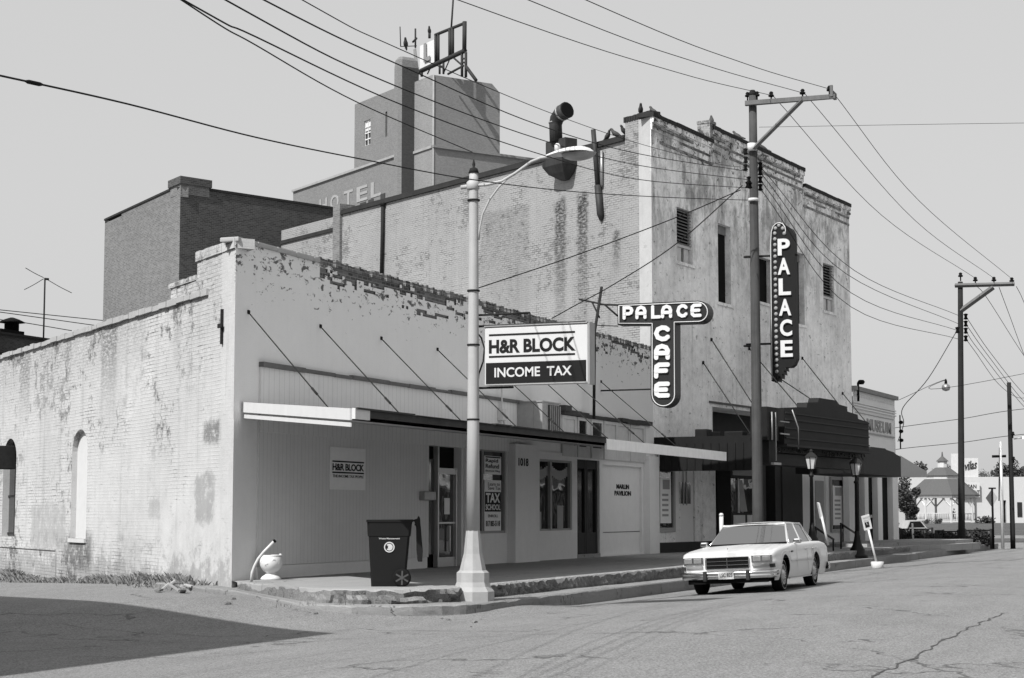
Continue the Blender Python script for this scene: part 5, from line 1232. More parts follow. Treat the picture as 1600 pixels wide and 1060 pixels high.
b2 = Vector((53.9, -5.1, .15)); t2 = at(1500.5, 441, 1, -5.1)
P2 = upole('utility_pole', 'dark wooden utility pole with cross-arm at the far end of the kerb', b2, t2, .155, .115, M['poledark'])
X2 = t2.x
mb = MB(); a, b = at(1492, 446.5, 0, X2-.2), at(1585, 444, 0, X2-.2); mb.tube([a, b], .1, 4, smooth=False); mb.build('cross_arm', M['wood'], P2)
mb = MB(); mb.tube([at(1501, 486, 0, X2-.2), at(1552, 449, 0, X2-.2)], .12, 4, smooth=False); mb.build('brace', M['wood'], P2)
ins2 = [at(u, v, 0, X2) for u, v in ((1524, 440), (1553, 440), (1581, 441))]
for q in ins2+[at(1501, 440, 0, X2)+Z*.2]: insul(q, P2, 1.5)
for v in (495, 506, 517, 529): spool(1509, v, -5.2, P2, 1.6)
spool(1496, 516, -5.2, P2, 1.6)
b3 = Vector((59.8, -6.59, .05)); t3 = at(1576.5, 598, 1, -6.59); t3.x = min(t3.x, 60.5)
t3 = at(1576.5, 598, 0, 60.3)
P3 = upole('utility_pole', 'short leaning dark pole without cross-arm at far right', b3, t3, .12, .10, M['poledark'])
for z in (.30, .45): 
    q = Vector(b3).lerp(t3, .98-z); insul(q+Vector((-.2, -.15, 0)), P3, 1.2)

S1, S2, S3 = 'power lines from the big pole to the left', 'power lines between the two tall poles', 'drop wires to the buildings'
lab1 = 'black cable sagging from the big pole up across the sky to the left'
r = .016
yy = [q.y for q in ins1]
laba = 'thin high wire from the cross-arm of the big pole to the top edge'
plane_wire([(715, 0), (1060, 114), (1208, 150)], yy[0], yy[0], .009, laba, S1, ext=30)
plane_wire([(825, 0), (1095, 100), (1256, 146)], yy[1], yy[1], .009, laba, S1, ext=30)
plane_wire([(915, 0), (1165, 100), (1298, 140)], yy[2], yy[2], .009, laba, S1, ext=30)
plane_wire([(412, 0), (640, 109), (840, 195), (1000, 241), (1168, 268)], -9.5, -5.1, .0085, lab1, S1, ext=12)
plane_wire([(352, 0), (600, 127), (840, 217), (1000, 259), (1168, 281)], -9.5, -5.1, .0085, lab1, S1, ext=12)
plane_wire([(286, 0), (400, 58), (630, 165), (840, 240), (1000, 281), (1168, 294)], -9.5, -5.1, .0085, lab1, S1, ext=12)
plane_wire([(283, 0), (400, 71), (560, 161), (738, 238)], -8.2, -5.08, .0085, 'black cable from the top of the street lamp to the upper left', S1, ext=12)
plane_wire([(472, 0), (620, 75), (850, 173), (1000, 225), (1120, 256), (1166, 262)], -9.5, -5.1, .006, 'hair-thin wire above the black cables over the hotel', S1, ext=12)
plane_wire([(-60, 105), (0, 118.5), (200, 163), (400, 215), (570, 250), (738, 281), (900, 300), (1050, 309), (1168, 313)], -9.0, -5.1, .009, 'single black cable crossing low from the left edge to the big pole', S1)
mb = MB(); mb.tube([at(38, 126.5, 1, -8.7), at(44, 128, 1, -8.7), at(62, 132, 1, -8.7), at(68, 133, 1, -8.7)], [.006, .018, .018, .006], 6); tag(mb.build('cable_splice', M['wire']), 'dark splice sleeve on the low cable at far left', 'cable splice')
laa = 'thick drop cable from the big pole to the roof of the corner building'
wire([at(1157, 297, 1, -5.0), at(1054, 341, 1, -3.2), at(900, 399, 1, -1.4), at(742, 452, 1, -.05)], .015, laa, S3)
wire([at(1160, 290, 1, -5.0), at(1057, 381, 1, -3.4), at(960, 444, 1, -1.5), at(898, 478, 1, -.5), at(862, 498, 1, .2)], .015, laa, S3)
lab2 = 'thin high wire between the cross-arms of the two tall poles'
wire([ins1[0]+Z*.1, at(1378, 337, 1, (yy[0]+ins2[0].y)/2), ins2[0]+Z*.15], .010, lab2, S2)
wire([ins1[1]+Z*.1, at(1429, 344, 1, (yy[1]+ins2[1].y)/2), ins2[1]+Z*.15], .010, lab2, S2)
wire([ins1[2]+Z*.1, at(1436, 314, 1, (yy[2]+ins2[2].y)/2), ins2[2]+Z*.15], .010, lab2, S2)
lab3 = 'low wire between the shafts of the two tall poles crossing the theatre front'
for (v0, pm, v2) in ((262, (1335, 423), 493), (271, (1322, 428), 506), (283, (1330, 458), 517), (296, (1330, 480), 530)):
    wire([at(1189, v0, 1, -5.1), at(pm[0], pm[1], 1, -5.1), at(1497, v2, 1, -5.15)], .011, lab3, S2)
wire([at(1494, 519, 1, -5.1), at(1450, 592, 1, -4.6), at(1411, 637, 1, -3.4), at(1412, 662, 1, -3.0), at(1403, 690, 1, -2.4)], .018, 'looping drop wire from the far pole to the museum corner', S3)
wire([at(1186, 199, 0, X1), at(1600, 192.5, 0, X1), at(2600, 182, 0, X1)], .006, 'single straight wire from the big pole to the right edge', S1)
for i, (u0, v0, um, vm, ue, ve) in enumerate(((1561, 449, 1577, 492, 1605, 566), (1588, 448, 1594, 459, 1606, 483), (1526, 447, 1545, 470, 1610, 570), (1510, 496, 1548, 552, 1604, 620), (1510, 508, 1544, 556, 1604, 632), (1510, 519, 1530, 548, 1604, 640), (1510, 531, 1524, 550, 1560, 600))):
    a_, b_, c_ = at(u0, v0, 0, X2+.5), at(um, vm, 0, X2+10), at(ue, ve, 0, X2+26)
    wire([a_, b_, c_, c_+(c_-b_)*1.2+Z*1.0, c_+(c_-b_)*2.4+Z*3.0], .015, 'wire leaving the far pole for the right edge', 'wires leaving the far pole')
for (v0, v1) in ((702, 680), (668, 640)):
    wire([at(1300, v0+16, 0, 92), at(1404, v0, 0, 92), at(1500, (v0+v1)/2+1, 0, 92), at(1640, v1-5, 0, 92), at(2100, v1-40, 0, 92)], .02, 'wire strung low across the far street', 'wires across the far street')
for (u0, v0, u1, v1) in ((0, 484.5, 180, 503), (0, 488, 150, 509), (28, 503, 112, 517)):
    wire([at(u0-40, v0-4, 1, 60), at(u0, v0, 1, 60), at(u1, v1, 1, 60)], .03, 'faint wire behind the roof at far left', 'faint wires at far left')
for (u0, v0, u1, v1) in ((68, 434, 40, 419), (68, 436, 38, 453), (72, 436, 112, 458)):
    wire([at(u0, v0, 1, 44), at(u1, v1, 1, 44)], .02, 'guy wire of the antenna mast', 'guy wires of the antenna mast')
# hanging bulb lamp over the street and small street light on the short pole
q = at(1478, 603, 1, -6)
HL = thing('hanging_lamp', 'small round lamp hanging on a wire over the far street', 'lamp', q)
MB().lathe(q-Z*.2, [(.02, -.02), (.14, .02), (.17, .12), (.15, .22), (.05, .28)], 10).build('bulb', M['metal'], HL)
MB().lathe(q+Z*.08, [(.06, 0), (.05, .12), (.02, .2)], 8).build('socket', M['dark'], HL)
wire([at(1405, 625, 1, -5.5), q+Z*.25, at(1500, 603, 1, -7), Vector((78, -16, 11.5)), Vector((82, -26, 12.5))], .010, 'span wire carrying the hanging lamp', 'wires across the far street')
q = t3 + Vector((0, 0, -1.6))
STL = thing('street_lamp', 'small cobra-head lamp beyond the short pole at the right edge', 'street lamp', q)
mb = MB(); a = at(1584, 686, 0, 60.3); b = at(1600, 684, 0, 60.3); mb.tube([a, b], .035, 6); mb.build('arm', M['metal'], STL)
mb = MB(); c = at(1598, 686, 0, 60.3); mb.add([c+Vector((x, y, z)) for x, y, z in ((-.12, 0, 0), (.12, 0, 0), (.15, -.7, -.02), (-.15, -.7, -.02), (-.08, 0, .1), (.08, 0, .1), (.1, -.6, .16), (-.1, -.6, .16))], [(0, 1, 2, 3), (4, 5, 6, 7), (0, 1, 5, 4), (1, 2, 6, 5), (2, 3, 7, 6), (3, 0, 4, 7)]); mb.build('lamp_head', M['metal'], STL)
# white service pole with small cross-arm at the far side
q = at(1567, 858, 2, .1)
WP = thing('white_pole', 'slim white pole with short cross-arm on the far side of the street', 'pole', q)
mb = MB(); tq = at(1563.5, 690, 0, q.x); mb.tube([q, tq], [.08, .06], 8); mb.build('shaft', M['offwhite'], WP)
mb = MB(); mb.tube([at(1550, 713.5, 0, q.x), at(1572, 713, 0, q.x)], .06, 4); mb.tube([at(1562, 700, 0, q.x), at(1561, 783, 0, q.x)], .03, 4); mb.build('cross_arm', M['dark'], WP)

# ================================================================== CAR
def car(loc, yaw, roll):
    T = thing('parked_car', 'white four-door sedan parked at the kerb with its chrome front towards the camera', 'car', loc)
    T.rotation_euler = (roll, 0, yaw)
    ORG[T.name] = Vector((0, 0, 0))
    FWX, RWX, WR, AR = 1.0, 3.93, .335, .395
    def lin(tab, x):
        for (a, b), (c, d) in zip(tab[:-1], tab[1:]):
            if x <= c: return b+(d-b)*(max(x, a)-a)/(c-a)
        return tab[-1][1]
    ZT = [(.08, .79), (.2, .825), (.5, .865), (1.2, .905), (1.75, .935), (2.0, .945), (4.3, .955), (4.7, .95), (5.2, .90), (5.42, .86)]
    WD = [(.08, .90), (.2, .935), (.6, .955), (2.5, .965), (4.2, .955), (5.0, .94), (5.42, .89)]
    def zb(x):
        z = .24
        for c in (FWX, RWX):
            d = abs(x-c)
            if d < AR: z = max(z, .335+math.sqrt(AR*AR-d*d))
        if x < .3: z = .40
        if x > 5.1: z = .40
        return z
    xs_ = [.08, .12, .2, .3, .31, .45, .58]+[FWX+AR*math.cos(R_(a)) for a in range(180, -1, -12)]+[1.5, 1.75, 2.0, 2.5, 3.0, 3.4]+[RWX+AR*math.cos(R_(a)) for a in range(180, -1, -12)]+[4.45, 4.7, 5.0, 5.1, 5.11, 5.3, 5.42]
    def wz(z, x):
        W = lin(WD, x)
        return W*lin([(.2, .90), (.30, .945), (.45, .985), (.60, 1.0), (.72, .995), (.85, .985), (.96, .965)], z)
    rows = []
    for x in xs_:
        b = zb(x); s = lin(ZT, x)-.055; half = []
        for f in (0, .12, .3, .5, .62, .64, .85, 1.0):
            z = b+(s-b)*f; half.append((wz(z, x)+(.006 if .61 < f < .63 else 0), z))
        W = half[-1][0]; half += [(W-.018, s+.03), (W-.06, s+.048), (.55, s+.062), (0, s+.072)]
        rows.append([(x, y, z) for y, z in half] + [(x, -y, z) for y, z in half[-2::-1]])
    m = len(rows[0]); mb = MB()
    mb.add([q for r_ in rows for q in r_], [(i*m+k, i*m+k+1, (i+1)*m+k+1, (i+1)*m+k) for i in range(len(rows)-1) for k in range(m-1)], True)
    mb.add(rows[0], [tuple(range(m))]); mb.add(rows[-1], [tuple(range(m))])
    body = mb.build('body', M['carpaint'], T)
    # wheel wells and floor
    mb = MB(); mb.box(.35, 5.05, -.72, .72, .22, .6)
    mb.build('underbody', M['dark'], T)
    # door seams, trim
    mb = MB()
    for sg in (-1, 1):
        for x in (1.98, 3.0, 3.62): mb.box(x-.004, x+.004, sg*wz(.6, x)-.004, sg*wz(.6, x)+.008*sg, .34, .88)
        mb.box(1.45, 3.5, min(sg*.962, sg*.975), max(sg*.962, sg*.975), .575, .595)
        mb.box(1.42, 3.5, min(sg*.9, sg*.925), max(sg*.9, sg*.925), .235, .255)
    mb.build('side_trim', M['hub'], T)
    mb = MB(); mb.box(1.74, 4.42, -.80, .80, .94, .972); mb.build('cabin_floor', M['dark'], T)
    # greenhouse
    A0, A1 = Vector((1.80, .80, .925)), Vector((2.42, .645, 1.335)); C0, C1 = Vector((4.52, .78, .935)), Vector((3.92, .63, 1.33))
    B0, B1 = Vector((3.02, .845, .92)), Vector((3.06, .67, 1.345))
    fy = lambda v, s_: Vector((v.x, v.y*s_, v.z))
    mb = MB(); R0 = []
    nxr, nyr = 8, 8
    for i in range(nxr+1):
        for j in range(nyr+1):
            x = 2.40+(3.95-2.40)*i/nxr; y = (-1+2*j/nyr); hw = .665-.02*abs(i-nxr/2)/(nxr/2)
            z = 1.345+.055*(1-abs(y)**3)*(1-.35*abs(2*i/nxr-1)**3)
            R0.append((x-(.04*(1-y*y) if i == 0 else 0), y*hw, z))
    mb.add(R0, [(i*(nyr+1)+j, i*(nyr+1)+j+1, (i+1)*(nyr+1)+j+1, (i+1)*(nyr+1)+j) for i in range(nxr) for j in range(nyr)], True)
    for sg in (-1, 1):
        def strip(p0, p1, q0, q1): mb.add([fy(p0, sg), fy(p1, sg), fy(q1, sg), fy(q0, sg), fy(p0, sg*.96), fy(p1, sg*.96), fy(q1, sg*.96), fy(q0, sg*.96)], [(0, 1, 2, 3), (4, 5, 6, 7), (0, 1, 5, 4), (2, 3, 7, 6), (1, 2, 6, 5), (0, 3, 7, 4)])
        strip(A0, A0+Vector((.07, .03, 0)), A1, A1+Vector((.09, .015, .01)))
        strip(Vector((4.02, .83, .93)), C0, Vector((3.80, .655, 1.34)), C1+Vector((.05, 0, 0)))
        strip(A1+Vector((-.03, .01, -.03)), Vector((3.9, .66, 1.31)), A1+Vector((0, 0, .03)), Vector((3.9, .64, 1.355)))
        strip(Vector((1.87, .87, .90)), Vector((4.1, .87, .90)), Vector((1.9, .835, .93)), Vector((4.1, .835, .93)))
        strip(B0, B0+Vector((.07, 0, 0)), B1, B1+Vector((.06, 0, 0)))
    mb.add([(2.38, -.65, 1.33), (2.38, .65, 1.33), (2.38, .65, 1.36), (2.38, -.65, 1.36)], [(0, 1, 2, 3)])
    mb.build('roof', M['carpaint'], T)
    mb = MB(); n_ = 6; V_ = []
    for i in range(n_+1):
        y = -1+2*i/n_; V_ += [(1.80-.12*(1-y*y), y*.80, .93), (2.42-.05*(1-y*y), y*.645, 1.345)]
    mb.add(V_, [(2*i, 2*i+2, 2*i+3, 2*i+1) for i in range(n_)], True); mb.build('windscreen', M['wind'], T)
    mb = MB(); mb.add([(4.52, -.72, .94), (4.52, .72, .94), (3.96, .62, 1.34), (3.96, -.62, 1.34)], [(0, 1, 2, 3)]); mb.build('rear_window', M['wind'], T)
    for sg in (-1, 1):
        mb = MB(); mb.add([fy(q, sg*.985) for q in (A0+Vector((.05, .03, 0)), B0, B1, A1+Vector((.06, .01, 0)))], [(0, 1, 2, 3)]); mb.build('side_window', M['wind'], T)
        mb = MB(); mb.add([fy(q, sg*.985) for q in (B0+Vector((.07, 0, 0)), Vector((4.05, .83, .93)), Vector((3.82, .655, 1.34)), B1+Vector((.06, 0, 0)))], [(0, 1, 2, 3)]); mb.build('side_window', M['wind'], T)
        mb = MB()
        for p, q in ((A0+Vector((.07, .045, 0)), A1+Vector((.1, .02, .0))), (A1+Vector((.08, .02, -.01)), Vector((3.82, .665, 1.33))), (Vector((3.82, .665, 1.33)), Vector((4.06, .84, .935)))): mb.tube([fy(p, sg), fy(q, sg)], .010, 5)
        mb.build('window_trim', M['chrome'], T)
    mb = MB()
    for x in (2.55, 3.55):
        for y in (-.38, .38):
            mb.bbox(x+.42, x+.58, y-.27, y+.27, .7, 1.10 if x < 3 else 1.06, .05)
            if x < 3: mb.bbox(x+.47, x+.55, y-.13, y+.13, 1.11, 1.24, .03)
    mb.box(1.86, 2.05, -.7, .7, .973, .985); mb.build('seat', M['seat'], T)
    mb = MB(); cy = -.36; mb.tube([(2.2+.08*math.sin(k), cy+.18*math.cos(k), .93+.16*math.sin(k)) for k in [i*math.pi/8 for i in range(17)]], .014, 6, False); mb.build('steering_wheel', M['dark'], T)
    # front
    mb = MB(); mb.box(.045, .085, -.42, .42, .50, .725); gr = mb.build('grille', M['dark'], T)
    mb = MB()
    for z in (.505, .575, .65, .722): mb.box(.03, .05, -.43, .43, z-.006, z+.006)
    for y in (-.435, 0, .435): mb.box(.03, .05, y-.006, y+.006, .505, .72)
    mb.build('grille_bar', M['chrome'], gr)
    for sg in (-1, 1):
        a, b = sorted((sg*.50, sg*.88)); mb = MB(); mb.box(.05, .09, a-.012, b+.012, .612, .738); mb.build('headlamp_surround', M['chrome'], T)
        for c in (.595, .785):
            a, b = sorted((sg*(c-.085), sg*(c+.085))); mb = MB(); mb.bbox(.025, .055, a+.006, b-.006, .624, .726, .012); mb.build('headlamp', M['headlamp'], T)
        a, b = sorted((sg*.50, sg*.84)); mb = MB(); mb.box(.04, .09, a, b, .53, .575); mb.build('turn_signal', M['metal'], T)
        a, b = sorted((sg*.85, sg*.925)); mb = MB(); mb.box(.035, .2, a, b, .50, .57); mb.build('side_marker', M['framed'], T)
    # bumper, wrapped round the corners
    mb = MB()
    def bump(mb, x0, xdir, zs):
        ys = [-.955, -.93, -.82, -.45, 0, .45, .82, .93, .955]; ex = [.42, .12, .03, 0, -.01, 0, .03, .12, .42]
        V_ = []
        for y, e_ in zip(ys, ex):
            for z, d in zs: V_.append((x0+xdir*(e_-d), y*(1 if abs(y) < .93 else 1), z))
        k_ = len(zs); mb.add(V_, [(i*k_+j, i*k_+j+1, (i+1)*k_+j+1, (i+1)*k_+j) for i in range(len(ys)-1) for j in range(k_-1)], True)
    bump(mb, 0.02, 1, [(.30, -.03), (.31, .06), (.37, .085), (.385, .06), (.40, .09), (.44, .09), (.455, .04), (.455, -.05)]); mb.build('front_bumper', M['chrome'], T)
    mb = MB(); bump(mb, 5.48, -1, [(.33, -.05), (.34, .05), (.40, .08), (.47, .06), (.48, -.05)]); mb.build('rear_bumper', M['chrome'], T)
    for y in (-.43, .43): mb = MB(); mb.bbox(-.115, -.03, y-.035, y+.035, .27, .47, .02); mb.build('bumper_guard', M['framed'], T)
    mb = MB(); mb.box(.03, .1, -.8, .8, .22, .33); mb.build('valance', M['dark'], T)
    mb = MB(); mb.box(-.095, -.085, -.155, .155, .305, .455); pl = mb.build('licence_plate', M['signwhite'], T)
    mb = MB(); letters(mb, 'LSC 825', (-.0955, .125, .345), (0, -1, 0), Z, .25, .075, (-1, 0, 0), .01, .002); mb.build('plate_lettering', M['signblack'], pl)
    mb = MB(); mb.lathe((0, 0, 0), [(.003, 0), (.012, .01), (.003, .05)], 6); mb.v = [q+Vector((.14, 0, .87)) for q in mb.v]; mb.build('hood_ornament', M['chrome'], T)
    for sg in (-1, 1):
        mb = MB(); mb.bbox(1.98, 2.10, min(sg*.90, sg*1.06), max(sg*.90, sg*1.06), .93, 1.03, .03); mb.build('mirror', M['chrome'], T)
        for x in (2.82, 3.48): mb = MB(); mb.bbox(x, x+.14, min(sg*.955, sg*.985), max(sg*.955, sg*.985), .79, .82, .01); mb.build('door_handle', M['chrome'], T)
        for x in (1.52, 1.57, 1.62): mb = MB(); mb.box(x, x+.035, min(sg*.95, sg*.968), max(sg*.95, sg*.968), .76, .79); mb.build('fender_port', M['framed'], T)
    for wx in (FWX, RWX):
        for sg in (-1, 1):
            y0 = sg*.69; prof = [(.20, .0), (.30, .0), (.33, .02), (.335, .06), (.335, .15), (.33, .19), (.30, .205), (.21, .2), (.20, .17)]
            mm = Matrix.Translation((wx, y0, .335)) @ Matrix.Rotation(R_(-90*sg), 4, 'X')
            mb = MB(); mb.lathe((0, 0, 0), prof, 28); mb.v = [mm @ q for q in mb.v]; wh = mb.build('wheel', M['tyre'], T)
            mb = MB(); mb.lathe((0, 0, 0), [(.285, .2075), (.275, .2085)], 28)
            mb.f = mb.f[:-2]; mb.sm = mb.sm[:-2]; mb.v = [mm @ q for q in mb.v]; mb.build('whitewall', M['white'], wh)
            mb = MB(); mb.lathe((0, 0, 0), [(.205, .17), (.20, .205), (.17, .195), (.155, .175), (.10, .185), (.07, .215), (.02, .225)], 28); mb.v = [mm @ q for q in mb.v]; mb.build('hubcap', M['hub'], wh)
            mb = MB()
            for k in range(20):
                a = 2*math.pi*k/20; c, s_ = math.cos(a), math.sin(a); mb.add([(c*.10-s_*.006, s_*.10+c*.006, .190), (c*.10+s_*.006, s_*.10-c*.006, .190), (c*.18+s_*.01, s_*.18-c*.01, .204), (c*.18-s_*.01, s_*.18+c*.01, .204)], [(0, 1, 2, 3)])
            mb.v = [mm @ q for q in mb.v]; mb.build('hub_slot', M['dark'], wh)
    return T
CARP = (6.35, -7.70, GZ(7.5, -7.70)-.012)
car_ = car(CARP, R_(.8), R_(-2.9)); car_.scale = (1.0, 1.03, 1.03)

# ================================================================== PAVEMENT THINGS
# wheeled cart
c0 = at(578, 917, 2, SW); c1_ = at(607, 917, 2, SW)
CT = thing('refuse_cart', 'black wheeled refuse cart with open lid hanging down its back', 'refuse cart', (c1_.x, c1_.y, SW))
kx = Vector((CR.x, CR.y, 0)).normalized(); ky = Vector((CF.x, CF.y, 0)).normalized()
kx, ky = (kx*math.cos(R_(4))+ky*math.sin(R_(4))), (ky*math.cos(R_(4))-kx*math.sin(R_(4)))
Ow = Vector((c0.x, c0.y, SW))
def K(x, y, z): return Ow + kx*x + ky*y + Z*z      # cart space: x towards the wheels, y away from the viewer
mb = MB(); H_ = 1.16
lv = [(0.0, .02, .60, .03, .55), (.10, .015, .61, .02, .56), (.85, -.03, .675, -.02, .62), (.86, -.045, .69, -.03, .635), (1.06, -.055, .71, -.04, .65), (1.10, -.06, .72, -.045, .655)]
V_ = []
for z, x0, x1, y0, y1 in lv:
    r_ = .04; V_ += [K(a, b, z) for a, b in ((x0+r_, y0), (x1-r_, y0), (x1, y0+r_), (x1, y1-r_), (x1-r_, y1), (x0+r_, y1), (x0, y1-r_), (x0, y0+r_))]
mb.add(V_, [(i*8+k, i*8+(k+1) % 8, (i+1)*8+(k+1) % 8, (i+1)*8+k) for i in range(len(lv)-1) for k in range(8)]+[tuple(range(8))]); mb.build('bin', M['cart'], CT)
mb = MB(); mb.add([K(-.07, -.055, 1.10), K(.73, -.055, 1.10), K(.73, .66, 1.10), K(-.07, .66, 1.10), K(-.07, -.055, 1.135), K(.73, -.055, 1.14), K(.73, .66, 1.14), K(-.07, .66, 1.135)], [(0, 1, 5, 4), (1, 2, 6, 5), (2, 3, 7, 6), (3, 0, 4, 7), (4, 5, 6, 7)]); mb.build('rim', M['cart'], CT)
mb = MB(); P = [K(.70, .05, 1.12), K(.80, .05, 1.15), K(.83, .05, 1.20), K(.85, .05, 1.16), K(.90, .05, .60), K(.89, .05, .42), K(.82, .05, .42), K(.80, .05, .62), K(.79, .05, 1.0), K(.76, .05, 1.10)]
mb.prism(P, ky*.55); mb.build('lid', M['cart'], CT)
mb = MB(); mb.tube([K(.78, .0, 1.05), K(.80, .3, 1.05), K(.78, .6, 1.05)], .02, 6); mb.build('handle', M['cart'], CT)
for y in (-.045, .58):
    mm = Matrix.Translation(K(.545, y, .15)) @ Matrix(((kx.x, 0, ky.x, 0), (kx.y, 0, ky.y, 0), (0, 1, 0, 0), (0, 0, 0, 1)))
    mb = MB(); mb.lathe((0, 0, 0), [(.115, -.03), (.15, -.03), (.155, 0), (.15, .03), (.115, .03)], 24); mb.v = [mm @ q for q in mb.v]; wl = mb.build('wheel', M['tyre'], CT)
    mb = MB()
    for k in range(3):
        a = math.pi*k/3+.5; c, s_ = math.cos(a), math.sin(a); mb.add([(c*.12-s_*.014, s_*.12+c*.014, -.032), (c*.12+s_*.014, s_*.12-c*.014, -.032), (-c*.12+s_*.014, -s_*.12-c*.014, -.032-k*.002), (-c*.12-s_*.014, -s_*.12+c*.014, -.032-k*.002)], [(0, 1, 2, 3)])
    mb.lathe((0, 0, -.045), [(.03, 0), (.03, .06)], 10); mb.v = [mm @ q for q in mb.v]; mb.build('spoke', plain('cart_spoke', .06, .5), wl)
    mb = MB(); mb.lathe((0, 0, 0), [(.118, .0), (.118, .02)], 20); mb.v = [mm @ q for q in mb.v]; mb.build('rim', M['dark'], wl)
mb = MB(); letters(mb, 'Waste Management', K(.145, -.019, .795), kx, Z, .36, .035, -ky, .015, .006); mb.build('lettering', M['signwhite'], CT)
mb = MB(); cc = K(.325, -.008, .67); 
def disc(mb, c, r0, r1, d, n=28, a0=0, a1=360):
    V_ = []
    for k in range(n+1):
        a = R_(a0+(a1-a0)*k/n)
        for r in (r0, r1): V_.append(c+kx*math.cos(a)*r+Z*math.sin(a)*r-ky*d)
    mb.add(V_, [(2*k, 2*k+1, 2*k+3, 2*k+2) for k in range(n)])
disc(mb, cc, .072, .09, .012); disc(mb, cc, .028, .058, .012, 20, -140, 140); disc(mb, cc+kx*.008, .001, .03, .014); mb.build('emblem', M['signwhite'], CT)

# chalky garden urn and bent pipe
uq = at(423, 906, 2, SW)
uq = Vector((uq.x, uq.y, SW)); uw = (441-406)/2/FPX*(uq-CP).length
UR = thing('garden_urn', 'small white pedestal urn with broken rim beside the wall corner', 'urn', uq)
mb = MB(); s_ = uw/.185
mb.lathe(uq, [(.165*s_, 0), (.17*s_, .02), (.14*s_, .06), (.085*s_, .10), (.075*s_, .13), (.13*s_, .17), (.175*s_, .26), (.185*s_, .34), (.165*s_, .42), (.15*s_, .44), (.16*s_, .455), (.15*s_, .465), (.13*s_, .45), (.12*s_, .38), (.02, .36)], 24, True); mb.build('bowl', M['urn'], UR)
mb = MB()
for k in range(10):
    a = 2*math.pi*k/10; c = uq+Vector((math.cos(a)*.172*s_, math.sin(a)*.172*s_, .33+.04*math.sin(k*2.3))); mb.tube([c+Vector((0, 0, -.03)), c+Vector((.02*math.cos(a+1.5), .02*math.sin(a+1.5), .02)), c+Vector((.05*math.cos(a+1.6), .05*math.sin(a+1.6), .0))], .014, 5)
c = uq+Vector((kx.x*.14*s_, kx.y*.14*s_, .47)); mb.tube([c+Vector((0, 0, -.05)), c+Vector((.02, 0, .0)), c+Vector((.04, -.02, -.03))], .025, 6); mb.build('relief', M['urn'], UR)
pq = at(392.5, 909, 2, SW); D_ = (Vector((pq.x, pq.y, SW))-CP).dot(CF)
pp = lambda u, v: CP+ray(u, v)*D_
BP = thing('vent_pipe', 'bent white pipe rising from the pavement behind the urn', 'pipe', (pq.x, pq.y, SW))
mb = MB(); mb.tube([pp(392.5, 910), pp(394, 895), pp(398, 884), pp(404, 873), pp(412, 863), pp(428.5, 846)], .028, 10); mb.build('pipe', M['offwhite'], BP)
mb = MB(); mb.tube([pp(428, 846.5), pp(430, 844.5)], .035, 10); mb.build('pipe_end', M['dark'], BP)

# boards and stones fallen at the foot of the side wall
RB = thing('rubble_pile', 'small heap of broken boards and plaster at the foot of the side wall', 'rubble', (*at(262, 922, 2, .33)[:2], .33))
random.seed(21)
for i in range(9):
    q = at(250+i*5.5+random.uniform(-3, 3), 921+random.uniform(-4, 4), 2, .34); mb = MB()
    mm = Matrix.Translation((q.x, q.y, GZ(q.x, q.y)+.04+.02*i % .1)) @ Matrix.Rotation(random.uniform(0, 3), 4, 'Z') @ Matrix.Rotation(random.uniform(-.7, .7), 4, 'X')
    mb.bbox(-.04-.03*random.random(), .05, -random.uniform(.06, .2), random.uniform(.05, .14), -.02, .02, .008, mm); mb.build('fragment', M['cope_l'] if i % 3 else M['broken'], RB)
# loose stones in the gutter
random.seed(9)
for k, (u, v, s_) in enumerate(((742, 974, .05), (752, 968, .03), (700, 969, .04), (690, 968, .03), (735, 985, .03), (470, 944, .05), (492, 952, .05), (355, 948, .07), (364, 944, .05))):
    q = at(u, v, 2, .04 if u > 600 else .2); bm = bmesh.new(); bmesh.ops.create_icosphere(bm, subdivisions=1, radius=s_)
    mb = MB(); gz = GZ(q.x, q.y); mb.add([Vector((q.x, q.y, gz+s_*.2))+Vector((p.co.x*1.4, p.co.y, p.co.z*.6))*(1+.3*noise.noise(p.co*30+Vector((k, 0, 0)))) for p in bm.verts], [[p.index for p in f.verts] for f in bm.faces]); bm.free()
    tag(mb.build('stone', M['broken']), 'loose stone lying in the gutter by the broken kerb', 'stone', 'loose stones by the kerb')

# parking signs in buckets, posts
def post(u0, v0, u1, v1, depthpt, r, name, label, cat, mat=M['white']):
    D = (depthpt-CP).dot(CF); f_ = lambda u, v: CP+ray(u, v)*D
    t = thing(name, label, cat, f_(u1, v1)); MB().tube([f_(u0, v0), f_(u1, v1)], r, 8).build('post', mat, t); return t, f_
q = at(1371, 889, 2, .05)
t, f_ = post(1357, 828, 1371, 886, q, .035, 'parking_sign', 'leaning white parking sign on a post set in a bucket near the steps', 'sign')
mb = MB(); mb.prism([f_(1345.5, 807), f_(1358, 803.5), f_(1363, 826), f_(1350.5, 829.5)], CF*.03); pl = mb.build('plate', M['signwhite'], t)
dn = -CF*.005
mb = MB(); mb.prism([f_(1350.5, 817)+dn, f_(1357, 815)+dn, f_(1359, 823)+dn, f_(1352.5, 825)+dn], -CF*.004); mb.build('symbol_panel', M['signblack'], pl)
rr_ = (f_(1358, 803.5)-f_(1345.5, 807)).normalized(); uu_ = (f_(1345.5, 807)-f_(1350.5, 829.5)).normalized()
mb = MB(); letters(mb, 'PARKING', f_(1348.3, 812.5)+dn, rr_, uu_, .3, .07, -CF, 0, .003); letters(mb, 'ONLY', f_(1349.5, 816)+dn, rr_, uu_, .2, .05, -CF, 0, .003); mb.tube([f_(1354, 816.8)-CF*.012, f_(1354.5, 820)-CF*.012, f_(1357, 820.5)-CF*.012], .012, 5); mb.build('print', M['letter'], pl)
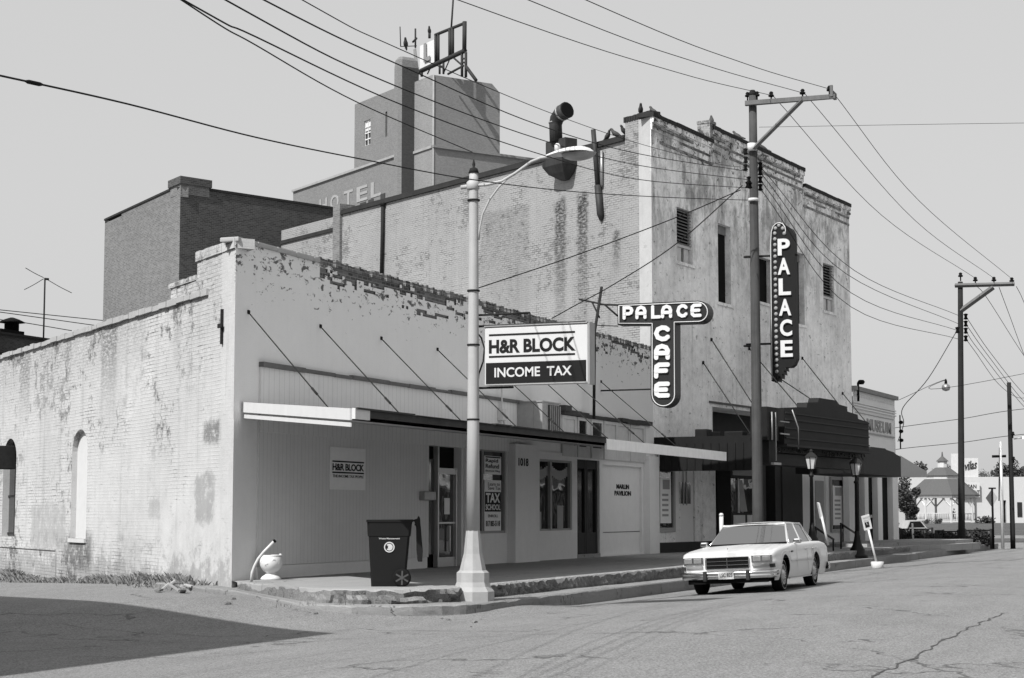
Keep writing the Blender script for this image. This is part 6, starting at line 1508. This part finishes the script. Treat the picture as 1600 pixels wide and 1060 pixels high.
mb = MB(); qq = f_(1371, 889); mb.lathe(Vector((qq.x, qq.y, .0)), [(.17, 0), (.2, .26), (.17, .27), (.02, .24)], 14); mb.build('bucket', M['offwhite'], t)
q = Vector((23.5, -5.2, SW))
t, f_ = post(1284, 808, 1294, 852, q, .035, 'parking_sign', 'leaning white sign seen edge-on above the boot of the white car', 'sign')
mb = MB(); mb.prism([f_(1278.5, 787), f_(1281, 786.5), f_(1287, 811), f_(1283.5, 812)], CF*.3); mb.build('plate', M['offwhite'], t)
q = Vector((16.2, -4.8, SW))
t, f_ = post(1127, 805, 1127.5, 858, q, .055, 'bollard', 'slim white post behind the bonnet of the white car', 'post')
MB().lathe(f_(1127, 805), [(.06, -.03), (.06, .02), (.03, .05)], 8).build('cap', M['offwhite'], t)
q = at(1427, 857, 2, .1)
t, f_ = post(1425.5, 818, 1427.5, 857, q, .045, 'bollard', 'white post with dark bands beside the planter at the museum end', 'post')
mb = MB()
for v in (846, 834): mb.tube([f_(1427, v), f_(1427, v+2)], .055, 8)
mb.build('band', M['dark'], t)

# ornate lamps
def ornate(u, vb, vt, y, label):
    q = at(u, vb, 1, y); tz = at(u, vt, 1, y).z; zb = q.z; H = tz-zb; s = H/3.6
    T = thing('ornate_lamp', label, 'street lamp', (q.x, q.y, zb), 'pair of lantern lamps by the theatre steps')
    o = Vector((q.x, q.y, zb))
    MB().lathe(o, [(.36*s, 0), (.36*s, .1*s), (.28*s, .14*s), (.26*s, .3*s), (.17*s, .45*s), (.13*s, .6*s), (.10*s, .75*s), (.085*s, .95*s)], 12).build('base', M['black'], T)
    MB().lathe(o, [(.075*s, .95*s), (.06*s, 2.6*s), (.09*s, 2.62*s), (.09*s, 2.68*s), (.05*s, 2.72*s), (.05*s, 2.85*s), (.12*s, 2.9*s)], 10).build('pole', M['black'], T)
    MB().lathe(o, [(.13*s, 2.9*s), (.21*s, 3.3*s)], 6, False).build('lantern_glass', plain('lantern_glass', .5, .3), T)
    mb = MB()
    for k in range(6):
        a = 2*math.pi*k/6; mb.tube([o+Vector((.135*s*math.cos(a), .135*s*math.sin(a), 2.9*s)), o+Vector((.215*s*math.cos(a), .215*s*math.sin(a), 3.3*s))], .016*s, 5)
    mb.build('lantern_frame', M['black'], T)
    MB().lathe(o, [(.25*s, 3.3*s), (.24*s, 3.34*s), (.12*s, 3.46*s), (.05*s, 3.5*s), (.06*s, 3.55*s), (.02*s, 3.62*s)], 6, False).build('lantern_roof', M['marquee2'], T)
ornate(1269.5, 858, 703, -4.6, 'black lantern lamp behind the white car, left of the pair')
ornate(1340, 872, 712, -5.0, 'black lantern lamp with flared base at the steps, right of the pair')
# handrails
def rail(px, posts, y, label):
    P = [at(u, v, 1, y) for u, v in px]; T = thing('handrail', label, 'handrail', P[0])
    MB().tube(P, .035, 6).build('rail', M['black'], T)
    for u, v0, v1 in posts: MB().tube([at(u, v0, 1, y), at(u, v1, 1, y)], .03, 6).build('leg', M['black'], T)
rail([(1273, 824), (1302.5, 843)], [(1302, 843, 868), (1275, 825, 856)], -4.4, 'black sloping handrail between the car roof and the lantern lamp')
rail([(1313.5, 818.5), (1343, 837.5)], [(1314, 819, 858), (1343, 837, 866)], -4.4, 'black sloping handrail left of the leaning parking sign')

# ================================================================== BIRDS
def bird_mesh():
    mb = MB(); o = Vector((0, 0, .0))
    mb.tube([(-.17, 0, .05), (-.10, 0, .075), (-.02, 0, .11), (.06, 0, .16), (.10, 0, .21), (.115, 0, .25), (.145, 0, .265), (.17, 0, .262)], [.012, .03, .062, .062, .04, .032, .03, .006], 8)
    mb.tube([(-.13, 0, .07), (-.22, 0, .03)], [.03, .02], 6)
    mb.tube([(.0, .02, .08), (.01, .02, .0)], .006, 4); mb.tube([(.0, -.02, .08), (.01, -.02, .0)], .006, 4); return mb
proto = None
def bird(q, ang, label, s=1.3):
    global proto
    if proto is None: proto = bird_mesh().build('pigeon', M['feather']); o = proto
    else: o = proto.copy(); COL.objects.link(o)
    o.location = q; o.rotation_euler = (0, 0, R_(ang)); o.scale = (s, s, s); return tag(o, label, 'bird', 'pigeons on the rooftops')
top_ = lambda u, z, d=-.2: PALF.p(PALF.m(u, 200, d)[0], z, d)
bird(PALS.p(.75, 14.56, -.2), 200, 'pigeon on the raised corner of the theatre, facing left')
bird(top_(1022, 14.52), 60, 'pigeon at the very corner of the theatre parapet')
bird(PALS.p(1.55, 14.0, -.2), 150, 'pigeon tight against the raised theatre corner, lower left')
bird(PALS.p(2.0, 14.0, -.2), 100, 'upright pigeon on the side coping of the theatre')
bird(PALS.p(2.5, 14.0, -.2), 230, 'crouching pigeon, leftmost on the theatre side coping')
bird(top_(1100, 14.52), 100, 'pigeon just left of the parapet step')
bird(top_(1112, 15.14), 20, 'pigeon on top of the parapet step block')
bird(top_(1153, 15.02), 80, 'pigeon alone on the middle of the theatre parapet')
bird(top_(1193, 15.02), 120, 'pigeon just right of the big utility pole')
o = bird(rp(634, 77), 200, 'dark bird on the hotel turret', 4.0)
o = bird(rp(671, 55), 200, 'dark bird above the letter panel of the roof sign', 3.0)

# ================================================================== FAR END OF THE STREET
def far(u, v, D): return CP+ray(u, v)*(D)      # D = distance along the view axis
def gq(u, D):
    r_ = ray(u, 815); q = CP+r_*D; return Vector((q.x, q.y, GZ(q.x, q.y)))
# lawn and paved apron
mb = MB(); L_ = [at(1330, 846, 2, .3), at(1700, 846, 2, .3)]
a, b = gq(1330, 108), gq(1800, 108); c, d = gq(1800, 185), gq(1330, 185)
n_ = 14; V_ = []
for i in range(n_+1):
    for j in range(n_+1):
        p = (a.lerp(b, i/n_)).lerp(d.lerp(c, i/n_), j/n_); V_.append((p.x, p.y, GZ(p.x, p.y)+.03))
mb.add(V_, [(i*(n_+1)+j, i*(n_+1)+j+1, (i+1)*(n_+1)+j+1, (i+1)*(n_+1)+j) for i in range(n_) for j in range(n_)], True); tag(mb.build('lawn', M['lawn'], recalc=False), kind='structure')
# restaurant
Dr = 196.
wl = lambda u: (lambda q: (q.x, q.y))(far(u, 800, Dr))
A_, B_ = far(1418, 800, Dr), far(1668, 800, Dr)
tr_ = math.degrees(math.atan2(B_.y-A_.y, B_.x-A_.x)); RFm = Fr(A_.x, A_.y, tr_); gzr = GZ(A_.x, A_.y)
RE = thing('restaurant', 'long white restaurant beyond the gazebo with MEXICAN RESTAURANT board', 'building', RFm.p(0, gzr))
mU = lambda u, v: RFm.m(u, v)
h1, h2 = mU(1430, 749)[1], mU(1600, 745)[1]; xm = mU(1593, 745)[0]
mb = MB(); holes = [(mU(1563, 800)[0], mU(1572.5, 800)[0], gzr, mU(1565, 782)[1], .4), (mU(1589.5, 800)[0], mU(1597, 800)[0], mU(1590, 808)[1], mU(1590, 785)[1], .3)]
mb.wall(RFm, 0, xm, gzr-.5, h1, holes[:1] + [holes[1]] if False else holes[:1]); mb.wall(RFm, xm-.0, mU(1668, 800)[0], gzr-.5, h1-.0, [])
mb.fbox(RFm, 0, mU(1668, 800)[0], h1, h1+.25, -12, 0); mb.quad(RFm.p(0, gzr-.5), RFm.p(0, h1), RFm.p(0, h1, -12), RFm.p(0, gzr-.5, -12)); mb.build('wall', M['restwall'], RE)
a, b, z0, z1_, _ = holes[0]; MB().fbox(RFm, a, b, z0, z1_, -.42, -.38).build('door', M['dark'], RE)
MB().fbox(RFm, mU(1589.5, 800)[0], mU(1597, 800)[0], mU(1590, 808)[1], mU(1590, 785)[1], .01, .06).build('window', M['glassd'], RE)
mb = MB(); mb.fbox(RFm, mU(1491, 800)[0], mU(1530, 800)[0], mU(1500, 777)[1], mU(1500, 754)[1], .3, .45); sgn = mb.build('sign_board', M['signwhite'], RE)
mb = MB(); a, b = mU(1493, 765)[0], mU(1524, 765)[0]; flet(mb, 'MEXICAN', RFm, a, mU(1500, 763.5)[1], b-a, .42, .46, .02, .02); b = mU(1529, 765)[0]; flet(mb, 'RESTAURANT', RFm, a, mU(1500, 772.5)[1], b-a, .42, .46, .02, .02); mb.build('lettering', M['signblack'], sgn)
mb = MB(); mb.fbox(RFm, mU(1487, 730)[0], mU(1499, 730)[0], h1+.25, mU(1490, 709)[1], -.3, -.1); mb.fbox(RFm, mU(1499, 730)[0], mU(1529, 730)[0], h1+.25, mU(1490, 716)[1], -.35, -.15); rs_ = mb.build('roof_board', M['offwhite'], RE)
mb = MB(); vs_t, fs_t = text_mesh('Avilas', .02, .5); a, b = mU(1499, 730)[0], mU(1527.5, 730)[0]; wT = max(q.x for q in vs_t); zz0 = mU(1505, 737)[1]
mb.add([RFm.p(a+(q.x+.25*q.y)/wT*(b-a)*.95, zz0+q.y*1.35+q.x/wT*.35, -.12+q.z*.03) for q in vs_t], fs_t); mb.build('script_lettering', M['framed'], rs_)
# gazebo
Dg = 186.; gc = gq(1474.5, Dg); gz0 = gc.z
rw = (1533-1418)/2/FPX*Dg
GZB = thing('gazebo', 'white-posted octagonal gazebo with shingled two-tier roof and cupola', 'gazebo', gc)
hv = lambda v: (CP+ray(1474.5, v)*Dg).z
mb = MB(); n = 8; aw = R_(22.5)
mb.lathe(Vector((gc.x, gc.y, 0)), [(rw, hv(775.5)), (rw, hv(773.5)), (rw*.5, hv(749)), (.2, hv(747))], 8, False, aw); mb.lathe(Vector((gc.x, gc.y, 0)), [(rw*.48, hv(744)), (rw*.48, hv(743)), (rw*.2, hv(731)), (.2, hv(730))], 8, False, aw); mb.lathe(Vector((gc.x, gc.y, 0)), [(rw*.17, hv(721)), (rw*.17, hv(720.5)), (.1, hv(713)), (.05, hv(706))], 8, False, aw); mb.build('roof', M['shingle'], GZB)
mb = MB(); mb.lathe(Vector((gc.x, gc.y, 0)), [(rw*.97, hv(778)), (rw*.98, hv(775.6))], 8, False, aw); mb.lathe(Vector((gc.x, gc.y, 0)), [(rw*.44, hv(749)), (rw*.44, hv(744.1))], 8, False, aw); mb.lathe(Vector((gc.x, gc.y, 0)), [(rw*.13, hv(731)), (rw*.13, hv(721.1))], 8, False, aw); mb.build('frieze', M['offwhite'], GZB)
for k in range(8):
    a = aw+2*math.pi*k/8; p = Vector((gc.x+rw*.88*math.cos(a), gc.y+rw*.88*math.sin(a), 0)); mb = MB(); mb.tube([p+Z*gz0, p+Z*hv(777)], .12, 4, smooth=False)
    for k2 in (-1, 1):
        a2 = a+k2*2*math.pi/8; p2 = Vector((gc.x+rw*.88*math.cos(a2), gc.y+rw*.88*math.sin(a2), 0)); dd_ = (p2-p).normalized(); mb.tube([p+Z*(hv(777)-1.0), p+dd_*.9+Z*(hv(777)-.05)], .07, 4, smooth=False)
    mb.build('post', M['white'], GZB)
    p2 = Vector((gc.x+rw*.88*math.cos(a+2*math.pi/8), gc.y+rw*.88*math.sin(a+2*math.pi/8), 0)); mb = MB()
    if k != 5:
        for zz in (.35, 1.0): mb.tube([p+Z*(gz0+zz), p2+Z*(gz0+zz)], .045, 4)
        for i in range(1, 14): q_ = p.lerp(p2, i/14); mb.tube([q_+Z*(gz0+.35), q_+Z*(gz0+1.0)], .025, 4)
        mb.build('railing', M['offwhite'], GZB)
mb = MB(); mb.lathe(gc, [(rw*.95, -.4), (rw*.95, .1)], 8, False, aw); mb.build('deck', M['kerb'], GZB)
# road sign seen from behind
q = at(1552.5, 858, 2, .1)
t = thing('road_sign', 'dark back of a diamond road sign on a post at the far corner', 'sign', q)
sv = lambda u, v: at(u, v, 0, q.x)
MB().tube([q, sv(1550, 762)], .05, 6).build('post', M['dark'], t)
mb = MB(); mb.prism([sv(1549.5, 765), sv(1558.5, 778), sv(1550, 793), sv(1540, 778.5)], (.03, 0, 0)); mb.build('plate', M['letter'], t)
mb = MB(); mb.prism([sv(1544.5, 762), sv(1556, 762), sv(1556, 764.5), sv(1544.5, 764.5)], (.02, 0, 0)); mb.build('name_plate', M['framed'], t)

# foliage builder
def leaves(mb, c, rad, n, size, seed, squash=.8, clumps=14):
    rnd = random.Random(seed); cl = []
    for i in range(clumps):
        v = Vector((rnd.gauss(0, 1), rnd.gauss(0, 1), rnd.gauss(0, 1))).normalized()*rad*rnd.uniform(.15, .85); v.z *= squash; cl.append((v, rad*rnd.uniform(.22, .42)))
    for i in range(n):
        v, r_ = cl[rnd.randrange(clumps)]; d = Vector((rnd.gauss(0, 1), rnd.gauss(0, 1), rnd.gauss(0, 1))).normalized()*r_*rnd.random()**.4
        p = c+v+d; a = Vector((rnd.gauss(0, 1), rnd.gauss(0, 1), rnd.gauss(0, .6))).normalized()*size*rnd.uniform(.6, 1.4); b = a.cross(Vector((rnd.gauss(0, 1), rnd.gauss(0, 1), rnd.gauss(0, 1)))).normalized()*size*.6
        mb.add([p-a, p+b, p+a, p-b], [(0, 1, 2, 3)])
    return mb
def tree(u, vtop, vbot, D, wpx, label, n=900, seed=1, squash=.8):
    base = gq(u, D); zt = far(u, vtop, D).z; zb = far(u, vbot, D).z; rad = wpx/2/FPX*D; c = Vector((base.x, base.y, (zt+zb)/2))
    T = thing('tree', label, 'tree', base, 'trees at the far end of the street')
    mb = MB(); mb.tube([base-Z*.3, base+Z*(c.z-base.z)*.6, c], [.3, .22, .1], 7)
    rnd = random.Random(seed)
    for k in range(5): v = Vector((rnd.uniform(-1, 1), rnd.uniform(-1, 1), rnd.uniform(.1, 1)))*rad*.7; mb.tube([c-Z*rad*.6, c-Z*rad*.2+v*.5, c+v], [.14, .09, .03], 5)
    mb.build('trunk', M['bark'], T)
    mb = leaves(MB(), c, rad*1.18, int(n*1.5), rad*.085, seed, (zt-zb)/2/rad, 26); mb.build('crown', M['leaf'], T, recalc=False)
tree(1431, 718, 770, 235, 52, 'dark round tree showing over the museum canopy', 1600, 3)
tree(1494, 716, 760, 235, 26, 'dark tree between gazebo cupola and roof board', 700, 4)
tree(1537, 728, 765, 230, 24, 'small thin tree right of the roof board', 500, 5)
tree(1573, 720, 765, 235, 46, 'dense dark tree behind the white pole', 1600, 6)
tree(1604, 722, 765, 235, 54, 'dense dark tree at the right edge behind the restaurant', 1600, 7)
tree(1560, 735, 765, 240, 24, 'low dark tree crown between two larger ones', 500, 8)
tree(1419, 738, 828, 150, 46, 'dark leafy tree standing beside the museum end wall', 5200, 9, .95)
tree(1476, 722, 765, 240, 30, 'dark tree mass behind the gazebo cupola', 900, 12)
tree(1508, 722, 765, 240, 26, 'dark tree hidden mostly by the far utility pole', 700, 13)
def bush(u, v, D, wpx, hpx, label, seed, mat=None, n=500):
    q = gq(u, D); rad = wpx/2/FPX*D; T = tag(leaves(MB(), q+Z*hpx/2/FPX*D, rad, n, rad*.10, seed, hpx/wpx, 12).build('bush', mat or M['leaf'], None, recalc=False), label, 'shrub', 'shrubs on the far lawn')
bush(1540, 815, 180, 40, 9, 'low clipped shrub in front of the diamond road sign', 31)
bush(1466, 815, 172, 22, 9, 'dark shrub at the foot of the gazebo left side', 32)
bush(1490, 800, 184, 14, 30, 'climbing plant on the gazebo post', 33)
bush(1448, 818, 172, 18, 8, 'low shrub at the left foot of the gazebo', 34)
# planters with iron fence at the pavement end
def fence(u0, u1, v0, v1, label, seed):
    A, B = at(u0, v1, 2, .08), at(u1, v1, 2, .08); h = at(u0, v0, 1, A.y).z if False else (CP+ray(u0, v0)*((A-CP).dot(CF))).z
    T = thing('iron_fence', label, 'fence', A, 'iron fences round the far planters')
    n_ = max(6, int((B-A).length/.14)); mb = MB(); mb.tube([A+Z*h*.95, B+Z*h*.95], .03, 5); mb.tube([A+Z*.2, B+Z*.2], .025, 5); mb.build('rail', M['black'], T)
    mb = MB()
    for i in range(n_+1): p = A.lerp(B, i/n_); mb.tube([p+Z*.1, p+Z*h*(.95)], .014, 4)
    mb.build('bars', M['black'], T)
    for p in (A, B): MB().tube([p, p+Z*h*1.02], .06, 6).build('post', M['black'], T)
    c = A.lerp(B, .5); L = (B-A).length; d_ = (B-A).normalized(); bk = Vector((-d_.y, d_.x, 0))
    mb = MB()
    rnd = random.Random(seed)
    for i in range(9): leaves(mb, A.lerp(B, (i+.5)/9)+bk*.6+Z*h*.5, h*.55, 420, .10, seed+i, .95, 10)
    tag(mb.build('hedge', M['leaf'], None, recalc=False), 'dark clipped hedge behind '+label.split(' of ')[0], 'hedge')
fence(1406, 1457, 828, 857, 'iron fence panel of the planter beside the museum', 50)
fence(1463, 1498, 832, 860, 'iron fence panel left of the far utility pole', 60)
fence(1508, 1549, 830, 858, 'iron fence panel right of the far utility pole', 70)
mb = MB(); q = at(1430, 826, 2, .0)
# a light car parked beyond the planter
D_ = 100.; A = gq(1408, D_); B = gq(1458, D_)
mb = MB(); zz = lambda v: (CP+ray(1430, v)*D_).z
T = thing('parked_car', 'pale car roof showing above the planter by the museum', 'car', gq(1432, D_))
cx = gq(1432, D_); w_ = (1452-1412)/2/FPX*D_
V_ = [(-w_*1.25, .35), (-w_*1.25, .8), (-w_*.8, .92), (-w_*.55, 1.33), (w_*.35, 1.36), (w_*.8, .95), (w_*1.2, .85), (w_*1.25, .35)]
mb.prism([cx+kx*x+Z*z for x, z in V_], ky*1.7); mb.build('body', M['cope_l'], T)
mb = MB(); mb.prism([cx+kx*x+Z*z-ky*.01 for x, z in ((-w_*.7, .95), (-w_*.5, 1.28), (w_*.3, 1.3), (w_*.68, .97))], ky*1.72); mb.build('side_window', M['glassd'], T)
for x in (-w_*.8, w_*.8):
    c = cx+kx*x+Z*.33; mb = MB(); mb.tube([c-ky*.02, c+ky*.2], .33, 16, smooth=False); mb.build('wheel', M['tyre'], T)

# ================================================================== WEEDS
rnd = random.Random(77); mb = MB()
for i in range(9000):
    p = rnd.uniform(.6, 24); q = abs(rnd.gauss(0, .33))+.02
    dens = .55+.45*noise.noise(Vector((p*.6, q*2, 4)))
    if rnd.random() > dens*(1.0 if p > 2.2 else .25): continue
    o = LOWS.p(p, 0, q); z = GZ(o.x, o.y)+.0; h = rnd.uniform(.03, .20)*(1.3-q*.6)*(.4+1.2*dens); 
    a = rnd.uniform(0, 6.28); ln = Vector((math.cos(a), math.sin(a), 0)); w_ = rnd.uniform(.006, .016)
    s_ = Vector((-ln.y, ln.x, 0))*w_; b = o+Z*z
    mb.add([b-s_, b+s_, b+ln*h*.35+s_*.8+Z*h*.7, b+ln*h*.8+Z*h, b+ln*h*.35-s_*.8+Z*h*.7], [(0, 1, 2, 3, 4)])
for i in range(260):      # tufts in the broken kerb
    u, v = rnd.choice(((505, 938), (480, 945), (540, 944), (600, 940), (650, 940), (700, 938), (800, 925), (340, 930), (370, 918), (440, 948))); u += rnd.uniform(-14, 14); v += rnd.uniform(-2, 2)
    o = at(u, v, 2, .27); h = rnd.uniform(.03, .09); a = rnd.uniform(0, 6.28); ln = Vector((math.cos(a), math.sin(a), 0)); s_ = Vector((-ln.y, ln.x, 0))*.008
    mb.add([o-s_, o+s_, o+ln*h*.5+Z*h], [(0, 1, 2)])
tag(mb.build('weeds', M['leaf2'], None, recalc=False), 'dry weeds along the foot of the side wall and in the kerb', 'weeds', kind='stuff')
